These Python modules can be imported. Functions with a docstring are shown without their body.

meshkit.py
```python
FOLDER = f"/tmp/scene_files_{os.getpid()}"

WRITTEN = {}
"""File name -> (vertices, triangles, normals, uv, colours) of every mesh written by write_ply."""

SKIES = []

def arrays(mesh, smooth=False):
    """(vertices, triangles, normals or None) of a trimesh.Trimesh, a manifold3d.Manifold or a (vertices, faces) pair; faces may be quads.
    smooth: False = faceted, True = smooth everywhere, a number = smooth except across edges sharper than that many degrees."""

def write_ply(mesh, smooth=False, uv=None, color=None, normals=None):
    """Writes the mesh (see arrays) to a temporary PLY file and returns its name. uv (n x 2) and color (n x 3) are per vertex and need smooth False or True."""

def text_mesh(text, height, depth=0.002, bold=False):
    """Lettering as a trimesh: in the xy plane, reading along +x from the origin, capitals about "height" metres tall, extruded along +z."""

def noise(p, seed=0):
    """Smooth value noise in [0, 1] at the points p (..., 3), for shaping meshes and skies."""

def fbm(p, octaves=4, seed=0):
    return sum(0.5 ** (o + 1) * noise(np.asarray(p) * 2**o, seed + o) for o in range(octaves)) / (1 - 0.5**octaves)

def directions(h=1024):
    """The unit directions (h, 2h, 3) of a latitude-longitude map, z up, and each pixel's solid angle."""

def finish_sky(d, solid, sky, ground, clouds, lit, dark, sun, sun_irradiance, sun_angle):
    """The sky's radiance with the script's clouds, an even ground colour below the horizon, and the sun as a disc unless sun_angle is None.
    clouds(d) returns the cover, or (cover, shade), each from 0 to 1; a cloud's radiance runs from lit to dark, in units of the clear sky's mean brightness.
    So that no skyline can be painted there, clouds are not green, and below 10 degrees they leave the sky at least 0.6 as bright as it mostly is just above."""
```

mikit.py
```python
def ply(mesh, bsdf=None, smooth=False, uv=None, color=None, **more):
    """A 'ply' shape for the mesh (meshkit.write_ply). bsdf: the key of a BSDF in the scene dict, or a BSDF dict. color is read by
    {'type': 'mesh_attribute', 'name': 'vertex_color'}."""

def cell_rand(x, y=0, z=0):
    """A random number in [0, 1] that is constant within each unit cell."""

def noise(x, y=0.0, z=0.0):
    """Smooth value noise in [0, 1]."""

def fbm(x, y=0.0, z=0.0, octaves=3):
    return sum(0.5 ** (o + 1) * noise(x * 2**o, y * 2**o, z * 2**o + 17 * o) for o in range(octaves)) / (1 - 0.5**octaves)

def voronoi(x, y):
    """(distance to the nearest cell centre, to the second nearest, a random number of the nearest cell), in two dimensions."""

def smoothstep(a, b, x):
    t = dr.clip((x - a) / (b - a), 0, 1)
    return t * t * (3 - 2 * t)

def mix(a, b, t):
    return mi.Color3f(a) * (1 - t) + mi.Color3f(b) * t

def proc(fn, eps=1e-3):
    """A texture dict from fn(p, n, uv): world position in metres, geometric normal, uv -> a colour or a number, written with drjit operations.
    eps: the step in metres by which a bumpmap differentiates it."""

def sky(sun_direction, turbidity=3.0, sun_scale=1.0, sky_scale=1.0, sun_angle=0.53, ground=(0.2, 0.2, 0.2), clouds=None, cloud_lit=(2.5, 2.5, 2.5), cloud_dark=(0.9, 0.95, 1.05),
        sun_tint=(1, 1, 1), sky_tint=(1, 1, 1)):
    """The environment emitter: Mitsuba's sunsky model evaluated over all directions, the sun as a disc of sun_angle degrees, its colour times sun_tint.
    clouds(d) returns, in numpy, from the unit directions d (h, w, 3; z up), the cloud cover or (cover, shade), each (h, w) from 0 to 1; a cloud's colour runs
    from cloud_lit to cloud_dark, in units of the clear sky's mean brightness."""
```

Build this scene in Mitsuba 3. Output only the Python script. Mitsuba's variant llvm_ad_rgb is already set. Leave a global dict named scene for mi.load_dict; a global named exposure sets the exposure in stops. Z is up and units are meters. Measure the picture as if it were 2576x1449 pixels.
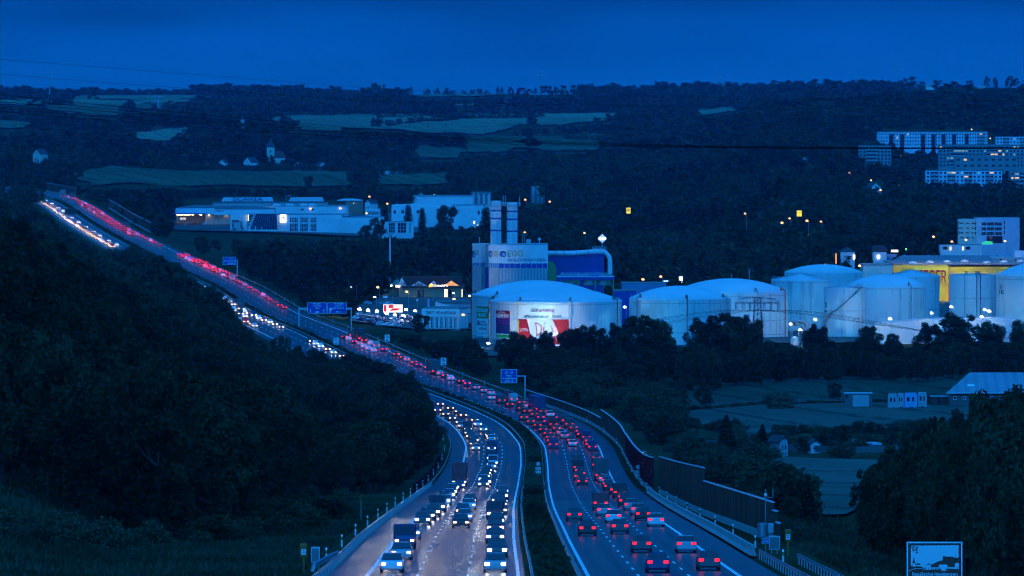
import math, numpy as np, mitsuba as mi, drjit as dr, trimesh, shapely, shapely.geometry as sg
import mikit, meshkit
from mikit import proc, noise, fbm, voronoi, smoothstep, mix
from scipy.interpolate import PchipInterpolator, CubicSpline
from scipy.ndimage import map_coordinates, gaussian_filter
T4 = mi.ScalarTransform4f
rng = np.random.default_rng(7)
scene, labels = {}, {}

# ---------------------------------------------------------------- camera, sky, exposure
# A 200 mm lens on a motorway bridge; x to the right, y ahead, z up, metres. The valley road lies near z = 0.
FL, CX, HY, ZC = 14310.0, 1288.0, 290.0, 72.0     # focal length in survey pixels (2576 wide), optical axis, horizon, eye height
exposure = 0.0
scene['camera'] = {'type': 'perspective', 'fov': math.degrees(2 * math.atan(1288 / FL)), 'fov_axis': 'x', 'near_clip': 1.0, 'far_clip': 40000.0,
                   'principal_point_offset_x': 0.0, 'principal_point_offset_y': 0.29986,
                   'to_world': T4().look_at(origin=[0, 0, ZC], target=[0, 100, ZC], up=[0, 0, 1]), 'medium': {'type': 'ref', 'id': 'haze_air'}}

def dusk_clouds(d):
    """Dusk: even overcast, brightest in the west behind the camera where the sun went down, darkest in the east ahead."""
    el = np.degrees(np.arcsin(np.clip(d[..., 2], -1, 1)))
    n = meshkit.fbm(np.stack([d[..., 0] * 2.2, d[..., 1] * 2.2, d[..., 2] * 9], -1) + 5, 5)
    streak = meshkit.fbm(np.stack([d[..., 0] * 14, d[..., 1] * 14, d[..., 2] * 90], -1) + 3, 4)
    cover = np.clip((el - 0.20 + 2.4 * (streak - 0.5)) / 1.3, 0, 1) * (0.9 + 0.1 * n)
    west = np.clip((-d[..., 1] - 0.45) / 0.4, 0, 1) * np.clip((75 - el) / 40, 0, 1)      # the broad afterglow where the sun went down
    lift = np.clip((el - 18) / 30, 0, 1)                      # the overcast overhead is brighter than the horizon
    glow = np.maximum(west * west * (3 - 2 * west), 0.45 * lift * lift * (3 - 2 * lift))
    return np.clip(cover, 0, 1), np.clip(1 - glow, 0, 1)
scene['sky'] = {**mikit.sky([-0.25, -1, 0.16], turbidity=3, sun_scale=0.0, sky_scale=1.0, sky_tint=(0.001, 0.78, 6.6), clouds=dusk_clouds,
                           cloud_lit=(0.24, 6.6, 22.5), cloud_dark=(0.0, 0.35, 1.85), ground=(0.05, 0.05, 0.05)), 'sampling_weight': 160.0}

# ---------------------------------------------------------------- small mesh tools: every mesh is (vertices, triangles)
def cat(*ms):
    ms = [m for m in ms if m is not None and len(m[1])]
    off = np.cumsum([0] + [len(m[0]) for m in ms])
    return np.vstack([m[0] for m in ms]), np.vstack([np.asarray(m[1], int) + o for m, o in zip(ms, off)])
BV = np.array([[x, y, z] for x in (0, 1) for y in (0, 1) for z in (0, 1)], float)
BF = np.array([[0, 1, 3], [0, 3, 2], [4, 6, 7], [4, 7, 5], [0, 4, 5], [0, 5, 1], [2, 3, 7], [2, 7, 6], [0, 2, 6], [0, 6, 4], [1, 5, 7], [1, 7, 3]])
def bx(x0, x1, y0, y1, z0, z1):
    return BV * [x1 - x0, y1 - y0, z1 - z0] + [x0, y0, z0], BF
def loft(rings, caps=True):
    """Closed rings of equal length, joined in order."""
    r = np.asarray(rings, float); k, n = r.shape[:2]
    i, j = np.meshgrid(np.arange(k - 1), np.arange(n), indexing='ij'); a = i * n + j; b = i * n + (j + 1) % n
    f = [np.stack([a, b, b + n], -1).reshape(-1, 3), np.stack([a, b + n, a + n], -1).reshape(-1, 3)]
    v = r.reshape(-1, 3)
    if caps:
        v = np.vstack([v, r[0].mean(0), r[-1].mean(0)]); e = np.arange(n)
        f += [np.stack([(e + 1) % n, e, e * 0 + k * n], -1), np.stack([e + (k - 1) * n, (e + 1) % n + (k - 1) * n, e * 0 + k * n + 1], -1)]
    return v, np.vstack(f)
def tube(pts, r, n=6, caps=True):
    p = np.asarray(pts, float); r = np.broadcast_to(r, len(p)); t = np.gradient(p, axis=0); t /= np.linalg.norm(t, axis=1, keepdims=True) + 1e-12
    up = np.where(np.abs(t[:, 2:]) < 0.9, [0, 0, 1.0], [1.0, 0, 0]); a = np.cross(up, t); a /= np.linalg.norm(a, axis=1, keepdims=True) + 1e-12
    b = np.cross(t, a); th = np.arange(n) * 2 * np.pi / n
    return loft(p[:, None] + r[:, None, None] * (np.cos(th)[None, :, None] * a[:, None] + np.sin(th)[None, :, None] * b[:, None]), caps)
def lathe(prof, n=32):
    """Profile (radius, z) from bottom to top turned round the z axis."""
    th = np.arange(n) * 2 * np.pi / n
    return loft([[(r * math.cos(t), r * math.sin(t), z) for t in th] for r, z in prof])
def prism(poly, y0, y1):
    """Polygon in (x, z), drawn out along y from y0 to y1."""
    g = sg.Polygon(poly); g = shapely.geometry.polygon.orient(g)
    v2, f2 = trimesh.creation.triangulate_polygon(g, engine='earcut'); n = len(v2)
    v = np.vstack([np.c_[v2[:, 0], np.full(n, y0), v2[:, 1]], np.c_[v2[:, 0], np.full(n, y1), v2[:, 1]]])
    ext = np.array(g.exterior.coords)[:-1]; m = len(ext); e = np.arange(m); k = (e + 1) % m
    sv = np.vstack([np.c_[ext[:, 0], np.full(m, y0), ext[:, 1]], np.c_[ext[:, 0], np.full(m, y1), ext[:, 1]]])
    return cat((v, np.vstack([f2, f2[:, ::-1] + n])), (sv, np.vstack([np.stack([e, k, k + m], -1), np.stack([e, k + m, e + m], -1)])))
def slab(poly, z0, z1):
    """Polygon in (x, y), drawn out along z."""
    v, f = prism(poly, z0, z1); return v[:, [0, 2, 1]], f[:, ::-1]
def rot(m, a):
    c, s = math.cos(a), math.sin(a); return m[0] @ np.array([[c, s, 0], [-s, c, 0], [0, 0, 1.0]]), m[1]
def mov(m, x=0, y=0, z=0): return m[0] + [x, y, z], m[1]
def scl(m, x=1, y=1, z=1): return m[0] * [x, y, z], (m[1] if x * y * z > 0 else np.asarray(m[1])[:, ::-1])
_TEXT = {}
def text(s, height, depth=0.06, bold=False):
    """Upright lettering in the xz plane facing -y, starting at the origin."""
    m = meshkit.text_mesh(s, height, depth, bold); v = np.array(m.vertices)
    return np.c_[v[:, 0], -v[:, 2], v[:, 1]], np.array(m.faces)
def textc(s, x, z, height, y=0.0, bold=False, width=None, depth=0.06):
    v, f = text(s, height, depth, bold); w = np.ptp(v[:, 0])
    v = v * [(width / w) if width else 1, 1, 1]; v[:, 0] += x - (v[:, 0].min() + v[:, 0].max()) / 2
    return v + [0, y, z], f

# ---------------------------------------------------------------- scene entries
def numbered(name):
    if name not in labels and name not in scene and not any(k.startswith(name + '__') for k in scene) : return name
    i = _COUNT.get(name, 0) + 1
    while f'{name}_{i:03d}' in scene or f'{name}_{i:03d}' in labels: i += 1
    _COUNT[name] = i
    return f'{name}_{i:03d}'
_COUNT, _USED = {}, set()
def uniq(name):
    k = name
    if k in _USED:
        i = _COUNT.get(name, 0) + 1; _COUNT[name] = i; k = f'{name}_{i:03d}'
    _USED.add(k); return k
class Thing:
    """One top-level object: its parts' keys start with its key and two underscores; its shapes are given in its own frame."""
    def __init__(s, name, label=None, cat_=None, loc=(0, 0, 0), rz=0.0, group=None, kind=None):
        s.key = uniq(name); s.M = T4().translate([float(a) for a in loc]).rotate([0, 0, 1], math.degrees(rz)) if (rz or any(loc)) else None
        p = {}
        if label: p['label'] = label
        if cat_: p['category'] = cat_
        if group: p['group'] = group
        if kind: p['kind'] = kind
        labels[s.key] = p
    def _put(s, key, mesh, bsdf, emit=None, smooth=False, uv=None, color=None, T=None, weight=None, **kw):
        d = dict(mesh) if isinstance(mesh, dict) else mikit.ply(mesh, None, smooth, uv=uv, color=color)
        d['bsdf'] = {'type': 'ref', 'id': bsdf}
        M = s.M if T is None else (T if s.M is None else s.M @ T)
        if M is not None: d['to_world'] = M
        if emit is not None:
            d['emitter'] = {'type': 'area', 'radiance': {'type': 'rgb', 'value': [float(c) for c in emit]}, 'sampling_weight': 0.02 if weight is None else weight}
        scene[key] = d
        if kw: labels[key] = {k: v for k, v in kw.items()}
        return key
    def solid(s, mesh, bsdf, **kw): s._put(s.key, mesh, bsdf, **kw); return s
    def part(s, name, mesh, bsdf, **kw): return s._put(uniq(s.key + '__' + name), mesh, bsdf, **kw)
    def sub(s, part, name, mesh, bsdf, **kw): return s._put(uniq(part + '__' + name), mesh, bsdf, **kw)
def cell(x0, x1, y0, y1, z0, z1): return T4().translate([x0, y0, z0]).scale([x1 - x0, y1 - y0, z1 - z0])
UNIT = mikit.ply((BV, BF))                                   # a unit box shared by windows, slats, panes

# ---------------------------------------------------------------- materials
def mat(key, d, two=True): scene[key] = {'type': 'twosided', 'bsdf': d} if two else d
def rgb(*c): return {'type': 'rgb', 'value': list(c)}
def paint(key, c, rough=0.5, spec=0.4, var=0.12, sc=0.5, metallic=0.0):
    """Plain surface with soft uneven wear."""
    c = tuple(c)
    def fn(p, n, uv):
        w = fbm(p.x * sc, p.y * sc, p.z * sc * 0.6, 3); return mi.Color3f(*c) * (1 - var + 2 * var * w)
    mat(key, {'type': 'principled', 'base_color': proc(fn), 'roughness': rough, 'specular': spec, 'metallic': metallic})
def flat(key, c, rough=0.5, spec=0.4, metallic=0.0):
    mat(key, {'type': 'principled', 'base_color': rgb(*c), 'roughness': rough, 'specular': spec, 'metallic': metallic})
def streaked(key, c, dirt=(0.3, 0.3, 0.28), amount=0.5, rough=0.45, metallic=0.0):
    """Painted steel with rain streaks running down."""
    def fn(p, n, uv):
        a = dr.atan2(n.y, n.x) * 9
        s = fbm((p.x + p.y) * 1.1, p.z * 0.06, a * 0.0, 4); t = fbm(p.x * 0.2, p.y * 0.2, p.z * 0.2, 3)
        return mix(c, dirt, amount * smoothstep(0.5, 0.8, s * 0.7 + t * 0.3))
    mat(key, {'type': 'principled', 'base_color': proc(fn), 'roughness': rough, 'specular': 0.4, 'metallic': metallic})
def ribbed(key, c, pitch=0.5, rough=0.5, depth=0.25, metallic=0.0):
    """Trapezoidal sheet seen from afar: vertical ribs, the shade in their grooves darkened into the colour."""
    def fn(p, n, uv):
        u = p.x * dr.abs(n.y) + p.y * dr.abs(n.x); r = dr.abs(2 * (u / pitch - dr.floor(u / pitch)) - 1)
        w = fbm(p.x * 0.3, p.y * 0.3, p.z * 0.3, 3)
        return mi.Color3f(*c) * (1 - depth * smoothstep(0.45, 0.65, r)) * (0.85 + 0.3 * w)
    mat(key, {'type': 'principled', 'base_color': proc(fn), 'roughness': rough, 'specular': 0.4, 'metallic': metallic})
def foliage(key, a, b, sc=1.0):
    def fn(p, n, uv):
        w = fbm(p.x * 0.09 * sc, p.y * 0.07 * sc, 0.0, 2) * 0.45 + noise(p.x * 0.6 * sc, p.y * 0.6 * sc, p.z * 0.6 * sc) * 0.25 + noise(p.x * 0.011 * sc, p.y * 0.006 * sc, 7.0) * 0.30
        return mix(a, b, smoothstep(0.25, 0.75, w))
    mat(key, {'type': 'diffuse', 'reflectance': proc(fn)})
def ground_mat(key, a, b, sc=0.05, stripes=0.0):
    def fn(p, n, uv):
        w = fbm(p.x * sc, p.y * sc, 0.0, 4) * 0.65 + noise(p.x * 1.3, p.y * 1.3) * 0.35
        if stripes: w = w * 0.75 + 0.25 * noise((p.x + p.y * 0.22) * stripes, p.y * 0.004)
        c = mix(a, b, smoothstep(0.3, 0.7, w))
        if stripes: t = (p.x + p.y * 0.22) / 21.0; c = c * (1 - 0.35 * smoothstep(0.09, 0.03, dr.abs(t - dr.floor(t + 0.5)))) * (0.8 + 0.4 * noise(p.x * 0.004, p.y * 0.002, 2.0))
        return c
    mat(key, {'type': 'diffuse', 'reflectance': proc(fn)})
ground_mat('m_grass', (0.030, 0.042, 0.018), (0.060, 0.070, 0.036), 0.03)
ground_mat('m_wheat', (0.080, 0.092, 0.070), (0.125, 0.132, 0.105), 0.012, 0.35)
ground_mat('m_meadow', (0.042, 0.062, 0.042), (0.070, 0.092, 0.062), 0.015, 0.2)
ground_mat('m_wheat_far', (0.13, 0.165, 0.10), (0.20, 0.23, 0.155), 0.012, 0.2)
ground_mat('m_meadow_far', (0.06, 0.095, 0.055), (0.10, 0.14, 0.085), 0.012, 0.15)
ground_mat('m_yard', (0.10, 0.10, 0.10), (0.16, 0.16, 0.15), 0.05)
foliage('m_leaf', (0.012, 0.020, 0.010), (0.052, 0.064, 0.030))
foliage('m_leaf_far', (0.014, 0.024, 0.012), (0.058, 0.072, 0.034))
foliage('m_leaf_dark', (0.008, 0.014, 0.008), (0.030, 0.040, 0.020))
foliage('m_leaf_light', (0.034, 0.048, 0.022), (0.080, 0.092, 0.046))
foliage('m_bark', (0.03, 0.026, 0.02), (0.07, 0.06, 0.05), 3)
def road_mat(key, a, b, rough, spec, joints=0.0):
    """Carriageway: wheel tracks worn along each lane, patches of newer surface, slab joints."""
    def track(uv): u = dr.abs(uv.x) - 2.62; k = u / 3.8; f = dr.abs(k - dr.floor(k) - 0.5) * 3.8; return smoothstep(0.55, 0.1, dr.abs(f - 0.85)) * dr.select((u > 0) & (u < 11.4), 1.0, 0.0)
    def fn(p, n, uv):
        w = fbm(uv.x * 0.8, uv.y * 0.02, 0.0, 3) * 0.5 + fbm(p.x * 0.12, p.y * 0.05, 3.0, 3) * 0.3 + 0.2 * cell_rand_(uv.x / 3.8, uv.y / 60.0)
        c = mix(a, b, w) * (1 - 0.28 * track(uv) * (0.5 + fbm(uv.x, uv.y * 0.03, 5.0, 2)))
        if joints: j = uv.y / joints; c = c * (1 - 0.3 * smoothstep(0.06, 0.0, dr.abs(j - dr.floor(j + 0.5))))
        return c
    def rg(p, n, uv): return rough * (0.8 + 0.4 * fbm(uv.x * 0.6, uv.y * 0.05, 0.0, 3)) * (1 - 0.18 * track(uv))
    mat(key, {'type': 'principled', 'base_color': proc(fn), 'roughness': proc(rg), 'specular': spec})
def cell_rand_(x, y): return mikit.cell_rand(x, y)
road_mat('m_asphalt', (0.034, 0.036, 0.040), (0.062, 0.064, 0.068), 0.28, 0.5)
road_mat('m_concrete_road', (0.060, 0.062, 0.062), (0.105, 0.105, 0.10), 0.30, 0.5, 5.0)
flat('m_marking', (0.72, 0.72, 0.70), 0.5)
# ---------------------------------------------------------------- terrain: heights relative to the eye (metres), by bearing column and distance
def W(px, py, D): return np.array([(px - CX) / FL * D, D, ZC - (py - HY) / FL * D])
def GX(px, D): return (px - CX) / FL * D
ROADZ = [(-200, -1), (0, -12), (250, -25.3), (350, -30.5), (450, -35.8), (550, -40.9), (700, -48.9), (850, -56.8), (1000, -64.2), (1143, -69.0), (1220, -70.2), (1400, -71.3), (1700, -72), (2000, -71.5), (2400, -67.8), (2840, -62.7),
         (3430, -52.8), (3560, -51.3), (3800, -49), (4300, -46), (6000, -25)]
road_z = PchipInterpolator(*zip(*ROADZ))
ROADX = [(-200, 3.4), (0, 3.4), (300, 3.2), (426, 3.1), (558, 2.8), (709, 2.8), (857, 3.2), (1003, 3.8), (1143, 4.4), (1201, 4.4), (1235, 3.4), (1270, 2.0), (1309, -0.3), (1355, -4.8), (1395, -9.6), (1446, -16.5), (1490, -22.4), (1895, -70.8), (2041, -90.5),
         (2279, -118), (2374, -131), (2814, -190), (3086, -227), (3426, -271), (3563, -292), (3800, -345), (4300, -480), (6000, -1000)]
_rx = PchipInterpolator(*zip(*ROADX))
_ys = np.linspace(-200, 6000, 1600); _xs = gaussian_filter(_rx(_ys), 4.0)
def road_x(y): return np.interp(y, _ys, _xs)
def road_n(y): return np.gradient(np.atleast_1d(road_x(np.atleast_1d(y)[:, None] + np.array([-4, 4.0]))), axis=1)[:, 0] / 8
DS = [-200, 250, 450, 550, 700, 850, 1000, 1200, 1500, 2000, 2400, 3000, 3600, 4200, 5000, 5600, 6500, 7500, 8700, 10000, 16000]
COLS = {
    -900: [-8, -22, -24, -22, -16, -12, -10, -10, -14, -32, -42, -50, -50, -44, -34, -26, -10, 6, 24, 32, 36],
    0: [-10, -24.5, -34.5, -36, -34, -34, -35, -37, -44, -56, -59, -59, -53, -46, -36, -26, -8, 8, 25, 31, 34],
    400: [-11, -25.5, -36.3, -41, -46.5, -50.5, -54, -57, -62, -68, -68, -66, -58, -50, -38, -29, -11, 6, 24, 31, 34],
    800: [-12, -26, -36.8, -42, -50, -58, -65, -70, -72, -72.5, -71, -68, -61, -54, -42, -33, -15, 4, 22, 32, 34],
    1288: [-12, -26, -36.8, -42, -50, -58, -65, -70, -72, -73, -72, -69, -64, -57, -44, -34, -16, 3, 26, 34, 36],
    1700: [-12, -26, -37.5, -43, -51, -59, -66.5, -72, -73, -73, -72, -69, -64, -56, -44, -33, -15, 3, 28, 38, 40],
    2000: [-12, -26, -38, -43.5, -51.5, -59, -65.5, -70.5, -73, -73, -69, -62, -51, -34, -13, 1, 2, 8, 30, 44, 48],
    2400: [-12, -26, -39, -44.5, -52, -58, -63.5, -69, -72, -72, -63, -61, -60, -57, -20, 6, 13, 18, 36, 48, 50],
    3300: [-12, -26, -39, -44.5, -52, -58, -63.5, -69, -72, -70, -62, -60, -58, -55, -18, 6, 14, 20, 36, 48, 50]}
_D = np.concatenate([np.linspace(-200, 3000, 321), np.linspace(3030, 16000, 433)])
_P = np.linspace(-900, 3300, 169)
_tab = np.stack([PchipInterpolator(DS, z)(_D) for z in COLS.values()], 0)
_tab = gaussian_filter(PchipInterpolator(list(COLS), _tab, axis=0)(_P), (1.5, 1.0))
def ground(x, y):
    if np.ndim(x) == 0 and np.ndim(y) == 0: return ground_(np.array([x]), np.array([y]))[0]
    return ground_(x, y)
def ground_(x, y):
    """Height of the land at (x, y): hills, with the road's bench cut into them."""
    x, y = np.broadcast_arrays(np.asarray(x, float), np.asarray(y, float))
    px = CX + x * FL / np.maximum(y, 300.0)
    a = np.interp(px, _P, np.arange(len(_P))); b = np.interp(y, _D, np.arange(len(_D)))
    z = map_coordinates(_tab, [a, b], order=1, mode='nearest')
    z = z + 1.6 * (meshkit.fbm(np.stack([x / 90, y / 90, 0 * x], -1), 3) - 0.5) * np.clip((y - 300) / 900, 0.2, 4)
    u = np.abs(x - road_x(y)); w = np.clip((46 - u) / 26, 0, 1) * np.clip((4200 - y) / 400, 0, 1); w = w * w * (3 - 2 * w)
    return ZC + z * (1 - w) + (road_z(y) - 0.25) * w
def W0(px, D): x = GX(px, D); return np.array([x, D, float(ground(x, D))])
_march = np.concatenate([np.arange(330, 3000, 4.0), np.arange(3000, 13000, 12.0)])
def hit(px, py):
    """Where the line of sight through a survey point meets the land."""
    z = ground(GX(px, _march), _march); s = ZC - (py - HY) / FL * _march
    i = np.argmax(s <= z) if (s <= z).any() else len(_march) - 1
    return np.array([GX(px, _march[i]), _march[i], z[i]])
def grid_mesh(xs, ys, z):
    n, m = z.shape; i, j = np.meshgrid(np.arange(n - 1), np.arange(m - 1), indexing='ij'); a = i * m + j
    return np.stack([xs, ys, z], -1).reshape(-1, 3), np.vstack([np.stack([a, a + m, a + m + 1], -1).reshape(-1, 3), np.stack([a, a + m + 1, a + 1], -1).reshape(-1, 3)])
yy = np.concatenate([np.arange(-120, 1600, 8.0), np.arange(1600, 4400, 14.0), np.arange(4400, 9000, 30.0), np.arange(9000, 15000, 150.0)])
tt = np.linspace(-1, 1, 161)
Yg, Tg = np.meshgrid(yy, tt, indexing='ij'); Xg = Tg * (160 + 0.17 * np.maximum(Yg, 0)) + np.clip(road_x(Yg), -60, 5) * 0
Thing('ground', kind='structure').solid(grid_mesh(Xg, Yg, ground(Xg, Yg))[:2], 'm_grass', smooth=True)

# ---------------------------------------------------------------- the motorway
def strip(u0, u1, y0, y1, lift, step=8.0):
    """A ribbon of the road between two offsets from the middle of the central reserve."""
    y = np.arange(y0, y1 + step * 0.5, step); u = np.linspace(u0, u1, 2); Y = np.repeat(y[:, None], 2, 1)
    _UV['last'] = np.stack([np.broadcast_to(u[None], Y.shape), Y], -1).reshape(-1, 2)
    return grid_mesh(road_x(Y) + u[None], Y, ZC + road_z(Y) + lift)
_UV = {}
def lifted(y): return 0.0
for nm, s in (('oncoming_carriageway', -1), ('outbound_carriageway', 1)):
    segs = [(-120, 800, 'm_concrete_road', 'concrete'), (800, 2440, 'm_asphalt', 'asphalt'), (2440, 4200, 'm_concrete_road', 'far_concrete')]
    for a, b, m, t in segs:
        lo, hi = sorted((s * 2.1, s * 17.0))
        g_ = strip(lo, hi, a, b, 0.0); Thing('road', kind='structure').solid(g_, m, uv=_UV['last'], smooth=True)
Thing('median', kind='structure').solid(strip(-2.1, 2.1, -120, 4200, 0.06), 'm_grass')
def line(u, w, y0, y1): return strip(u - w / 2, u + w / 2, y0, y1, 0.02)
for s in (-1, 1):
    Thing('road_edge_line', kind='structure').solid(line(s * 2.62, 0.28, -100, 3700), 'm_marking')
    Thing('road_edge_line', kind='structure').solid(line(s * 14.0, 0.34, -100, 3700), 'm_marking')
    for k in (1, 2):
        u = s * (2.62 + k * 3.8); ds = []
        for y in np.arange(300, 3640, 18.0): ds.append(strip(u - 0.09, u + 0.09, y, y + 6.0, 0.02, 6.0))
        Thing('lane_dashes', kind='structure').solid(cat(*ds), 'm_marking')
# ---------------------------------------------------------------- open land: fields as sheets on the ground
def patch(name, pts, m, lift=0.25, label=None):
    """A field: outline given as survey points, laid on the land as a fine sheet."""
    q = np.array([hit(*p)[:2] for p in pts]); g = sg.Polygon(q).buffer(0)
    if g.geom_type != 'Polygon': g = max(g.geoms, key=lambda a: a.area)
    y0, y1 = g.bounds[1], g.bounds[3]; n = int(np.clip((y1 - y0) / 25, 8, 70))
    rows, vs, fs, off = np.linspace(y0, y1, n + 1), [], [], 0
    for a, b in zip(rows[:-1], rows[1:]):
        c = g.intersection(shapely.box(-1e5, a, 1e5, b))
        for h in getattr(c, 'geoms', [c]):
            if h.geom_type != 'Polygon' or h.area < 1: continue
            h = h.segmentize((h.bounds[2] - h.bounds[0]) / 24 + 1.0)
            v2, f2 = trimesh.creation.triangulate_polygon(h, engine='earcut'); vs.append(v2); fs.append(f2 + off); off += len(v2)
    v = np.vstack(vs); f = np.vstack(fs)
    z = ground(v[:, 0], v[:, 1]) + lift + v[:, 1] / 4000
    a, b, c = (v[f[:, k]] for k in range(3)); cr = (b - a)[:, 0] * (c - a)[:, 1] - (b - a)[:, 1] * (c - a)[:, 0]; f[cr < 0] = f[cr < 0][:, ::-1]
    Thing(name, kind='structure').solid((np.c_[v, z], f), m, smooth=True)
A_ = lambda pts: [(x / 3, 134.2 + y / 3) for x, y in pts]
B_ = lambda pts: [(858.6 + x / 3, 134.2 + y / 3) for x, y in pts]
C_ = lambda pts: [(1717.3 + x / 3, 134.2 + y / 3) for x, y in pts]
N_ = lambda pts: [(1717.3 + x / 3, 965.9 + y / 3) for x, y in pts]
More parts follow.
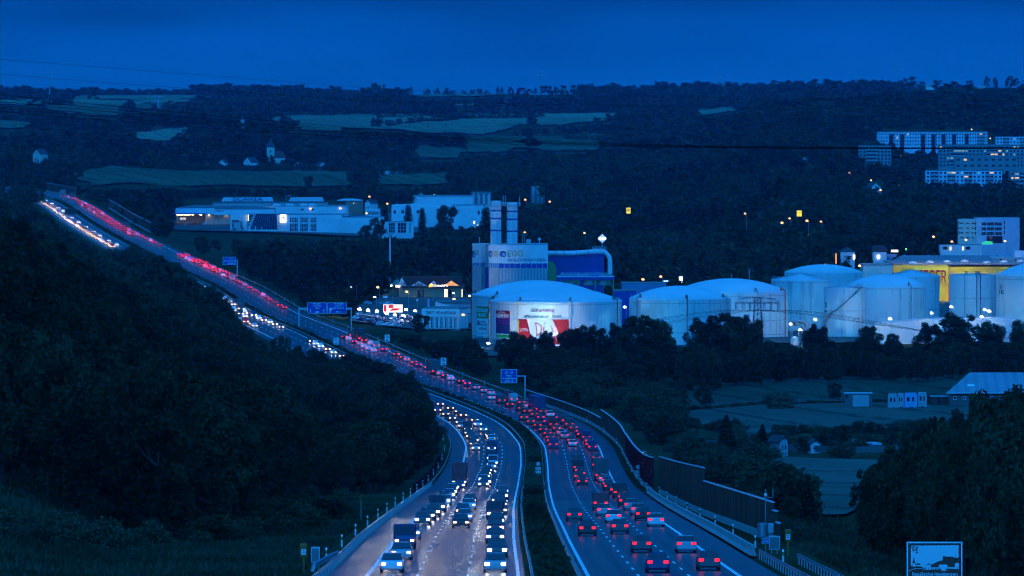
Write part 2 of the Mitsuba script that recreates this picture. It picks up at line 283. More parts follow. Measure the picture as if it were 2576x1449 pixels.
FIELDS = [
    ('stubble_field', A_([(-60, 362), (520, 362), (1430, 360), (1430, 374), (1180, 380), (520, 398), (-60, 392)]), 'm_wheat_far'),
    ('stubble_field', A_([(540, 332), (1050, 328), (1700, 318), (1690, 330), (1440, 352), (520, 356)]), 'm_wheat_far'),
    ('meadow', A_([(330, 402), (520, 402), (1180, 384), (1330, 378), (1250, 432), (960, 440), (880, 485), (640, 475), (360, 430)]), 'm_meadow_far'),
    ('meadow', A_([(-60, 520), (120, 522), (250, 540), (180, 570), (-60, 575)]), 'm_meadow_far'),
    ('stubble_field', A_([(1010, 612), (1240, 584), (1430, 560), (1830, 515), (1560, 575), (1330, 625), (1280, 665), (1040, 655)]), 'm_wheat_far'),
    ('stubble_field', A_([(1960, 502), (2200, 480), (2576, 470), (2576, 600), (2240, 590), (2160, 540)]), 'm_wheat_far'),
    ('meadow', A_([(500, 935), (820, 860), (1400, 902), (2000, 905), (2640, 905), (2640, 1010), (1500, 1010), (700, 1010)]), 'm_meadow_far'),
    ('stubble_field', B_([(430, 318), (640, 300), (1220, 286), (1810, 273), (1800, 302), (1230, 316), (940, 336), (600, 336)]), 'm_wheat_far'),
    ('stubble_field', B_([(840, 396), (1030, 388), (1030, 402), (860, 412)]), 'm_wheat_far'),
    ('stubble_field', B_([(1200, 376), (1300, 370), (1300, 398), (1210, 398)]), 'm_wheat_far'),
    ('stubble_field', B_([(-40, 478), (700, 472), (1400, 468), (2100, 460), (2576, 438), (2560, 460), (2300, 486), (2000, 520), (1700, 545), (1560, 556), (1440, 530), (1240, 585), (1060, 625), (900, 612), (400, 582), (-40, 570)]), 'm_wheat_far'),
    ('meadow', B_([(960, 634), (1500, 640), (1900, 620), (2350, 655), (2000, 705), (1800, 750), (1350, 720), (1000, 765), (950, 745)]), 'm_meadow_far'),
    ('meadow', B_([(480, 690), (950, 748), (870, 800), (600, 800), (550, 740)]), 'm_meadow_far'),
    ('meadow', B_([(280, 938), (500, 925), (800, 912), (780, 950), (800, 990), (280, 1010)]), 'm_meadow_far'),
    ('stubble_field', C_([(60, 440), (300, 422), (560, 404), (450, 430), (330, 452), (150, 475)]), 'm_wheat_far'),
    ('stubble_field', C_([(1540, 246), (2000, 234), (2640, 226), (2640, 252), (2420, 258), (1800, 268)]), 'm_wheat_far'),
    ('wheat_field', N_([(-20, 230), (600, 172), (1400, 157), (2200, 182), (2700, 180), (2700, 330), (1900, 345), (1280, 380), (900, 370), (600, 430), (420, 460), (380, 320), (60, 330)]), 'm_wheat'),
    ('wheat_field', N_([(20, 470), (480, 558), (900, 577), (1480, 590), (1900, 590), (1600, 800), (1230, 1010), (1060, 1010), (960, 800), (700, 740), (500, 650), (300, 560)]), 'm_wheat'),
    ('paddock', N_([(-40, 60), (500, -10), (1200, -40), (2700, -40), (2700, 150), (1400, 140), (600, 160), (-20, 205)]), 'm_meadow')]
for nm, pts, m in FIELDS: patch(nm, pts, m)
# the hard-standing of the car yard, the tank farm and the industrial estate
for pts in ([(880, 812), (890, 775), (980, 745), (1195, 745), (1195, 832), (1060, 834), (960, 822)], [(1190, 900), (1200, 790), (1560, 770), (2640, 740), (2640, 868), (1960, 868)], [(440, 585), (430, 560), (560, 540), (1240, 535), (1240, 590), (900, 598)]):
    patch('yard', pts, 'm_yard', 0.2)

# ---------------------------------------------------------------- trees
def leaves(r, pts, size, out=None, tri=True):
    """One small leaf-spray triangle at each point, tilted at random."""
    n = len(pts); a = r.normal(size=(n, 3)); a /= np.linalg.norm(a, axis=1, keepdims=True)
    b = np.cross(a, r.normal(size=(n, 3))); b /= np.linalg.norm(b, axis=1, keepdims=True)
    s = size * r.uniform(0.6, 1.4, (n, 1)); v = np.stack([pts + a * s, pts - a * s * 0.5 + b * s * 0.8, pts - a * s * 0.5 - b * s * 0.8], 1)
    return v.reshape(-1, 3), np.arange(3 * n).reshape(-1, 3)
def crown(seed, n, size, shape='round', lobes=11, low=0.18):
    """Foliage of a tree one unit high: sprays gathered on uneven lobes, with gaps between them."""
    r = np.random.default_rng(seed); P = []
    if shape == 'conifer':
        k = int(n); h = r.uniform(0.06, 1.0, k); t = r.uniform(0, 2 * np.pi, k); tier = 0.72 + 0.28 * (1 - (h * 11) % 1)
        R = 0.24 * (1 - h) ** 0.8 * tier * np.sqrt(r.uniform(0.25, 1, k)) + 0.012; p = np.stack([R * np.cos(t), R * np.sin(t), h - 0.15 * R], 1)
        return leaves(r, p, size * (0.5 + 0.6 * (1 - h))[:, None])
    C, S = [], []
    for i in range(lobes):
        if shape == 'poplar': h = 0.12 + 0.8 * (i + 0.5) / lobes; rad = 0.05 * math.sin(math.pi * min(1, 0.25 + h * 0.75)); s = 0.085 * (1.25 - 0.8 * h) + 0.03; sz = s * 1.5
        elif shape == 'bush': h = r.uniform(0.15, 0.72); rad = r.uniform(0.1, 0.55) * (1.1 - h * 0.7); s = r.uniform(0.2, 0.34); sz = s * 0.9
        else: h = low + 0.14 + (0.86 - low - 0.1) * ((i + r.uniform(0.1, 0.9)) / lobes); w = math.sin(math.pi * min(0.97, (h - low) / (1.02 - low))) ** 0.7; rad = r.uniform(0.08, 0.34) * w; s = r.uniform(0.055, 0.15) * (0.5 + 0.5 * w); sz = s * r.uniform(0.7, 1.3)
        t = i * 2.4 + r.uniform(-0.6, 0.6); C.append((rad * math.cos(t), rad * math.sin(t), h)); S.append((s, s, sz))
    C, S = np.array(C), np.array(S); w = S.prod(1) ** 0.67; k = r.choice(len(C), n, p=w / w.sum())
    d = r.normal(size=(n, 3)); d /= np.linalg.norm(d, axis=1, keepdims=True)
    q = r.uniform(0.2, 1.0, (n, 1)) ** 0.45 * (0.55 + 0.9 * meshkit.noise(d * 3.1 + k[:, None] * 7.7)[:, None])
    p = C[k] + d * q * S[k]
    return leaves(r, p[p[:, 2] > 0.02], size)
def trunk(seed, h=0.62, r0=0.022):
    r = np.random.default_rng(seed); ms = [tube([(0, 0, -0.05), (0.005, 0, 0.15), (r.uniform(-.02, .02), r.uniform(-.02, .02), 0.4), (r.uniform(-.03, .03), r.uniform(-.03, .03), h)], [r0 * 1.3, r0, r0 * 0.7, r0 * 0.3], 6)]
    for i in range(5):
        t = i * 2.3 + r.uniform(0, 1); z = 0.24 + 0.07 * i; ms.append(tube([(0, 0, z), (0.12 * math.cos(t), 0.12 * math.sin(t), z + 0.10), (0.2 * math.cos(t), 0.2 * math.sin(t), z + 0.22)], [r0 * 0.5, r0 * 0.3, r0 * 0.1], 5))
    return cat(*ms)
GROUPS = {}
def species(name, leafmat, makers, tr=True):
    for i, mk in enumerate(makers):
        d = {'type': 'shapegroup', 'crown': mikit.ply(mk, leafmat)}
        if tr: d['trunk'] = mikit.ply(trunk(i + 5), 'm_bark')
        scene[f'{name}_shape_{i}'] = d; GROUPS.setdefault(name, []).append(f'{name}_shape_{i}')
R_ = range
species('near', 'm_leaf_dark', [crown(10 + i, 6500, 0.021, 'round', 30, 0.04) for i in R_(3)])
species('near', 'm_leaf', [crown(20 + i, 6500, 0.021, 'round', 26, 0.06) for i in R_(3)])
species('mid', 'm_leaf_dark', [crown(30 + i, 2100, 0.032, 'round', 24, 0.04) for i in R_(3)])
species('mid', 'm_leaf', [crown(40 + i, 2100, 0.032, 'round', 20, 0.05) for i in R_(3)])
species('poplar', 'm_leaf_dark', [crown(50 + i, 2200, 0.022, 'poplar', 12) for i in R_(2)])
species('conifer', 'm_leaf_dark', [crown(60 + i, 2600, 0.035, 'conifer') for i in R_(2)])
species('bush', 'm_leaf', [crown(70 + i, 1500, 0.05, 'bush', 8) for i in R_(3)], False)
species('bush', 'm_leaf_light', [crown(76 + i, 1500, 0.05, 'bush', 8) for i in R_(2)], False)
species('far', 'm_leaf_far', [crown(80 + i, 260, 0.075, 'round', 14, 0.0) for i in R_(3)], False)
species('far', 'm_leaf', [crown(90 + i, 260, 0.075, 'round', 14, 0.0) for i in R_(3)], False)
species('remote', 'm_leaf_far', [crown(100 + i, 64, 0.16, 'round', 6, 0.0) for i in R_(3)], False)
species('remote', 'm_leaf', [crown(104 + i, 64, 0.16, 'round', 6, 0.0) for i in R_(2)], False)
TREES = []        # (kind, x, y, height, width, label, group)
def tree(kind, x, y, h, w=None, label=None, group=None, name=None): TREES.append((kind, x, y, h, w or h, label, group, name))
def grow(n, pxr, Dr, area, kind, hr, label, wf=(0.8, 1.15), avoid=None, roadgap=19.5, gap=None, name=None):
    """Trees at random over a stretch of land, kept where their whole height stays inside the wood's outline."""
    a = sg.Polygon(area); shapely.prepare(a); y = np.sqrt(rng.uniform(Dr[0] ** 2, Dr[1] ** 2, n)); px = rng.uniform(*pxr, n)
    x = GX(px, y); z = ground(x, y); h = rng.uniform(*hr, n); w = h * rng.uniform(*wf, n); s = FL / y; base = HY - (z - ZC) * s; ok = np.abs(x - road_x(y)) > roadgap + 0.25 * w
    for fx, fz in ((0, 0.1), (0, 0.95), (0.28, 0.6), (-0.28, 0.6)): ok &= shapely.contains_xy(a, px + fx * w * s, base - fz * h * s)
    taken = []
    for i in np.nonzero(ok)[0]:
        if any((x[i] - tx) ** 2 + ((y[i] - ty) * 0.8) ** 2 < (gap or 0.42 * (h[i] + th) / 2 * 1.1) ** 2 for tx, ty, th in taken[-400:]): continue
        taken.append((x[i], y[i], h[i])); tree(kind, x[i], y[i], h[i], w[i], label, 'trees ' + label.split(' in ', 1)[-1] if ' in ' in label else label, name)
    return len(taken)
LEFT = [(-260, 470), (0, 483), (75, 512), (105, 535), (185, 555), (210, 610), (228, 636), (290, 626), (312, 606), (355, 622), (415, 670), (458, 735), (482, 805), (535, 842), (600, 864), (681, 932), (730, 980), (770, 1050), (815, 1110), (800, 1190), (720, 1250), (560, 1325), (430, 1330), (200, 1345), (-260, 1345)]
n1 = grow(5200, (-200, 830), (540, 1500), LEFT, 'near', (10, 18), 'dark broadleaved tree in the dense wood on the slope left of the motorway', (0.6, 1.05))
nb = grow(500, (-100, 860), (470, 800), [(-260, 1270), (300, 1270), (560, 1270), (760, 1170), (900, 1180), (900, 1300), (700, 1350), (560, 1370), (-260, 1390)], 'bush', (1.6, 3.6), 'low bush in the rough edge at the foot of the left wood', (1.0, 1.5), gap=3.2)
n2 = grow(1500, (560, 1115), (880, 1480), [(560, 850), (700, 842), (760, 868), (860, 885), (940, 868), (1035, 925), (1060, 955), (1100, 1040), (1112, 1080), (1090, 1150), (1042, 1190), (920, 1290), (700, 1340), (560, 1340)], 'near', (7, 13), 'leafy tree in the belt beside the inner bend of the motorway', roadgap=18.5)
n3 = grow(1400, (250, 860), (1450, 2500), [(300, 660), (345, 602), (400, 608), (470, 640), (545, 715), (590, 790), (640, 850), (700, 838), (770, 890), (600, 1000), (300, 900)], 'mid', (8, 14), 'dark tree in the belt along the far left side of the motorway', roadgap=18)
n4 = grow(700, (1280, 1760), (1080, 1560), [(1320, 930), (1480, 925), (1720, 960), (1720, 1090), (1800, 1140), (1830, 1180), (1700, 1150), (1640, 1110), (1580, 1040), (1320, 985)], 'bush', (4, 8), 'rounded bush in the scrub behind the noise barrier', roadgap=24)
n5 = grow(700, (1640, 2080), (560, 1150), [(1600, 1080), (1720, 1085), (1900, 1140), (2000, 1170), (2030, 1190), (2080, 1290), (1960, 1300), (1900, 1235), (1760, 1190)], 'bush', (4, 8), 'bush in the thicket below the noise barrier on the right', roadgap=25)
n6 = grow(1800, (1900, 2700), (430, 900), [(1950, 1460), (1965, 1330), (2010, 1240), (2035, 1200), (2090, 1300), (2130, 1270), (2150, 1190), (2250, 1120), (2330, 1050), (2480, 1010), (2520, 940), (2700, 930), (2700, 1500), (2000, 1500)], 'near', (8, 19), 'dark leafy tree in the copse at the lower right', (0.5, 0.85), roadgap=27)
n7 = grow(900, (1240, 2640), (1480, 1720), [(1250, 880), (1300, 868), (1420, 870), (1560, 850), (1700, 870), (1960, 858), (2040, 860), (2640, 855), (2640, 950), (2000, 960), (1700, 990), (1340, 985), (1260, 930)], 'mid', (6, 11), 'dark tree in the low belt in front of the storage tanks')
n8 = grow(900, (940, 1240), (1540, 1925), [(950, 832), (1005, 822), (1040, 832), (1062, 846), (1110, 852), (1190, 850), (1236, 905), (1236, 985), (1150, 950), (1040, 895), (950, 845)], 'mid', (4, 8), 'dark bushy tree in the strip between the car yard and the motorway', (0.9, 1.4), roadgap=21)
# trees one can tell apart
for px, top, wpx, D, lab in ((1270, 846, 46, 1630, 'small tree at the left foot of the bannered storage tank'), (1299, 829, 52, 1640, 'airy tree in front of the dark poster on the bannered tank'), (1334, 838, 48, 1620, 'tree below the word OTTO on the tank banner'),
        (1372, 829, 52, 1640, 'tree in front of the middle of the red and white tank banner'), (1427, 822, 52, 1640, 'tree at the right edge of the red and white tank banner'), (1460, 813, 56, 1650, 'first tree right of the red and white tank banner'),
        (1500, 812, 62, 1640, 'second tree right of the red and white tank banner'), (1556, 806, 70, 1620, 'dense tree left of the tallest tree before the tanks'), (1618, 785, 112, 1600, 'tall broad tree in front of the gap between the two white tank pairs'), (1665, 800, 66, 1610, 'tree leaning on the right of the tall broad tree'),
        (1764, 792, 84, 1600, 'tall tree left of the lattice pylon before the tanks'), (1830, 779, 110, 1600, 'tallest dark tree before the blue storage tank with the pylon'), (1888, 786, 84, 1590, 'tree right of the lattice pylon in front of the blue tank'),
        (2057, 809, 68, 1660, 'round lone tree below the tank with the curved stair'), (2184, 814, 60, 1670, 'bushy tree left of the pale tank farm shed'), (2247, 834, 36, 1670, 'small tree in front of the pale tank farm shed'), (2345, 806, 80, 1640, 'spreading tree before the right end of the pale shed'),
        (2407, 780, 120, 1640, 'big domed tree in front of the narrow tank pair on the right'), (2494, 803, 76, 1640, 'tree before the right corner of the pale shed'), (2570, 800, 70, 1630, 'tree at the right edge of the picture below the last tank'), (1058, 786, 44, 1870, 'round tree in front of the white used car hall')):
    p = W0(px, D); h = p[2] * 0 + (HY - top) * D / FL + ZC - p[2]; tree('near' if D < 1700 else 'mid', p[0], p[1], h, wpx * D / FL / 0.62, lab, None)
for px, top, h, D, k, lab in ((1027, 512, 0, 3180, 'poplar', 'slim dark poplar left of the pale factory halls'), (1062, 520, 0, 3170, 'poplar', 'pointed poplar in front of the pale factory halls'), (968, 515, 0, 3190, 'poplar', 'poplar at the end of the white office hall'), (1118, 512, 0, 3150, 'mid', 'broad tree in front of the pale factory halls'),
        (1222, 516, 0, 2900, 'poplar', 'dark poplar just left of the twin chimneys'), (920, 562, 0, 3080, 'mid', 'sparse tree in front of the right end of the showroom hall'), (775, 440, 0, 4200, 'mid', 'broad dark tree at the edge of the far meadow'), (950, 545, 0, 3100, 'mid', 'tree beside the bare branches at the hall corner'),
        (1827, 1043, 0, 1195, 'conifer', 'dark conifer standing in the allotment garden'), (1918, 1066, 0, 1180, 'conifer', 'small conifer behind a round bush in the allotments'), (2120, 1062, 0, 1180, 'mid', 'tree behind the hut roof in the allotments'), (2155, 1090, 0, 1160, 'bush', 'round bush right of the white garden hut row'),
        (1893, 1098, 0, 1150, 'bush', 'large round bush left of the white garden house'), (1935, 1110, 0, 1150, 'bush', 'bush at the corner of the white garden house'), (2020, 1092, 0, 1170, 'mid', 'small tree right of the white garden house'), (2115, 1105, 0, 1130, 'bush', 'bush in the middle of the allotment fence'), (2240, 1080, 0, 1160, 'mid', 'tree at the right end of the allotments'), (2305, 1090, 0, 1150, 'bush', 'bush by the greenhouse at the allotments'),
        (1960, 975, 0, 1400, 'bush', 'bush alone on the paddock strip'), (1772, 960, 0, 1420, 'mid', 'dark tree at the left end of the paddock strip'), (2100, 960, 0, 1440, 'mid', 'tree behind the sheds on the paddock'), (2030, 1205, 0, 720, 'conifer', 'spiky dark young tree at the top of the lower field'), (1990, 1240, 0, 700, 'near', 'young tree left of the spiky tree beside the lower field')):
    p = W0(px, D); h_ = (HY - top) * D / FL + ZC - p[2]; tree(k, p[0], p[1], h_, h_ * {'conifer': 1.35, 'bush': 1.5}.get(k, 1.1), lab, None)

# ---------------------------------------------------------------- what must stay in view behind the wild wood: outline and distance
VIS = [([(436, 560), (440, 530), (470, 512), (555, 492), (825, 492), (880, 500), (890, 515), (960, 520), (1045, 535), (1052, 592), (600, 600), (578, 592), (560, 590), (450, 590)], 3480), ([(925, 560), (925, 520), (1042, 515), (1042, 488), (1180, 490), (1184, 480), (1236, 480), (1240, 545), (1200, 568), (1050, 560)], 3440),
       ([(1330, 470), (1370, 470), (1370, 520), (1330, 520)], 3900), ([(1186, 495), (1310, 495), (1312, 608), (1500, 625), (1500, 580), (1530, 580), (1550, 630), (1550, 760), (1560, 880), (1480, 880), (1300, 880), (1186, 890)], 1880), ([(1565, 700), (1720, 690), (1990, 690), (1990, 880), (1570, 880)], 1800),
       ([(1930, 690), (2160, 660), (2230, 632), (2700, 625), (2700, 870), (1930, 880)], 2040), ([(2366, 545), (2576, 545), (2700, 545), (2700, 650), (2366, 640)], 2400), ([(2205, 328), (2487, 328), (2487, 372), (2205, 372)], 4650), ([(2160, 362), (2245, 362), (2245, 405), (2160, 405)], 4500), ([(2360, 360), (2700, 340), (2700, 425), (2360, 425)], 4480), ([(2328, 426), (2522, 426), (2522, 455), (2400, 458), (2328, 482)], 4180), ([(2540, 425), (2700, 425), (2700, 465), (2540, 465)], 4150),
       ([(2183, 460), (2226, 460), (2226, 484), (2183, 484)], 3900), ([(2018, 398), (2048, 398), (2048, 418), (2018, 418)], 4250), ([(2105, 425), (2128, 425), (2128, 446), (2105, 446)], 4000), ([(876, 815), (880, 765), (960, 735), (998, 700), (1010, 694), (1170, 694), (1190, 760), (1190, 850), (1050, 850)], 1950), ([(960, 716), (998, 694), (1170, 694), (1190, 745), (960, 748)], 2240), ([(975, 590), (988, 590), (988, 690), (975, 690)], 2300),
       ([(448, 402), (470, 384), (510, 392), (560, 388), (660, 392), (670, 350), (690, 350), (712, 386), (714, 400), (640, 412), (540, 406)], 4720), ([(738, 406), (830, 406), (830, 413), (738, 413)], 4720), ([(600, 300), (622, 300), (622, 322), (600, 322)], 6000), ([(1572, 518), (1590, 518), (1590, 542), (1572, 542)], 2595), ([(1998, 524), (2026, 524), (2026, 546), (1998, 546)], 2595),
       ([(1560, 398), (1630, 388), (1630, 408), (1560, 412)], 4700), ([(75, 375), (105, 375), (105, 405), (75, 405)], 4500), ([(2110, 615), (2160, 622), (2160, 655), (2110, 652)], 2330), ([(2195, 615), (2260, 615), (2260, 660), (2195, 660)], 2330), ([(1700, 690), (1930, 675), (1930, 720), (1700, 720)], 2050), ([(1700, 940), (2700, 930), (2700, 1330), (2000, 1300), (1700, 1120)], 1500),
       ([(930, 425), (1015, 425), (1015, 442), (930, 442)], 4300), ([(555, 640), (605, 640), (605, 700), (555, 700)], 2420), ([(850, 500), (912, 500), (912, 520), (850, 520)], 3400)]
for nm, pts, m in FIELDS[:16]: VIS.append((pts, np.median([hit(*p)[1] for p in pts]) * 0.985))
for a, b, sd in ((300, 2400, 1), (2750, 3640, 1), (1900, 2260, -1), (2750, 3640, -1), (300, 1420, -1)):
    y = np.linspace(a, b, 60); s = FL / y; zz = HY - road_z(y) * s; lo, hi = (0, 18.5) if sd > 0 else (-18, 0)
    VIS.append((list(zip(CX + (road_x(y) + lo) * s, zz)) + list(zip(CX + (road_x(y) + hi) * s, zz))[::-1], None))
VG = [(sg.Polygon(p).buffer(0), d) for p, d in VIS]
def wild(n, Dr, kind, hr, wf, step):
    """The wild wood: everywhere on the hills except fields, roads, yards and what is seen between."""
    rows = []; y = Dr[0]
    while y < Dr[1]:
        st = step * (1 + 0.6 * (y - Dr[0]) / (Dr[1] - Dr[0])); half = 0.098 * y; xs = np.arange(-half, half, st)
        rows.append(np.stack([xs + rng.uniform(-.45, .45, len(xs)) * st, y + rng.uniform(-.45, .45, len(xs)) * st], 1)); y += st
    p = np.vstack(rows); x, y = p.T; z = ground(x, y); h = rng.uniform(*hr, len(x)) * (0.45 + 1.0 * meshkit.fbm(np.stack([x / 70, y / 110, 0 * x], -1), 2)) * rng.choice([0.8, 1.0, 1.3], len(x), p=[.35, .5, .15]); w = h * rng.uniform(*wf, len(x)); s = FL / y; px = CX + x * s; base = HY - (z - ZC) * s
    ok = np.abs(x - road_x(y)) > 20 + 0.3 * w
    for g, d in VG:
        near = ok & (y < (d if d else 1e9))
        idx = np.nonzero(near)[0]; bad = np.zeros(len(idx), bool)
        for fx, fz in ((0, 0.0), (0, 0.35), (0, 0.7), (0, 0.98), (0.33, 0.6), (-0.33, 0.6)):
            if d is None and fz == 0: continue
            bad |= shapely.contains_xy(g, px[idx] + fx * w[idx] * s[idx], base[idx] - fz * h[idx] * s[idx])
        ok[idx[bad]] = False
        if d:  # stay out of the field or yard itself
            idx = np.nonzero(ok & (y < d * 1.12) & (y > d * 0.9))[0]; ok[idx[shapely.contains_xy(g, px[idx], base[idx])]] = False
    for i in np.nonzero(ok)[0]: tree(kind, x[i], y[i], h[i], w[i], None, None)
wild(0, (1760, 2900), 'far', (8, 14), (0.9, 1.3), 8.0)
wild(0, (2900, 5000), 'far', (8, 14), (1.0, 1.4), 10.5)
wild(0, (5000, 9800), 'remote', (9, 15), (1.2, 1.9), 17.0)
# hedges between the far fields and the rows of trees on the skyline
def row(pts, kind, n, hr, wf=1.2):
    q = np.array(pts, float); t = np.linspace(0, len(q) - 1, n)
    for a in t:
        px, py = (np.interp(a, np.arange(len(q)), q[:, k]) for k in (0, 1)); p = hit(px + rng.uniform(-2, 2), py); h = rng.uniform(*hr); tree(kind, p[0], p[1], h, h * wf, None, None)
row(B_([(350, 560), (640, 528), (900, 512), (1200, 512), (1520, 494)]), 'remote', 75, (5, 11)); row(B_([(280, 498), (640, 492), (1250, 486)]), 'remote', 40, (4, 8)); row(B_([(650, 488), (760, 500)]), 'remote', 8, (10, 14))
row([(430, 431), (540, 431), (640, 434), (720, 431), (850, 431)], 'far', 80, (4.5, 7.5)); row(N_([(-10, 325), (400, 375), (430, 455), (900, 372), (1300, 382), (1900, 350)]), 'bush', 46, (1.6, 3.6)); row(N_([(0, 215), (600, 166), (1400, 148), (2200, 165)]), 'bush', 40, (.8, 1.8), 2.0); row([(1740, 1118), (1880, 1130), (2000, 1126), (2150, 1128), (2330, 1122)], 'bush', 34, (1.6, 3.8), 1.4); row([(2235, 1008), (2390, 1008)], 'bush', 10, (1.0, 2.0), 1.6); row([(322, 514), (440, 510)], 'far', 26, (7, 10.5)); row([(352, 550), (425, 552)], 'far', 16, (7, 11)); row([(450, 503), (560, 497), (850, 497)], 'far', 46, (5, 8)); row([(60, 420), (120, 420)], 'far', 8, (6, 8)); row([(2170, 492), (2240, 490)], 'far', 8, (4, 6)); row([(2330, 492), (2420, 478), (2540, 470)], 'far', 22, (6, 11)); row([(2210, 392), (2360, 386)], 'far', 26, (6, 12)); row([(2360, 440), (2560, 432)], 'far', 16, (3, 5)); row(A_([(380, 400), (540, 395)]), 'remote', 9, (8, 12)); row(A_([(2130, 560), (2230, 585)]), 'remote', 8, (9, 14)); row(B_([(1700, 665), (2200, 672)]), 'far', 14, (5, 9)); row(A_([(940, 455), (990, 450)]), 'far', 4, (14, 18)); row(B_([(255, 565), (290, 565)]), 'far', 2, (12, 14))
for px, h, w in ((940, 30, 1.0), (950, 24, 1.1), (1018, 12, 1), (1034, 20, .6), (1075, 18, .9), (1100, 19, .7), (1122, 17, 1.3), (1140, 13, 1.4), (1165, 13, 1.3), (1190, 15, 1.2), (1206, 17, 1.1), (1225, 13, 1.3), (1252, 20, .5), (1262, 18, .5), (1285, 20, .8), (1312, 18, 1.5), (1330, 16, 1.3), (1347, 17, .6), (1366, 21, 1.3), (1385, 19, 1.3), (1400, 20, .7), (1418, 22, 1.2), (1445, 21, 1.5), (1470, 23, 1.3), (1491, 23, .7), (1512, 14, 1.5), (1540, 14, 1.8),
        (1808, 20, 1.5), (1856, 16, .9), (1885, 18, 1), (1960, 20, 1.6), (1985, 23, 1.4), (2010, 20, 1.2), (2045, 24, 1.7), (2080, 20, 1.3), (2115, 19, .8), (2150, 15, .8), (2172, 25, .9), (2190, 18, 1.3), (2265, 14, 1.2), (2290, 14, 2), (2320, 16, 1.8), (2360, 18, 1.5), (2400, 18, 1.8), (2440, 17, 1.8), (2482, 24, .8), (2505, 25, .6), (2540, 28, .9), (2556, 20, 1.4), (2580, 18, 1.3)):
    p = W0(px, 9300 + rng.uniform(-100, 300)); tree('remote' if w > 1 else 'far', p[0], p[1], h * 0.85, h * w * 0.9, None, None)

for px in np.arange(-60, 770, 5.5):
    D_ = 9500 + rng.uniform(0, 500); h_ = rng.uniform(13, 19) * (1.35 if 480 < px < 755 else 0.9); tree('remote', GX(px, D_), D_, h_, h_ * 1.5, None, None)
def plant():
    """Every tree gets its entry: the three hundred that show largest as things of their own, the rest as woodland."""
    named = [t for t in TREES if t[5] and t[6] is None]; rest = [t for t in TREES if not (t[5] and t[6] is None)]
    size = lambda t: t[3] / t[2]
    stand = sorted([t for t in rest if t[5]], key=size, reverse=True)
    keep = stand[:300 - len(named)]; wood = stand[300 - len(named):] + [t for t in rest if not t[5]]
    def entry(key, t):
        g = GROUPS[t[0]][int(rng.integers(len(GROUPS[t[0]])))]; z = float(ground(t[1], t[2]))
        scene[key] = {'type': 'instance', 'g': {'type': 'ref', 'id': g}, 'to_world': T4().translate([float(t[1]), float(t[2]), z - 0.1]).rotate([0, 0, 1], float(rng.uniform(0, 360))).scale([t[4], t[4], t[3]])}
    NM = {'near': 'broadleaved_tree', 'mid': 'broadleaved_tree', 'bush': 'bush', 'conifer': 'conifer', 'poplar': 'poplar_tree'}
    for t in named + keep:
        k = uniq(NM[t[0]]); labels[k] = {'label': t[5], 'category': 'bush' if t[0] == 'bush' else 'tree', **({'group': t[6]} if t[6] else {})}; entry(k, t)
    labels['woodland'] = {'kind': 'stuff', 'label': 'dark mixed woodland covering the hills and the valley'}
    for i, t in enumerate(wood): entry(f'woodland__{i + 1:03d}', t)
    print('trees', len(named), len(keep), len(wood))
# ---------------------------------------------------------------- along the motorway: barriers, walls, posts, signs
flat('m_noise_panel', (0.15, 0.07, 0.05), 0.85, 0.03); flat('m_noise_panel_b', (0.11, 0.052, 0.038), 0.85, 0.03); flat('m_red_panel', (0.24, 0.012, 0.02), 0.7, 0.05); flat('m_red_panel_b', (0.18, 0.010, 0.016), 0.7, 0.05)
flat('m_cap', (0.55, 0.57, 0.6), 0.35, metallic=0.3); streaked('m_concrete', (0.36, 0.35, 0.33), (0.2, 0.19, 0.18), 0.6, 0.7); flat('m_steel', (0.45, 0.46, 0.48), 0.35, metallic=0.7); flat('m_galv', (0.40, 0.42, 0.44), 0.4, metallic=0.4)
flat('m_white', (0.78, 0.78, 0.77), 0.4); flat('m_black', (0.02, 0.02, 0.022), 0.5); flat('m_signblue', (0.015, 0.05, 0.36), 0.4); flat('m_signback', (0.20, 0.21, 0.22), 0.5); flat('m_signred', (0.6, 0.02, 0.03), 0.4); flat('m_orange', (0.62, 0.13, 0.02), 0.45); flat('m_brown', (0.32, 0.045, 0.025), 0.45); flat('m_reflector', (0.85, 0.45, 0.1), 0.2)
def RP(u, y, h=0.0): return np.array([float(road_x(y)) + u, y, ZC + float(road_z(y)) + h])
def along(p0, p1):
    """Frame with x along p0 to p1, z up, scaled so that the unit box spans the piece."""
    d = p1 - p0; L = np.linalg.norm(d); d = d / L; n = np.cross([0, 0, 1.0], d); n /= np.linalg.norm(n)
    return L, d, n
def piece(p0, p1, thick, z0, z1, off=0.0):
    """Matrix that lays the unit box as an upright slab from p0 to p1."""
    d = np.asarray(p1) - p0; n = np.array([-d[1], d[0], 0]); n /= np.linalg.norm(n); o = p0 + n * (off - thick / 2) + [0, 0, z0]
    M = np.eye(4); M[:3, 0] = d; M[:3, 1] = n * thick; M[:3, 2] = [0, 0, z1 - z0]; M[:3, 3] = o
    return T4(M)
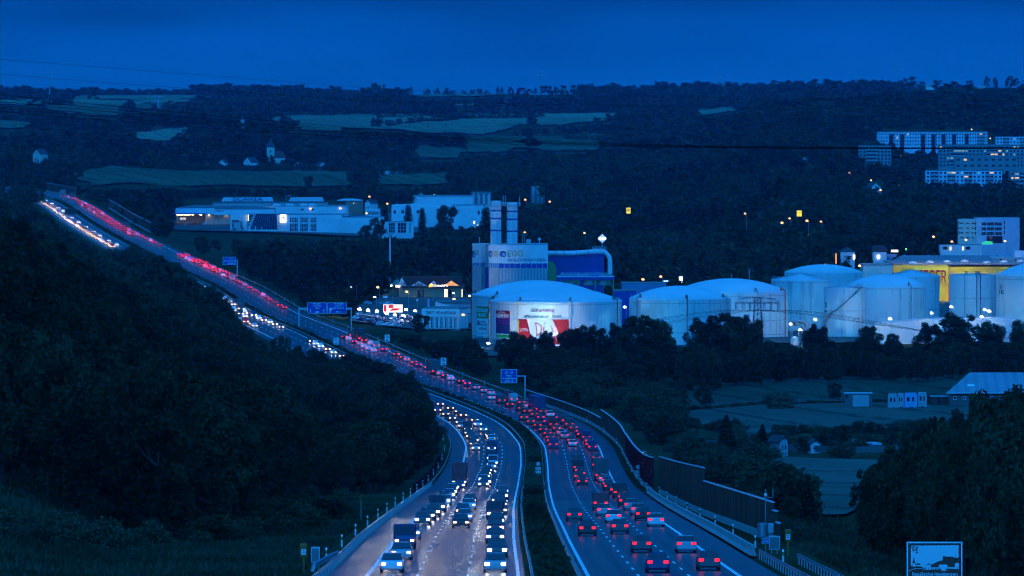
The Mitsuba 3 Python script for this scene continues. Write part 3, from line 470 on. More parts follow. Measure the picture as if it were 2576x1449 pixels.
def noise_wall(label, segs, bay=5.0, mats=('m_noise_panel', 'm_noise_panel_b'), cat_='noise barrier'):
    t = Thing('noise_barrier', label, cat_)
    for D0, D1, u0, u1, h0, h1 in segs:
        n = max(1, round((D1 - D0) / bay)); ys = np.linspace(D0, D1, n + 1)
        for i in range(n):
            f = lambda k: k / n
            a = RP(u0 + (u1 - u0) * f(i), ys[i], -0.4); b = RP(u0 + (u1 - u0) * f(i + 1), ys[i + 1], -0.4); h = h0 + (h1 - h0) * f(i + .5) + 0.4
            t.part('plinth', UNIT, 'm_concrete', T=piece(a, b, 0.30, 0, 0.9)); t.part('panel', UNIT, mats[i % 2 if rng.random() < 0.7 else 0], T=piece(a, b, 0.16, 0.9, h))
            t.part('cap', UNIT, 'm_cap', T=piece(a, b, 0.34, h, h + 0.12)); t.part('post', UNIT, mats[1], T=piece(a - (b - a) * 0.02, a + (b - a) * 0.03, 0.24, 0, h - 0.02))
    return t
noise_wall('tall brown noise barrier with a stepped top beside the hard shoulder, nearest the camera', [(535, 540, 22.3, 22.3, 1.6, 1.8), (540, 545, 22.3, 22.2, 2.7, 2.8), (545, 697, 22.2, 20.7, 3.5, 3.9), (697, 890, 20.7, 19.8, 5.5, 5.4)])
noise_wall('red noise barrier panels on the bridge between the two brown walls', [(898, 1150, 18.9, 18.6, 5.2, 4.8)], mats=('m_red_panel', 'm_red_panel_b'))
noise_wall('brown noise barrier with pale caps curving round the bend beyond the red one', [(1152, 1280, 18.6, 18.6, 4.6, 4.4), (1280, 1436, 18.6, 18.2, 2.5, 2.2)])
noise_wall('grey noise barrier curving beside the far uphill stretch of the motorway', [(2960, 3330, 22, 22, 5.0, 5.0)], 18.0)
noise_wall('long grey noise barrier across the top of the far motorway hill', [(3560, 3720, 19, 21, 5.5, 5.5)], 18.0)

t = Thing('concrete_barrier', 'long grey concrete crash barrier along the outer hard shoulder', 'crash barrier')
prof = [(-0.28, 0), (0.28, 0), (0.24, 0.12), (0.12, 0.35), (0.09, 0.9), (-0.09, 0.9), (-0.12, 0.35), (-0.24, 0.12)]
ys = np.arange(486, 886, 8.0)
for a, b in zip(ys[:-1], ys[1:]):
    p, q = RP(17.7, a + 0.05), RP(17.7, b - 0.05); t.part('segment', loft([[(p[0] + x, p[1], p[2] + z) for x, z in prof], [(q[0] + x, q[1], q[2] + z) for x, z in prof]]), 'm_concrete')
def guardrail(label, u, y0, y1, step=4.0, lower=None):
    t = Thing('guardrail', label, 'guardrail'); y = np.arange(y0, y1 + 1, 6.0); w = [(-.04, .45), (-.01, .5), (-.05, .56), (-.01, .6), (-.05, .66), (-.04, .75), (.0, .75), (0, .45)]
    du = lambda a: np.interp(a, [y0, y0 + 12], [-0.0, 0]); sink = lambda a: np.interp(a, [y0, y0 + 12], [-0.55, 0])
    t.part('beam', loft([[RP(u + x * 1.5 + 0, a, z + sink(a)) for x, z in w] for a in y]), 'm_steel')
    for a in np.arange(y0 + 2, min(y1, 960), step):
        p = RP(u + 0.06, a, -0.2); t.part('post', UNIT, 'm_steel', T=T4().translate(p.tolist()).scale([0.1, 0.1, 0.85]))
guardrail('steel guardrail along the left outer edge of the oncoming carriageway', -17.2, 300, 1400)
guardrail('steel guardrail on the oncoming side of the central reserve', -1.7, 300, 2400)
guardrail('steel guardrail on the outbound side of the central reserve', 1.7, 300, 2400)
guardrail('steel guardrail at the lower right after the end of the concrete barrier', 17.9, 300, 484)
guardrail('second short guardrail curving away behind the lower right one', 20.4, 400, 470)
guardrail('steel guardrail beside the outbound carriageway towards the far bend', 18.2, 1440, 2400)
t = Thing('parapet', 'red railing on the left edge of the motorway bridge', 'railing')
ys = np.arange(890, 1151, 5.2)
for a, b in zip(ys[:-1], ys[1:]):
    p, q = RP(-18.7, a), RP(-18.7, b); t.part('post', UNIT, 'm_red_panel_b', T=piece(p, p + (q - p) * 0.04, 0.14, -0.3, 1.35))
    for z in (0.25, 0.6, 0.95, 1.25): t.part('rail', UNIT, 'm_red_panel', T=piece(p, q, 0.08, z, z + 0.2))
# guide posts
gp_body, gp_band, gp_ref = mikit.ply(loft([[(-.06, -.05, 0), (.06, -.05, 0), (.06, .05, 0), (-.06, .05, 0)], [(-.06, -.05, .95), (.06, -.05, .95), (.06, .05, 1.05), (-.06, .05, 1.05)]])), mikit.ply(bx(-.065, .065, -.056, .052, .6, .85)), mikit.ply(bx(-.025, .025, -.062, -.05, .64, .82))
def guide_post(u, y, label, group=None):
    t = Thing('guide_post', label, 'guide post', RP(u, y, -0.1), 0, group)
    M = T4().scale([1.35, 1.35, 1.1]); t.part('body', gp_body, 'm_white', T=M); t.part('band', gp_band, 'm_black', T=M); t.part('reflector', gp_ref, 'm_reflector', T=M)
ORD = 'first second third fourth fifth sixth seventh eighth ninth tenth eleventh twelfth thirteenth fourteenth fifteenth sixteenth seventeenth eighteenth nineteenth twentieth'.split()
def nth(i):
    k = i + 1; tens = ('', '', 'twenty', 'thirty', 'forty', 'fifty', 'sixty', 'seventy', 'eighty', 'ninety')
    if k <= 20: return ORD[i]
    if k > 99: return f'{k}th'
    return tens[k // 10] + '-' + ORD[k % 10 - 1] if k % 10 else tens[k // 10][:-1] + 'ieth'
for i, y in enumerate(np.arange(472, 1420, 47.5)): guide_post(-18.4, y, f'white guide post left of the motorway, {nth(i)} from the bottom', 'guide posts on the left verge')
for i, y in enumerate(np.arange(466, 2400, 50.0)): guide_post(18.3 if y > 890 else 19.2, y, f'white guide post right of the motorway, {nth(i)} from the bottom', 'guide posts on the right verge')

def panel(t, x0, x1, z0, z1, face, border='m_white', y=0.0, frame=0.12, name='panel', th=0.12):
    """A sign plate facing -y: back board, border and coloured face, each a little proud of the last."""
    k = t.part(name, UNIT, border, T=cell(x0, x1, y - th, y, z0, z1)); t.sub(k, 'face', UNIT, face, T=cell(x0 + frame, x1 - frame, y - th - 0.03, y - th + 0.01, z0 + frame, z1 - frame)); return k
def letters(t, s, x, z, h, m='m_white', y=-0.16, width=None, bold=True, name='lettering', d=0.04): return t.part(name, textc(s, x, z, h, y, bold, width, d), m)
def arrow(x, z, s, ang=0.0, y=-0.19):
    p = np.array([(-.08, -.5), (.08, -.5), (.08, .1), (.26, .1), (0, .5), (-.26, .1), (-.08, .1)]) * s; c, q = math.cos(ang), math.sin(ang); p = p @ np.array([[c, q], [-q, c]])
    return prism([(x + a, z + b) for a, b in p], y, y + 0.03)
def rpx(px, y): return (px - CX) * y / FL
# 1000 m sign on a cantilever post
D = 1430; base = RP(17.6, D); t = Thing('motorway_sign', 'blue motorway sign for the exit in 1000 m on a cantilever post', 'road sign', base)
t.part('post', bx(-.18, .18, -.18, .18, -.5, 6.0), 'm_galv'); t.part('arm', bx(-2.2, 0.2, -.15, .15, 5.7, 6.0), 'm_galv')
panel(t, -6.1, -2.0, 4.1, 7.6, 'm_signblue', y=-0.2); letters(t, 'Gera', -4.05, 5.75, .42, y=-.38); letters(t, '-Langenberg', -4.05, 5.1, .42, y=-.38, width=3.3); letters(t, '1000 m', -4.05, 4.45, .42, y=-.38)
t.part('exit_symbol', cat(prism([(-5.0, 6.4), (-4.85, 6.4), (-4.7, 7.2), (-4.8, 7.2)], -.40, -.36), prism([(-4.6, 6.4), (-4.45, 6.4), (-4.5, 6.8), (-4.2, 7.2), (-4.35, 7.2), (-4.6, 6.85)], -.40, -.36)), 'm_white')
c = [(math.cos(a), math.sin(a)) for a in np.linspace(0, 2 * np.pi, 25)[:-1]]
t.part('exit_number_ring', prism([(-3.4 + .4 * a, 6.8 + .4 * b) for a, b in c], -.40, -.36), 'm_white'); t.part('exit_number_disc', prism([(-3.4 + .33 * a, 6.8 + .33 * b) for a, b in c], -.42, -.40), 'm_signblue'); letters(t, '58a', -3.4, 6.68, .24, y=-.45)
# 500 m gantry
D = 1905; L0, R0 = rpx(752, D), rpx(884, D); zb = ZC + float(road_z(D)); w = R0 - L0; t = Thing('sign_gantry', 'sign gantry with two blue direction panels across the outbound carriageway', 'road sign', (L0, D, zb)); sx = lambda px: (px - 752) * D / FL
for x in (0.0, w): t.part('post', bx(x - .2, x + .2, -.2, .2, -.6, 7.4), 'm_galv')
t.part('beam', bx(-.2, w + .2, -.25, .25, 6.6, 7.3), 'm_galv')
for a, b, rows, ar in ((774, 822, (('Dresden', 3.2), ('Chemnitz', 2.45), ('Gera', 1.7)), 0), (823.5, 872, (('Gera-Langenberg', 3.2), ('-Zentrum', 2.45), ('Bad K\u00f6stritz', 1.7), ('500 m', .45)), 1)):
    x0, x1 = sx(a), sx(b); panel(t, x0, x1, 5.4, 9.0, 'm_signblue', y=-.27); xc = (x0 + x1) / 2 + (0.5 if ar else 0)
    for s, z in rows: letters(t, s, xc, 4.9 + z + .35, .45, y=-.46, width=(3.4 if len(s) > 9 else None))
    if not ar:
        for k in (-2.2, 2.2): t.part('arrow', arrow(xc + k, 6.2, 1.3, y=-.46), 'm_white')
        t.part('motorway_number', bx(xc - .5, xc + .5, -.46, -.42, 5.6, 6.1), 'm_white')
    else: t.part('arrow', arrow(xc - 2.5, 6.6, 1.8, -.5, y=-.46), 'm_white'); t.part('arrow', arrow(xc - 2.8, 6.5, 1.9, 0, y=-.46), 'm_white')
# exit sign
D = 2400; x = rpx(597, D); t = Thing('motorway_sign', 'blue exit sign with a slanted arrow on a grey post by the slip road', 'road sign', (x, D, float(ground(x, D)))); t.part('post', bx(-.25, .25, -.25, .25, -.5, 7.2), 'm_galv')
panel(t, -6.1, -.6, 4.9, 8.3, 'm_signblue', y=-.3); t.part('arrow', arrow(-5.2, 6.6, 1.5, -.8, y=-.47), 'm_white')
for i, s in enumerate(('Gera', '-Langenberg', '-Zentrum', 'Bad K\u00f6stritz')): letters(t, s, -2.6, 7.35 - .72 * i, .44, y=-.48)
D = 2540; x = rpx(472, D); t = Thing('exit_arrow_sign', 'small blue arrow shaped exit sign at the start of the slip road', 'road sign', (x, D, float(ground(x, D)) + 0.6)); t.part('post', bx(1.3, 1.5, -.1, .1, -1, 2.2), 'm_galv')
t.part('panel', prism([(0, 2.0), (2.4, 2.0), (3.1, 2.55), (2.4, 3.1), (0, 3.1)], -.2, -.1), 'm_signblue'); letters(t, 'Ausfahrt', 1.3, 2.35, .45, y=-.27)
D = 3150; x = rpx(162, D); t = Thing('motorway_sign', 'back of a dark overhead sign above the far oncoming lanes', 'road sign', (x, D, ZC - 58)); t.part('post', bx(-2.8, -2.4, .4, .8, -3, 7.0), 'm_galv'); t.part('arm', bx(-2.8, 5, .4, .7, 4, 4.4), 'm_galv'); t.part('panel', bx(0, 6.0, 0, .3, 3.0, 6.4), 'm_black')
D = 3580; x = rpx(150, D); t = Thing('motorway_sign', 'pale back of a sign at the top of the far motorway hill', 'road sign', (x, D, float(ground(x, D)))); t.part('post', bx(.5, .8, .2, .4, -1, 3), 'm_galv'); t.part('panel', bx(0, 3.8, 0, .2, 2.0, 4.4), 'm_signback')
# speed limit signs
def limit_sign(u, D, label, h=2.3, r=.5):
    t = Thing('speed_limit_sign', label, 'road sign', RP(u, D)); t.part('post', tube([(0, 0, -.4), (0, 0, h + .3)], .05, 6), 'm_galv')
    t.part('disc', prism([(r * a, h + r * b) for a, b in c], -.1, -.06), 'm_signred'); t.part('field', prism([(r * .74 * a, h + r * .74 * b) for a, b in c], -.13, -.1), 'm_white'); letters(t, '120', 0, h - .2, .4, 'm_black', y=-.16, width=.56)
    for i, s in enumerate(('LKW', '2 km')): k = t.part('plate', UNIT, 'm_white', T=cell(-.48, .48, -.1, -.06, h - 1.05 - .62 * i, h - .6 - .62 * i)); t.sub(k, 'lettering', textc(s, 0, h - .95 - .62 * i, .24, -.14, True, None, .03), 'm_black')
limit_sign(0.8, 1028, 'round 120 speed limit sign with two plates in the central reserve')
limit_sign(18.4, 1003, 'round 120 speed limit sign with two plates in front of the red noise barrier')
for u, D, lab in ((18.2, 1615, 'white board with a red ringed truck symbol right of the road, nearer one'), (18.2, 1785, 'white board with a red ringed truck symbol right of the road, farther one'), (0.2, 1762, 'white board with a red ringed truck symbol in the central reserve')):
    t = Thing('no_overtaking_board', lab, 'road sign', RP(u, D)); t.part('post', tube([(0, 0, -.4), (0, 0, 2.6)], .07, 6), 'm_galv'); t.part('board', bx(-.8, .8, -.12, -.06, 1.0, 3.1), 'm_white')
    t.part('ring', prism([(.52 * a, 2.45 + .52 * b) for a, b in c], -.16, -.12), 'm_signred'); t.part('field', prism([(.36 * a, 2.45 + .36 * b) for a, b in c], -.19, -.16), 'm_white'); t.part('symbol', cat(bx(-.25, .05, -.22, -.19, 2.36, 2.58), bx(.08, .25, -.22, -.19, 2.36, 2.5), bx(-.4, .4, -.19, -.12, 1.2, 1.5)), 'm_black')
# emergency telephones, cabinets, kilometre plate, weather mast
def phone(u, D, label):
    t = Thing('emergency_telephone', label, 'emergency telephone', RP(u, D, -.1)); t.part('post', bx(-.09, .09, -.09, .09, -.3, 1.1), 'm_orange'); h = loft([[(-.27 * k, -.2 * k, z), (.27 * k, -.2 * k, z), (.27 * k, .2 * k, z), (-.27 * k, .2 * k, z)] for k, z in ((.8, 1.0), (1, 1.1), (1, 2.0), (.85, 2.12))])
    t.part('housing', h, 'm_orange'); t.part('plate', bx(-.17, .17, -.23, -.2, 1.25, 1.7), 'm_white'); t.part('receiver_symbol', tube([(-.08, -.24, 1.38), (.06, -.24, 1.43), (.06, -.24, 1.55), (-.06, -.24, 1.62)], .025, 5), 'm_black')
phone(-19.4, 446, 'orange emergency telephone at the left edge of the motorway'); phone(21.2, 497, 'orange emergency telephone at the lower right behind the guardrail')
for u, D, lab, w, z0 in ((-18.6, 450, 'pale metal control cabinet beside the left emergency telephone', .7, .55), (20.3, 503, 'grey control cabinet beside the right emergency telephone', .95, .2)):
    t = Thing('control_cabinet', lab, 'cabinet', RP(u, D, -.1)); t.part('stand', cat(bx(-.3, -.2, -.05, .05, -.3, z0), bx(.2, .3, -.05, .05, -.3, z0)), 'm_galv'); t.part('body', bx(-w / 2, w / 2, -.2, .2, z0, z0 + 1.2), 'm_cap'); t.part('door', bx(-w / 2 + .07, w / 2 - .07, -.23, -.2, z0 + .08, z0 + 1.1), 'm_signback')
t = Thing('kilometre_plate', 'small blue kilometre plate 139,0 at the end of the concrete barrier', 'road sign', RP(19.3, 498, 0)); t.part('post', tube([(0, 0, -.3), (0, 0, .9)], .04, 6), 'm_galv'); panel(t, -.35, .35, .75, 1.2, 'm_signblue', y=-.05, frame=.03, th=.04); letters(t, '139,0', 0, .87, .22, y=-.12, width=.52)
t = Thing('weather_mast', 'slim weather mast with sensors in front of the noise barrier', 'mast', RP(21.3, 541, 0)); t.part('pole', tube([(0, 0, -.4), (0, 0, 4.9)], .05, 6), 'm_galv'); t.part('crossbar', tube([(-.3, 0, 4.1), (.7, 0, 4.1)], .03, 5), 'm_galv'); t.part('sensor', lathe([(.12, 4.2), (.16, 4.3), (.12, 4.5)], 8), 'm_white'); t.part('antenna', tube([(.7, 0, 4.1), (.7, 0, 4.9)], .03, 5), 'm_cap')
t = Thing('control_cabinet', 'round silver drum cabinet on a post before the noise barrier', 'cabinet', RP(20.9, 538, 0)); t.part('drum', mov(lathe([(.0, .5), (.52, .5), (.52, 1.7), (.0, 1.75)], 20)), 'm_steel'); t.part('stand', tube([(0, 0, -.4), (0, 0, .52)], .1, 6), 'm_galv'); t.part('box', bx(.5, 1.0, -.3, .3, .8, 1.7), 'm_cap')
t = Thing('marker_pole', 'thin marker pole with a pale tip on the left grass slope', 'pole', W0(908, 640)); t.part('pole', tube([(0, 0, -.3), (0, 0, 2.6)], .045, 6), 'm_galv'); t.part('tip', tube([(0, 0, 2.6), (0, 0, 3.3)], .05, 6), 'm_orange')
t = Thing('guardrail', 'short bent guardrail end beside the left control cabinet', 'guardrail', RP(-17.9, 447, 0)); t.part('beam', tube([(-.9, 0, -.2), (-.7, .2, .35), (.5, 6, .7), (1.0, 8, .75)], .11, 6), 'm_steel'); t.part('beam', tube([(-.9, 0, -.45), (-.7, .2, .1), (.5, 6, .45), (1.0, 8, .45)], .11, 6), 'm_steel')
# tourist sign
D = 372; x0, x1 = rpx(2281, D), rpx(2421, D); zt = ZC - (1363 - HY) * D / FL; w = x1 - x0; H = 3.3
t = Thing('tourist_sign', 'brown tourist sign with castle outlines and white rim at the lower right', 'road sign', (x0, D, zt - H)); k = t.part('board', bx(0, w, 0, .06, 0, H), 'm_white'); t.part('face', bx(.09, w - .09, -.03, .0, .09, H - .09), 'm_brown')
for x in (.7, w - .7): t.part('post', bx(x - .06, x + .06, .1, .22, -3.0, H - .2), 'm_galv')
P = lambda cx, cy: ((cx - 285) / 1490 * w, H - (cy - 372) / 1490 * w)
t.part('picture', prism([P(*q) for q in ((395, 475), (1670, 460), (1672, 828), (1245, 826), (1240, 865), (1080, 910), (950, 985), (870, 945), (790, 990), (790, 1090), (740, 1060), (680, 1045), (670, 1028), (395, 1020))], -.05, -.03), 'm_white')
br = [[(440, 1035), (440, 935), (455, 860), (475, 780), (495, 860), (512, 935), (512, 1035)], [(515, 985), (525, 950), (625, 945), (650, 975), (640, 990)], [(1245, 828), (1255, 750), (1300, 752), (1310, 765), (1540, 770), (1545, 800), (1580, 800), (1588, 690), (1600, 800), (1672, 795), (1672, 828)]]
br += [[(x, y), (x + 60, y - 14), (x + 50, y + 30), (x - 5, y + 25)] for x, y in ((400, 505), (460, 492), (540, 515), (425, 550), (500, 545), (440, 595), (520, 590), (525, 650))]
t.part('silhouette', cat(*[prism([P(*q) for q in b], -.065, -.052) for b in br]), 'm_brown')
wl = [[(800, 985), (925, 985), (940, 1120), (800, 1110)], [(945, 1050), (1135, 1050), (1135, 1105), (950, 1108)], [(1140, 985), (1370, 980), (1375, 1095), (1140, 1100)], [(1380, 1045), (1580, 1045), (1580, 1098), (1380, 1098)], [(1570, 985), (1590, 945), (1640, 925), (1680, 960), (1675, 1100), (1570, 1098)], [(1195, 1145), (1225, 1095), (1320, 1095), (1365, 1140)], [(450, 1035), (450, 940), (505, 940), (505, 1035)]]
t.part('palace_front', cat(*[prism([P(*q) for q in b], -.085, -.066) for b in wl]), 'm_white'); t.part('palace_window', cat(*[prism([P(x, y), P(x + 14, y), P(x + 14, y + 32), P(x, y + 32)], -.1, -.086) for x in list(range(960, 1130, 28)) + list(range(1395, 1570, 30)) + [820, 860, 900, 1155, 1185, 1320, 1345, 1600, 1640] for y in (1058,)]), 'm_brown', kind='stuff', label='row of small windows of the palace picture')
t.part('arc', tube([(P(335, 1150)[0], -.05, P(335, 1150)[1]), (P(480, 1095)[0], -.05, P(480, 1095)[1]), (P(640, 1085)[0], -.05, P(640, 1085)[1]), (P(820, 1112)[0], -.05, P(820, 1112)[1])], .02, 5), 'm_white')
t.part('lettering', textc('Reu\u00dfische Residenzen', P(1035, 0)[0], P(0, 1275)[1], .2, -.06, True, P(1645, 0)[0] - P(425, 0)[0], .03), 'm_white')
# planted strip of the central reserve
hb = []
for y in np.concatenate([np.arange(300, 800, 1.1), np.arange(1180, 3500, 3.2)]):
    r = np.random.default_rng(int(y * 10)); k = 26 if y < 800 else 12; h = r.uniform(.5, 1.0) if y < 800 else r.uniform(.8, 1.5); p = np.c_[r.normal(0, .55, k), r.normal(0, 1.2, k), r.uniform(.1, 1, k) * h]; hb.append(leaves(r, p + RP(0.0, y), 0.16 if y < 800 else .35))
Thing('hedge', 'dark low shrubs growing along the central reserve', kind='stuff').solid(cat(*hb), 'm_leaf')
for D, h, w, lab in ((860, 2.6, 4.2, 'round clipped bush in the central reserve near the bridge end'), (1130, 1.9, 3.0, 'smaller round bush in the central reserve beyond the speed limit sign')):
    p = RP(0, D); tree('bush', p[0], p[1], h, w, lab, None)
# rough grass on the banks
gs = []
def tufts(n, f, size):
    x, y = f(n); z = ground(x, y); h = size * rng.uniform(.5, 1.3, n); a = rng.uniform(0, np.pi, n); w = h * .28; t = rng.normal(0, .3, (n, 2)) * h[:, None]
    v = np.stack([np.c_[x - w * np.cos(a), y - w * np.sin(a), z], np.c_[x + w * np.cos(a), y + w * np.sin(a), z], np.c_[x + t[:, 0], y + t[:, 1], z + h]], 1); gs.append((v.reshape(-1, 3), np.arange(3 * n).reshape(-1, 3)))
def left_bank(n): y = rng.uniform(380, 760, n); u = -19.5 - np.abs(rng.normal(0, 22, n)); return road_x(y) + u, y
def right_bank(n): y = rng.uniform(360, 900, n); u = 23.5 + np.abs(rng.normal(0, 7, n)); return road_x(y) + u, y
tufts(60000, left_bank, .55); tufts(22000, right_bank, .6)
Thing('tall_grass', 'rough tall grass on the motorway banks', kind='stuff').solid(cat(*gs), 'm_tuft')
ground_mat('m_tuft', (0.035, 0.045, 0.022), (0.075, 0.085, 0.045), 0.08)
# ---------------------------------------------------------------- the industrial estate
streaked('m_tank', (0.62, 0.64, 0.64), (0.36, 0.36, 0.34), 0.8, 0.4); paint('m_tank_roof', (0.60, 0.63, 0.65), 0.4, 0.4, 0.08, 0.2); flat('m_seam', (0.34, 0.36, 0.38), 0.5); flat('m_rail', (0.55, 0.58, 0.6), 0.5); flat('m_pipe_dark', (0.12, 0.13, 0.15), 0.5)
flat('m_red', (0.55, 0.06, 0.02), 0.5); flat('m_yellow_rail', (0.6, 0.48, 0.05), 0.5); flat('m_banner', (0.74, 0.75, 0.72), 0.45); flat('m_magenta', (0.36, 0.006, 0.10), 0.6, 0.1); flat('m_crimson', (0.36, 0.010, 0.018), 0.6, 0.1); flat('m_yellow', (0.78, 0.62, 0.02), 0.45); flat('m_green', (0.01, 0.26, 0.06), 0.45); flat('m_navy', (0.02, 0.03, 0.13), 0.45); flat('m_pale_blue', (0.2, 0.4, 0.62), 0.5)
ribbed('m_sheet', (0.34, 0.37, 0.40), 1.1, 0.4, 0.3, 0.25); ribbed('m_sheet_white', (0.66, 0.68, 0.69), 1.2, 0.5, 0.10); ribbed('m_sheet_blue', (0.012, 0.05, 0.34), 0.9, 0.45, 0.15); paint('m_cobalt', (0.012, 0.045, 0.27), 0.4); paint('m_plant_green', (0.10, 0.30, 0.09), 0.45); paint('m_wall_white', (0.62, 0.64, 0.64), 0.6); paint('m_wall_grey', (0.36, 0.38, 0.39), 0.6); paint('m_flat_roof', (0.16, 0.17, 0.18), 0.7, var=0.25, sc=0.12); flat('m_glass', (0.012, 0.016, 0.03), 0.08, 0.6); flat('m_glass_blue', (0.05, 0.2, 0.36), 0.1, 0.6); flat('m_frame', (0.30, 0.32, 0.34), 0.5)
paint('m_redroof', (0.20, 0.035, 0.03), 0.7); paint('m_darkroof', (0.045, 0.045, 0.05), 0.7); paint('m_terracotta', (0.42, 0.20, 0.14), 0.7); paint('m_cream', (0.52, 0.49, 0.40), 0.7); paint('m_greenwhite', (0.48, 0.60, 0.52), 0.6); flat('m_lamp', (0.05, 0.05, 0.05), 0.5); flat('m_gold', (0.40, 0.26, 0.05), 0.5)

def wrap(m, R, off=0.0):
    """Bends upright lettering or a sheet (x along the wall, facing -y) round a tank of radius R."""
    v, f = m; th = v[:, 0] / R; r = R + off - v[:, 1]; return np.c_[r * np.sin(th), -r * np.cos(th), v[:, 2]], f
def curved(x0, x1, z0, z1, R, off, n=14, th=0.05):
    xs = np.linspace(x0, x1, n + 1); r = [[(x, -th, z0), (x, -th, z1), (x, 0, z1), (x, 0, z0)] for x in xs]; return wrap(loft(r), R, off)
def curved_poly(poly, R, off):
    g = sg.Polygon(poly).segmentize(1.0); xs = np.array(g.exterior.coords)[:-1]; v, f = prism(xs, -0.05, 0); v, f = trimesh.remesh.subdivide_to_size(v, f, 1.2); return wrap((v, f), R, off)
def tank(label, px, D, R, h, rise, roof='dome', seams=(0.5,), rail=True, n=72, rails='m_rail', pipes=(), cut=None):
    x = rpx(px, D); z = float(ground(x, D)) ; t = Thing('storage_tank', label, 'storage tank', (x, D, z)); t.R = R; t.h = h
    t.part('shell', lathe([(R, -1.5), (R, h)], n), 'm_tank', smooth=40)
    if roof == 'dome': prof = [(R + .12, h), (R + .12, h + .25)] + [(R * math.cos(a), h + .25 + rise * math.sin(a)) for a in np.linspace(.05, math.pi / 2 - .01, 9)]
    else: prof = [(R + .12, h), (R + .12, h + .25), (R * .98, h + .3), (.3, h + .3 + rise)]
    if roof == 'dome':   # flat spherical cap
        Rs = (R * R + rise * rise) / (2 * rise); prof = [(R + .12, h), (R + .12, h + .25)] + [(Rs * math.sin(a), h + .25 + rise - Rs * (1 - math.cos(a))) for a in np.linspace(math.asin(min(1, R / Rs)), 0.002, 9)]
    k = t.part('roof', lathe(prof, n), 'm_tank_roof', smooth=40)
    if roof == 'cone':
        for i in range(28):
            a = i * 2 * np.pi / 28; t.sub(k, 'roof_rib', tube([(R * math.cos(a), R * math.sin(a), h + .36), (.3 * math.cos(a), .3 * math.sin(a), h + .4 + rise)], .07, 4), 'm_seam')
    for s in seams: t.part('stiffening_ring', lathe([(R + .01, h * s - .1), (R + .12, h * s - .08), (R + .12, h * s + .08), (R + .01, h * s + .1)], n), 'm_seam')
    if rail:
        Rr = R - .3; ang = np.linspace(-np.pi, 0, 36)
        for zz in (.75, 1.35): t.part('handrail', tube([(Rr * math.cos(a), Rr * math.sin(a), h + zz) for a in ang], .035, 4), rails)
        for a in ang[::2]: t.part('rail_post', UNIT, rails, T=T4().translate([Rr * math.cos(a) - .03, Rr * math.sin(a) - .03, h + .2]).scale([.06, .06, 1.15]))
    for a, m in pipes:
        p = lambda r, z: (r * math.sin(a), -r * math.cos(a), z)
        k = t.part('pipe', tube([p(R - 1.2, h + .9), p(R - .6, h + 1.2), p(R + .35, h + .6), p(R + .35, h - 2.5), p(R + .35, .3)], [.3, .3, .18, .14, .14], 6), m)
        t.sub(k, 'foam_chamber', mov(lathe([(.0, 0), (.35, .1), (.45, .6), (.3, 1.1), (.0, 1.2)], 8), *p(R - 1.0, h + .6)), 'm_red')
    return t
A = math.radians
t = tank('front white storage tank with large lit banners and a welcome text', 1397.4, 1800, 21.0, 14.1, 4.3, seams=(.96,), pipes=((A(-34), 'm_seam'), (A(13), 'm_seam'), (A(66), 'm_red'), (A(-80), 'm_red'))); R = 21.0; a0 = lambda d: A(d) * R
k = t.part('welcome_banner', curved(a0(-35.2), a0(11.0), 9.3, 13.7, R, .02), 'm_banner')
Zz = lambda cy: (871 - (697.6 + cy * .16664)) / 8.02
t.sub(k, 'lettering', wrap(textc('Oil', a0(-19.1), Zz(492), .98, -.08, True, 2.05), R), 'm_black', label='black word Oil'); t.sub(k, 'lettering', wrap(textc('tanking', a0(-8.9), Zz(492), .98, -.08, True, 5.5), R), 'm_magenta', label='magenta word tanking')
t.sub(k, 'lettering', wrap(textc('Willkommen in', a0(-17.2), Zz(583), .85, -.08, True, 7.9), R), 'm_black'); t.sub(k, 'lettering', wrap(textc('GERA', a0(.7), Zz(583), .9, -.08, True, 3.0), R), 'm_black')
z1, z0 = Zz(606), 1.2; k = t.part('city_banner', curved(a0(-35.2), a0(11.0), z0, z1, R, .02), 'm_crimson')
t.sub(k, 'yellow_stripe', curved(a0(-35.2), a0(-33.2), z0, z1, R, .09), 'm_yellow'); t.sub(k, 'white_field', curved_poly([(a0(-25.5), z1), (a0(-3.2), z1), (a0(2.5), z1 - 4.6), (a0(-4), z1 - 5.4), (a0(-17), z0), (a0(-20), z0)], R, .09), 'm_banner')
t.sub(k, 'lettering', wrap(textc('OTTO-', a0(-27.6), Zz(792), .88, -.1, True, 3.3), R), 'm_white'); t.sub(k, 'lettering', wrap(textc('STADT', a0(2.0), Zz(892), .9, -.17, True, 4.2), R), 'm_white')
dz = lambda cx, cy: (A(math.degrees(math.asin(((1167.2 + cx * .16664) - 1397.4) / 167))) * R, Zz(cy))
def stroke(pts, r): q = np.array([(dz(*p)[0], -.15, dz(*p)[1]) for p in pts]); s = np.linspace(0, len(q) - 1, 26); return wrap(tube(np.stack([CubicSpline(np.arange(len(q)), q[:, i])(s) for i in range(3)], 1), np.interp(s, [0, 13, 25], r), 6), R)
t.sub(k, 'script_lettering', cat(stroke([(1080, 670), (1092, 740), (1100, 820), (1090, 855)], (.16, .3, .14)), stroke([(1065, 665), (1110, 668), (1160, 710), (1165, 770), (1140, 820), (1090, 850)], (.14, .26, .12)), stroke([(1205, 715), (1200, 770), (1215, 810)], (.22, .2, .1)), stroke([(1208, 650), (1214, 660), (1212, 674)], (.2, .34, .2)),
      stroke([(1285, 705), (1310, 720), (1335, 780), (1385, 770)], (.1, .24, .1)), stroke([(1368, 688), (1350, 725), (1325, 775), (1300, 806)], (.1, .2, .12))), 'm_crimson', label='red handwritten word Dix')
k = t.part('festival_poster', curved(a0(-63), a0(-43.4), 3.0, 11.5, R, .02), 'm_navy'); z = lambda cy: Zz(cy)
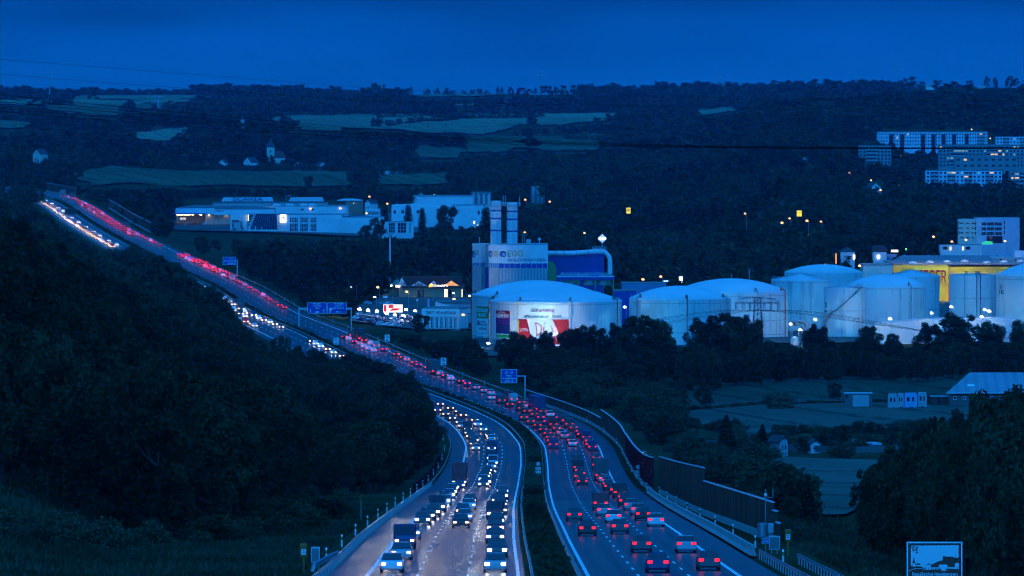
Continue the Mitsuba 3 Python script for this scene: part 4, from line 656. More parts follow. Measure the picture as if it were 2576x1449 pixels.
for za, zb, m in ((10.0, 11.5, 'm_crimson'), (8.9, 10.0, 'm_plum'), (7.2, 8.9, 'm_violet'), (3.0, 4.2, 'm_green')): t.sub(k, 'colour_band', curved(a0(-63), a0(-43.4), za, zb, R, .06), m)
for s, zz, h in (('DEUTSCHES', 10.75, .4), ('KINDER-MEDIEN-FESTIVAL', 10.05, .42), ('GOLDENER SPATZ', 9.3, .62), ('WWW.GOLDENERSPATZ.DE', 3.9, .36)): t.sub(k, 'lettering', wrap(textc(s, a0(-53.2), zz, h, -.13, True, 6.4 if len(s) > 10 else 3.2), R), 'm_white')
flat('m_plum', (0.30, 0.015, 0.12)); flat('m_violet', (0.09, 0.02, 0.16))
t = tank('white storage tank behind the bannered one, with a green study poster', 1350, 1850, 21.0, 14.4, 4.6, seams=(.96,), pipes=((A(-86), 'm_red'), (A(-40), 'm_seam')))
k = t.part('study_banner', curved(a0(-67), a0(-46), 7.3, 11.1, R, .02), 'm_green'); [t.sub(k, 'lettering', wrap(textc(s, a0(-57.5), zz, 1.1, -.1, True, w), R), 'm_white') for s, zz, w in (('STUDIEREN', 9.3, 6.6), ('IN GERA', 7.75, 4.6))]
k = t.part('school_banner', curved(a0(-67), a0(-46), 1.6, 7.0, R, .02), 'm_banner'); [t.sub(k, 'lettering', wrap(textc(s, a0(-55.5), zz, .62, -.1, False, w), R), 'm_navy') for s, zz, w in (('Duale', 5.9, 2.6), ('Hochschule', 5.0, 4.8), ('HOCHSCHULE', 3.6, 4.6))]; t.sub(k, 'emblem', curved(a0(-65.3), a0(-61.8), 5.0, 6.5, R, .08), 'm_navy'); t.sub(k, 'stripe', curved(a0(-66), a0(-47), 2.2, 2.5, R, .08), 'm_pale_blue')
tank('white domed tank in the middle, left of the pylon', 1711, 1800, 16.1, 14.6, 3.9, seams=(.93, .3), pipes=((A(-58), 'm_seam'), (A(6), 'm_red'), (A(62), 'm_seam')))
tank('large blue-lit domed tank behind the lattice pylon', 1838, 1850, 18.7, 15.9, 4.2, seams=(.95, .45, .16), pipes=((A(-60), 'm_seam'), (A(25), 'm_seam'), (A(66), 'm_red')))
tank('pale ribbed tank with a stair platform at the left of the tank farm', 2014, 1900, 9.8, 18.2, 2.2, 'cone', seams=(.98,))
tank('domed tank at the back with a yellow stair rail over its roof', 2072, 1960, 13.5, 18.4, 2.6, seams=(), rails='m_yellow_rail')
ts = tank('slim white tank with a curved outside stair and the number 21', 2125.9, 1850, 6.75, 17.0, .5, 'cone', seams=(.58,))
tank('big domed tank right of the tank with the stair', 2228, 1900, 13.3, 15.6, 4.0, seams=(.98,), pipes=((A(35), 'm_seam'),))
tank('cone roofed tank in front of the yellow furniture store', 2294, 1960, 9.5, 17.1, 1.9, 'cone', seams=(.72, .35), rail=False)
tank('narrow tank with dark vertical pipes at the right of the tank farm', 2447, 1900, 7.7, 18.2, .3, 'cone', seams=(.60,), pipes=((A(-24), 'm_seam'), (A(5), 'm_pipe_dark'), (A(14), 'm_pipe_dark')))
te = tank('last white tank at the right edge marked 11 A III', 2632, 1850, 16.3, 19.6, 4.5, seams=(.95,))
for s, zz, h in (('11', 15.6, 1.15), ('A III', 13.9, 1.0)): te.part('lettering', wrap(textc(s, A(-68) * 16.3, zz, h, -.08, True), 16.3), 'm_black')
for s, zz, h, w in (('21', 11.0, 1.5, 1.9), ('Wasser', 9.3, .6, 2.4)): ts.part('lettering', wrap(textc(s, A(-70) * 6.75, zz, h, -.08, True, w), 6.75), 'm_black')
# the curved stair: stringers, treads and rail winding up the slim tank
sa = np.linspace(A(-100), A(38), 40); sz = np.interp(sa, [A(-100), A(-38), A(-28), A(38)], [1.5, 9.6, 9.9, 17.2]); Rs_ = 6.75
for r, dz_ in ((.25, 0), (1.05, 0), (1.05, 1.1), (.25, 1.1)): ts.part('stair_stringer' if dz_ == 0 else 'stair_rail', tube([((Rs_ + r) * math.sin(a), -(Rs_ + r) * math.cos(a), z + dz_) for a, z in zip(sa, sz)], .12 if dz_ == 0 else .05, 5), 'm_pipe_dark' if dz_ == 0 else 'm_seam')
for a, z in zip(sa[::2], sz[::2]): ts.part('tread', T=T4().rotate([0, 0, 1], math.degrees(a)).translate([-.2, -Rs_ - 1.05, z - .05]).scale([.45, .85, .08]), mesh=UNIT, bsdf='m_seam')
ts.part('platform', mov(slab([(-1.2, -1), (1.2, -1), (1.2, 1), (-1.2, 1)], 0, .15), 4.2, -5.2, 17.3), 'm_pipe_dark'); ts.part('platform_rail', cat(*[tube([(3.1, -6.2, 17.4 + q), (5.4, -6.2, 17.4 + q), (5.4, -4.2, 17.4 + q)], .06, 4) for q in (.6, 1.2)]), 'm_pipe_dark')

class Facade(Thing):
    """A thing with its origin at the foot of its front face's left end; x along the front, y away from the camera."""
    def __init__(s, name, label, cat_, px0, px1, D, foot=None, group=None, rz=0.0):
        D = float(hit((px0 + px1) / 2, foot)[1]) if foot else D; s.D, s.px0 = D, px0; x = rpx(px0, D); s.w = rpx(px1, D) - x; z = float(min(ground(np.array([x, x + s.w]), np.array([D, D])))); s.z0 = z; s.s = FL / D
        super().__init__(name, label, cat_, (x, D, z), rz, group)
    def X(s, px): return (px - s.px0) / s.s
    def Z(s, py): return ZC - (py - HY) / s.s - s.z0
    def win(s, x0, x1, z0, z1, m='m_glass', y=0.0, name='window', **k): return s.part(name, UNIT, m, T=cell(x0, x1, y - .08, y + .05, z0, z1), **k)
# power plant
t = Facade('power_plant', 'tall power plant block with white lettered bands under two chimneys', 'power plant', 1254.4, 1378, 1960); zt = t.Z(616.5); zb = t.Z(662.6); zc = t.Z(674.6); w = t.w; dpt = 16
t.part('wall', bx(0, w, 0, dpt, -1, zc), 'm_sheet'); t.part('window_band', bx(.04, w - .04, .04, dpt - .1, zc, zb), 'm_cobalt'); t.part('parapet', bx(-.05, w + .05, -.05, dpt, zb, zt), 'm_wall_white'); t.part('coping', bx(-.15, w + .15, -.15, dpt + .1, zt, zt + .35), 'm_frame')
for i in range(10): x = w * i / 9; t.part('mullion', UNIT, 'm_cap', T=cell(x - .08, x + .08, -.02, .1, zc, zb))
# its left face, turned a little towards us, and the second block behind
tl = slab([(0, 0), (0, dpt), (-4.2, 15.0), (-8.3, 3.0)], 0, 1)
def band(poly, z0, z1): return slab(poly, z0, z1)
def face(name, th, p0, p1, z0, z1, zb, zc, zt, egg):
    a = np.array([*p0, 0.0]); b = np.array([*p1, 0.0]); L = np.linalg.norm(b - a); rz = math.atan2(b[1] - a[1], b[0] - a[0]); M = T4().translate([*p0, 0.0]).rotate([0, 0, 1], math.degrees(rz))
    th.part('wall', bx(0, L, 0, 6, z0, zc), 'm_wall_grey', T=M); th.part('window_band', bx(.03, L - .03, .05, 5.9, zc, zb), 'm_glass_blue', T=M); th.part('parapet', bx(0, L, -.04, 6, zb, zt), 'm_wall_white', T=M)
    for i in range(6): x = L * i / 5; th.part('mullion', UNIT, 'm_cap', T=M @ cell(x - .07, x + .07, -.03, .1, zc, zb))
    return M, L
def egg_logo(th, M, x, z, r, kx=1.0, sub=False):
    for i, (q, m) in enumerate(((1.0, 'm_navy'), (.55, 'm_pale_blue'))):
        pts = [(x + kx * (r * q * math.cos(a) + .18 * r * i), z + r * q * math.sin(a) - .1 * r * i) for a in np.linspace(0, 2 * np.pi, 25)[:-1]]; th.part('globe_emblem', prism(pts, -.1 - .04 * i, -.06), m, T=M)
    for i in (1, 2): pts = [(x - kx * (r * (1 + .22 * i)) * math.cos(a), z + r * (1.0) * math.sin(a)) for a in np.linspace(-1, 1, 12)]; pts += [(x - kx * (r * (1 + .22 * i) - .1 * r) * math.cos(a), z + r * math.sin(a)) for a in np.linspace(1, -1, 12)]; th.part('emblem_arc', prism(pts, -.1, -.06), 'm_navy', T=M)
I4 = T4()
M, L = face('left', t, (-3.42, 2.6), (-.02, .05), -1, 0, zb, zc, zt, 1); egg_logo(t, M, .85, t.Z(639), 1.2, .5); t.part('lettering', textc('EGG', 2.85, t.Z(645.5), 1.9, -.1, True, 2.3), 'm_gold', T=M, label='gold letters EGG on the narrow face')
egg_logo(t, I4, t.X(1265.5), t.Z(639), 1.05); t.part('lettering', textc('EGG', t.X(1296), t.Z(645), 2.0, -.12, True, 5.4), 'm_gold', label='dark gold letters EGG on the wide face'); t.part('lettering', textc('ENERGIEVERSORGUNGGERA', t.X(1325.5), t.Z(657.5), .95, -.12, True, (97 / t.s)), 'm_navy')
M2 = Facade('power_plant', 'narrow lettered block of the power plant at the far left', 'power plant', 1188, 1211, 1985); b = M2
_, L = face('b', b, (0, 3.0), (b.w, 0), -1, 0, b.Z(661), b.Z(670), b.Z(612.5), 1); MM = _; egg_logo(b, MM, .75, b.Z(640), 1.2, .5); b.part('lettering', textc('EGG', 2.1, b.Z(643), 1.8, -.1, True, 1.9), 'm_gold', T=MM)
b.part('link_wall', bx(b.w - .1, b.w + 3.4, 1.5, 9, -1, b.Z(613.5)), 'm_sheet'); b.part('link_glazing', bx(b.w + .2, b.w + 3.1, 1.35, 1.5, -1, b.Z(673)), 'm_cobalt'); b.part('catwalk', bx(b.w, b.w + 3.3, .9, 1.5, b.Z(668), b.Z(667)), 'm_cap'); b.part('roof_antenna', tube([(2.5, 4, b.Z(612)), (2.5, 4, b.Z(596))], .12, 5), 'm_wall_white')
for nm, px, topy in (('left', 1247.5, 505), ('right', 1288.5, 509)):
    D = 1970; x = rpx(px, D); z0 = ZC - (618 - HY) * D / FL; s_ = FL / D; r = 13.6 / s_; H = (618 - topy) / s_; lab = f'white chimney with blue rings and a railed platform, {nm} one of the pair'
    t2 = Thing('chimney', lab, 'chimney', (x, D, z0 - 2)); t2.part('shaft', lathe([(r, 0), (r, H + 1.0), (r * .93, H + 1.2), (r * .93, H + 2)], 32), 'm_tank', smooth=40)
    for q in (529.5, 549.5, 579.5): zq = 2 + (618 - q - (2 if px > 1270 else 0)) / s_; t2.part('blue_ring', lathe([(r, zq - .26), (r + .05, zq - .26), (r + .05, zq + .26), (r, zq + .26)], 32), 'm_cobalt')
    zp = 2 + (618 - 517) / s_; t2.part('platform', lathe([(r, zp - .2), (r + 1.0, zp - .2), (r + 1.0, zp), (r, zp)], 24), 'm_seam'); an = np.linspace(0, 2 * np.pi, 25)
    for q in (.55, 1.1): t2.part('handrail', tube([((r + .95) * math.cos(a), (r + .95) * math.sin(a), zp + q) for a in an], .05, 4), 'm_rail')
    for a in an[:-1:2]: t2.part('rail_post', UNIT, 'm_rail', T=T4().translate([(r + .95) * math.cos(a) - .04, (r + .95) * math.sin(a) - .04, zp]).scale([.08, .08, 1.15]))
    t2.part('ladder', cat(tube([(.2, -r - .35, 0), (.2, -r - .35, zp)], .05, 4), tube([(.75, -r - .3, 0), (.75, -r - .3, zp)], .05, 4), *[tube([(.2, -r - .35, q), (.75, -r - .3, q)], .03, 3) for q in np.arange(.4, zp, .6)]), 'm_seam')
    for a in (2.6, 0.4): t2.part('lightning_rod', tube([(r * math.cos(a) * 1.45, r * math.sin(a), zp), (r * math.cos(a) * 1.45, r * math.sin(a), zp + 3.4)], .07, 4), 'm_white')
# roof plant and an unseen floodlight placed to light the narrow faces
x = rpx(1203, 1938); zg = float(ground(x, 1938)); fl = Thing('floodlight', 'unseen ground floodlight, lights the narrow lettered power plant faces', 'lamp', (x, 1938, zg)); fl.part('housing', bx(-.4, .4, -.2, .2, .3, .9), 'm_frame'); fl.part('stand', bx(-.1, .1, -.1, .1, -.5, .3), 'm_frame')
for tx, tp in ((1200, 640), (1243, 640)): scene[f'unseen_plant_flood_{tx}'] = {'type': 'spot', 'to_world': T4().look_at(origin=[x, 1938.4, zg + 1.1], target=[rpx(tx, 1962), 1964.0, ZC - (tp - HY) * 1962 / FL], up=[1, 0, 0]), 'intensity': rgb(620, 800, 760), 'cutoff_angle': 20.0, 'beam_width': 6.0, 'sampling_weight': 2.0}
t.part('roof_unit', bx(w * .56, w * .66, 5, 8, zt, zt + 1.9), 'm_wall_grey'); t.part('roof_unit', bx(w * .73, w * .76, 5, 7, zt, zt + 1.0), 'm_pipe_dark'); t.part('roof_dome', mov(lathe([(.2, 0), (.2, 1.4), (.55, 1.7), (.4, 2.3), (.0, 2.5)], 10), w * .83, 5, zt), 'm_cap'); t.part('roof_aerial', cat(*[tube([(w * .48 + q, 5, zt), (w * .48 + q, 5, zt + 3.8)], .07, 4) for q in (0, .7)]), 'm_rail')
# blue turbine hall with the green rounded end
h = Facade('turbine_hall', 'deep blue hall with a green rounded corner beside the power plant', 'industrial hall', 1377.8, 1524, 1972); Z = h.Z
h.part('wall', bx(.05, h.X(1520), 2, 22, -1, Z(641)), 'm_cobalt'); q = [(0, -1)] + [(0, Z(656))] + [(h.X(1380) + 3.0 * math.sin(a), Z(668) + 1.65 * math.cos(a)) for a in np.linspace(0, np.pi / 2, 8)] + [(h.X(1400), -1)]; h.part('rounded_end', prism([(0, -1), (0, Z(656)), (h.X(1385), Z(657)), (h.X(1392), Z(661)), (h.X(1397.5), Z(669)), (h.X(1400), Z(680)), (h.X(1400), -1)], .6, 2.0), 'm_plant_green')
pz = Z(637); h.part('exhaust_pipe', tube([(0, .8, pz), (h.X(1440), .8, pz), (h.X(1500), .8, pz + .6), (h.X(1522), .8, pz + .4), (h.X(1532), .8, Z(645)), (h.X(1534.5), .8, Z(655)), (h.X(1534.5), .8, Z(690))], .85, 10), 'm_tank', smooth=50)
for px in (1400, 1420, 1450, 1480): h.part('pipe_flange', mov(rot((lambda m: (m[0][:, [2, 1, 0]], m[1][:, ::-1]))(lathe([(.85, -.12), (1.0, -.1), (1.0, .1), (.85, .12)], 12)), 0), h.X(px), .8, pz + (.0 if px < 1441 else (px - 1440) * .01)), 'm_seam')
h.part('roof_platform', bx(h.X(1490), h.X(1524), 1, 5, Z(636) + .6, Z(636) + 1.0), 'm_wall_grey'); h.part('platform_rail', cat(*[tube([(h.X(1490), 1, Z(636) + 1 + k), (h.X(1524), 1, Z(636) + 1 + k)], .06, 4) for k in (.5, 1.0)], *[tube([(h.X(p), 1, Z(636) + 1), (h.X(p), 1, Z(636) + 2)], .06, 4) for p in range(1490, 1526, 5)]), 'm_rail')
g = Facade('cooler_deck', 'blue air cooler deck on slanted green legs beside the blue hall', 'cooling plant', 1402, 1545, 1945); Z = g.Z
g.part('deck', bx(0, g.w, 0, 10, Z(703.5), Z(697)), 'm_cobalt'); g.part('deck_edge', bx(-.1, g.w + .1, -.1, 10, Z(697), Z(695.5)), 'm_cap')
for px in (1413, 1456, 1498, 1543): g.part('leg', bx(g.X(px) - .2, g.X(px) + .2, .2, .6, -1, Z(703.5)), 'm_plant_green')
for px, dx in ((1424, 8), (1424, -8), (1448, 14), (1448, -14), (1530, 13), (1530, -13)): g.part('brace', tube([(g.X(px), .4, Z(704)), (g.X(px + dx), .4, Z(728))], .17, 5), 'm_plant_green')
for i, px in enumerate((1440, 1482, 1520)): g.part('fan_shroud', mov(lathe([(1.6, 0), (2.3, .3), (2.4, 1.9), (2.4, 2.2)], 20), g.X(px), 4, Z(720)), 'm_wall_grey')
for z in (Z(687), Z(691)): g.part('rail', tube([(g.X(1410), 0, z), (g.X(1535), 0, z)], .09, 5), 'm_rail')
for px in range(1412, 1540, 21): g.part('rail_post', bx(g.X(px) - .09, g.X(px) + .09, -.1, .1, Z(695), Z(687)), 'm_rail')
g.part('cooler_unit', bx(g.X(1488), g.X(1505), 3, 6, Z(695), Z(681)), 'm_sheet_blue')
for i, (a_, b_, ty, D, m, lab) in enumerate(((1565, 1676, 714, 1935, 'm_pale_blue_wall', 'low pale blue building with a flat roof right of the cooler deck'), (1545, 1600, 733, 1890, 'm_sheet_blue', 'low dark blue shed between the tanks and the cooler deck'))):
    q = Facade('low_building', lab, 'building', a_, b_, D); q.part('wall', bx(0, q.w, 0, 14, -1, q.Z(ty)), m); q.part('roof', bx(-.2, q.w + .2, -.2, 14.2, q.Z(ty), q.Z(ty) + .3), 'm_flat_roof')
paint('m_pale_blue_wall', (0.13, 0.22, 0.36), 0.6)
# lattice pylon before the tanks
D = 1665; x = rpx(1906, D); z = float(ground(x, D)); s_ = FL / D; t = Thing('power_pylon', 'lattice power pylon with wide arms before the blue tank', 'pylon', (x, D, z)); Ht = (ZC - (748 - HY) / s_) - z; zl = (ZC - (762 - HY) / s_) - z; hw = 5.2 / 1
b0, b1 = 1.9, 1.2
for sx_, sy_ in ((-1, -1), (1, -1), (1, 1), (-1, 1)): t.part('leg', tube([(sx_ * b0, sy_ * b0, 0), (sx_ * b1 * .7, sy_ * b1 * .7, Ht)], .13, 4), 'm_pipe_dark')
lat = []
for i in range(14):
    za, zb_ = Ht * i / 14, Ht * (i + 1) / 14; ra, rb = (b0 + (b1 * .7 - b0) * za / Ht), (b0 + (b1 * .7 - b0) * zb_ / Ht)
    for y_ in (-1, 1): lat += [tube([(-ra, y_ * ra, za), (rb, y_ * rb, zb_)], .06, 3), tube([(ra, y_ * ra, za), (-rb, y_ * rb, zb_)], .06, 3)]
    for x_ in (-1, 1): lat += [tube([(x_ * ra, -ra, za), (x_ * rb, rb, zb_)], .06, 3)]
t.part('lattice', cat(*lat), 'm_pipe_dark', kind='stuff', label='thin crossing braces of the pylon'); aw = 55 / s_; uw = 46 / s_
t.part('crossarm', cat(tube([(-aw, 0, zl), (aw, 0, zl)], .16, 4), tube([(-uw, 0, Ht - .3), (0, 0, Ht), (uw, 0, Ht - .5)], .14, 4), *[tube([(k * aw / 6, 0, zl), ((k + .5) * aw / 6 * .85, 0, Ht - .3), ((k + 1) * aw / 6, 0, zl)], .06, 3) for k in range(-6, 6)]), 'm_pipe_dark')
ins = []
for k, px in enumerate((1852, 1870, 1887, 1923, 1940, 1958)):
    xx = (px - 1906) / s_; ins.append(xx)
    for d in (-.22, .22): t.part('insulator', tube([(xx + d, 0, zl - .1), (xx + d, 0, zl - 2.0)], .12, 5), 'm_pipe_dark')
def wire(label, pts, r, name='power_line', group=None, m='m_wire'):
    q = np.array(pts, float); s_ = np.linspace(0, len(q) - 1, 60); c_ = np.stack([CubicSpline(np.arange(len(q)), q[:, i])(s_) for i in range(3)], 1); Thing(name, label, 'power line', group=group).solid(tube(c_, r, 5), m)
scene['m_wire'] = {'type': 'twosided', 'bsdf': {'type': 'diffuse', 'reflectance': rgb(.006, .006, .006)}}
for k, xx in enumerate(ins):
    e = np.array([x + xx, D, z + zl - 2.1]); a = W(1165 - 2 * k, 838 + 2.2 * k, 1560); b_ = W(2700, 828 + 2.5 * k, 1585); m1 = (e + a) / 2 - [0, 0, 2.5]; m2 = (e + b_) / 2 - [0, 0, 2.5]
    wire(f'thin conductor of the lattice pylon across the tanks, {nth(k)} from the left at the pylon', [a, m1, e, m2, b_], .035, group='conductors of the lattice pylon')
# the high line across the valley
for i, (y0, y1, y2, y3) in enumerate(((237.5, 319, 365, 371), (247.5, 325, 366.5, 371.6), (255, 329, 368, 372.2), (266, 332, 369, 372.8), (272.5, 336.5, 370, 373.4), (280, 343.5, 371.5, 374))):
    wire(f'dark high voltage conductor across the whole picture, {nth(i)} from the top at the left edge', [W(-250, y0 - 26, 380), W(0, y0, 400), W(859, y1, 500), W(1717, y2, 640), W(2576, y3, 800), W(2900, y3 + 1, 860)], .019)
for i, (y0, y1, y2, y3) in enumerate(((149, 216, 240, 252), (187, 249, 263, 276))):
    wire(f'thin earth wire across the sky at the left, {("upper", "lower")[i]} one', [W(-250, y0 - 18, 380), W(0, y0, 400), W(859, y1, 500), W(1400, y2, 590), W(2300, y3 , 760), W(2900, y3 + 4, 860)], .012)

# tank farm shed, pipe rack
q = Facade('tank_farm_shed', 'long pale shed wall lit by floodlights below the tank farm', 'shed', 2199, 2552, 1795); Z = q.Z
q.part('wall', prism([(0, -1), (q.w, -1), (q.w, Z(800)), (q.X(2320), Z(804)), (0, Z(815))], 0, 8), 'm_wall_white'); q.part('coping', loft([[(X_, y_, z_ + o) for y_, o in ((-.15, 0), (8, 0), (8, .25), (-.15, .25))] for X_, z_ in ((0, Z(815)), (q.X(2320), Z(804)), (q.w, Z(800)))]), 'm_cap')
for px in (2213, 2239, 2243, 2540): q.part('ladder' if px < 2250 else 'downpipe', bx(q.X(px) - .06, q.X(px) + .06, -.12, 0, 0, Z(808)), 'm_seam')
q = Facade('pipe_rack', 'steel pipe rack with thick bent pipes beside the blue tank', 'pipe rack', 1986, 2035, 1800); Z = q.Z
for i, (y_, px) in enumerate(((808, 2034), (813, 2026), (818, 2018))): q.part('pipe', tube([(0, i * .8, Z(y_)), (q.X(px) - .6, i * .8, Z(y_)), (q.X(px), i * .8, Z(y_) - .6), (q.X(px), i * .8, 0)], .28, 8), 'm_pipe_dark' if i else 'm_seam')
for px in (1990, 2010): q.part('post', bx(q.X(px) - .12, q.X(px) + .12, .6, .9, -1, Z(820)), 'm_seam')
q.part('vessel', mov(lathe([(.0, 0), (1.3, .3), (1.4, 2.6), (.6, 3.1), (0, 3.2)], 14), q.X(2000), 2.2, 0), 'm_tank')
# ---------------------------------------------------------------- car yard, restaurant, halls, town, village
def lit(t, name, mesh, L, m='m_lamp', **k): return t.part(name, mesh, m, emit=L, **k)
WARM, WHITE, ORANGE = np.array([1, .72, .38]), np.array([1, .97, .9]), np.array([1, .40, .07])
# used car hall
q = Facade('car_hall', 'white used car hall with a lettered front and tall slit windows', 'car dealership', 1062, 1155, 1935, rz=-.22); Z = lambda h: h; w = q.w * 1.03; H = q.Z(778)
q.part('wall', bx(0, w, 0, 18, -1, H), 'm_wall_white'); q.part('fascia', bx(-.1, w + .2, -.35, 0, H - 2.4, H + .2), 'm_banner'); q.part('roof', bx(-.3, w + .3, .05, 18.3, H + .2, H + .5), 'm_flat_roof'); q.part('lettering', textc('DIENST - UND JAHRESWAGEN', w * .52, H - 1.6, .95, -.42, True, w * .8), 'm_black')
for i in range(7):
    for d in (0, .45): q.win(w * (.12 + .125 * i) + d, w * (.12 + .125 * i) + d + .25, .9, H - 2.7)
q.part('door', bx(w * .64, w * .70, -.12, 0, 0, H - 2.8), 'm_wall_grey')
e = Facade('car_hall', 'pinkish grey annex at the right end of the used car hall', 'car dealership', 1155, 1193, 1945); e.part('wall', bx(0, e.w, 0, 12, -1, e.Z(790)), 'm_wall_grey'); e.part('roof', bx(-.2, e.w + .2, -.2, 12.2, e.Z(790), e.Z(790) + .3), 'm_flat_roof'); e.win(e.X(1178), e.X(1187), 0, e.Z(812), 'm_redroof', name='door')
e = Facade('car_hall', 'low hall with a slanting pale front behind the used car hall', 'car dealership', 1095, 1188, 1985); e.part('wall', prism([(0, -1), (e.X(1130), -1), (e.X(1130), e.Z(769)), (0, e.Z(760))], 0, 3), 'm_wall_white'); e.part('roof', prism([(0, e.Z(761)), (e.X(1188), e.Z(764)), (e.X(1188), e.Z(762)), (e.X(1165), e.Z(757)), (0, e.Z(759.5))], 3, 14), 'm_flat_roof'); e.part('rear_wall', bx(0, e.X(1186), 3.1, 13.8, -1, e.Z(764.5)), 'm_wall_grey')
# lit billboard
q = Facade('billboard', 'brightly lit white and red billboard behind the car yard', 'billboard', 964, 1013, 1975); z0, z1 = q.Z(786), q.Z(766); k = lit(q, 'board', bx(0, q.w, 0, .3, z0, z1), WHITE * 1.3)
q.sub(k, 'red_print', cat(bx(q.w * .03, q.w * .16, -.06, 0, z0 + .3, z1 - .2), bx(q.w * .28, q.w * .52, -.06, 0, z1 - 1.2, z1 - .1), prism([(q.w * .3, z0 + .5), (q.w * .7, z0 + .7), (q.w * .95, z0 + 1.4), (q.w * .5, z0 + 1.5)], -.06, 0)), 'm_crimson', emit=(.75, .03, .05))
for x in (1, q.w - 1): q.part('post', bx(x - .15, x + .15, .1, .3, -1, z0), 'm_galv')
# restaurant
q = Facade('restaurant', 'fast food restaurant with red gabled roofs and lit windows', 'restaurant', 999, 1168, 2230); Z, X = q.Z, q.X; w = q.w
paint('m_ochre_wall', (0.42, 0.28, 0.16), 0.7); paint('m_rust', (0.25, 0.06, 0.04), 0.6)
q.part('wall', bx(X(1003), w - .5, 0, 14, -1, Z(724)), 'm_ochre_wall'); q.part('canopy', bx(X(1008), w, -1.4, 14, Z(724), Z(719)), 'm_rust'); q.part('roof', prism([(X(1000), Z(719.2)), (X(1164), Z(719.2)), (X(1158), Z(696)), (X(1011), Z(696))], 3.0, 10), 'm_redroof')
k = q.part('gable', prism([(X(1000), Z(719)), (X(1022), Z(719)), (X(1010.5), Z(698))], -.2, 3.2), 'm_wall_white', label='steep white gable at the left end')
for px in (1004.5, 1008, 1013.5, 1017): q.sub(k, 'window', UNIT, 'm_glass', T=cell(X(px), X(px + 2.2), -.3, -.15, Z(718), Z(710)))
for a_, b_, top, glow in ((1033, 1074, 707, 0), (1078, 1104, 706, 0), (1116, 1155, 706, 1)):
    mx = (a_ + b_) / 2; q.part('dormer_roof', prism([(X(a_ - 3), Z(719)), (X(mx), Z(top - 2)), (X(b_ + 3), Z(719))], .2, 6), 'm_redroof')
    k = lit(q, 'glazed_gable', prism([(X(a_), Z(719)), (X(b_), Z(719)), (X(mx), Z(top))], -.1, .15), np.array([1, .42, .1]) * 1.1) if glow else q.part('gable', prism([(X(a_), Z(719)), (X(b_), Z(719)), (X(mx), Z(top))], -.1, .15), 'm_wall_white')
    for px in np.linspace(mx - 9, mx + 6, 4): q.sub(k, 'glazing_bar' if glow else 'window', UNIT, 'm_glass', T=cell(X(px), X(px + (1.0 if glow else 3.4)), -.2, -.08, Z(719), Z(711.5)))
for px, wd in ((1050, 9), (1062, 4), (1128, 8)): q.win(X(px), X(px + wd), .3, Z(728))
lit(q, 'doorway_glow', bx(X(1117), X(1126), -.2, 0, .5, Z(727)), WARM * 2.2); lit(q, 'drive_window', bx(X(1161), X(1164), -.15, 0, .3, Z(727)), WARM * 1.5)
lit(q, 'arched_emblem', cat(*[tube([(X(1079.5 + d), -1.6, Z(722)), (X(1081 + d), -1.6, Z(716.3)), (X(1082.6 + d), -1.6, Z(714.5)), (X(1084.2 + d), -1.6, Z(716.3)), (X(1085 + d), -1.6, Z(721.5))], .2, 5) for d in (0, 4.4)]), np.array([1, .72, .03]) * 1.6); lit(q, 'lettering', textc("cDonald's", X(1107), Z(721), .95, -1.6, True, X(1130) - X(1091)), WHITE * 1.6)
t = lit(q, 'roof_sign', bx(X(996), X(1007), -1.9, -1.5, Z(722.5), Z(717.5)), WHITE * 2.2); lit(q, 'sign_end', bx(X(995), X(996.6), -1.95, -1.45, Z(723), Z(716)), np.array([1, .75, .05]) * 2)
for px, py in ((1042, 728), (1060, 728)): scene[f'restaurant_spot_{px}'] = {'type': 'spot', 'to_world': T4().look_at(origin=[rpx(px, 2228), 2227.0, ZC - (py - HY) * 2228 / FL + .5], target=[rpx(px, 2230), 2230.2, ZC - (py + 16 - HY) * 2230 / FL], up=[1, 0, 0]), 'intensity': rgb(9.0, 7.5, 1.6), 'cutoff_angle': 50.0, 'beam_width': 15.0, 'sampling_weight': 1.0}
q.part('chimney', bx(X(1056), X(1060), 5, 6, Z(696), Z(692)), 'm_darkroof')
for px0, px1, ty, m, lab in ((960, 1000, 728, 'm_ochre_wall', 'low ochre wall left of the restaurant'),):
    e = Facade('low_building', lab, 'building', px0, px1, 2240); e.part('wall', bx(0, e.w, 0, 5, -1, e.Z(ty)), m); e.part('roof', bx(-.2, e.w + .2, -.2, 5, e.Z(ty), e.Z(ty) + .3), 'm_rust')
q = Facade('house', 'small house with a red roof among trees behind the restaurant', 'house', 975, 1005, 2340); q.part('wall', bx(.4, q.w - .3, 0, 6, -1, q.Z(692)), 'm_cream'); q.part('roof', prism([(0, q.Z(692)), (q.w, q.Z(692)), (q.w - .8, q.Z(679)), (.8, q.Z(679))], -.3, 6), 'm_redroof')
q = Thing('light_mast', 'very tall slim floodlight mast before the factory hall', 'mast', W0(981, 2250)); hz = ZC - (590 - HY) * 2250 / FL - float(ground(rpx(981, 2250), 2250)); q.part('pole', tube([(0, 0, -1), (0, 0, hz)], [.55, .35], 10), 'm_cap'); q.part('floodlight_ring', lathe([(.3, hz), (1.2, hz + .1), (1.2, hz + .6), (.3, hz + .8)], 12), 'm_wall_grey')
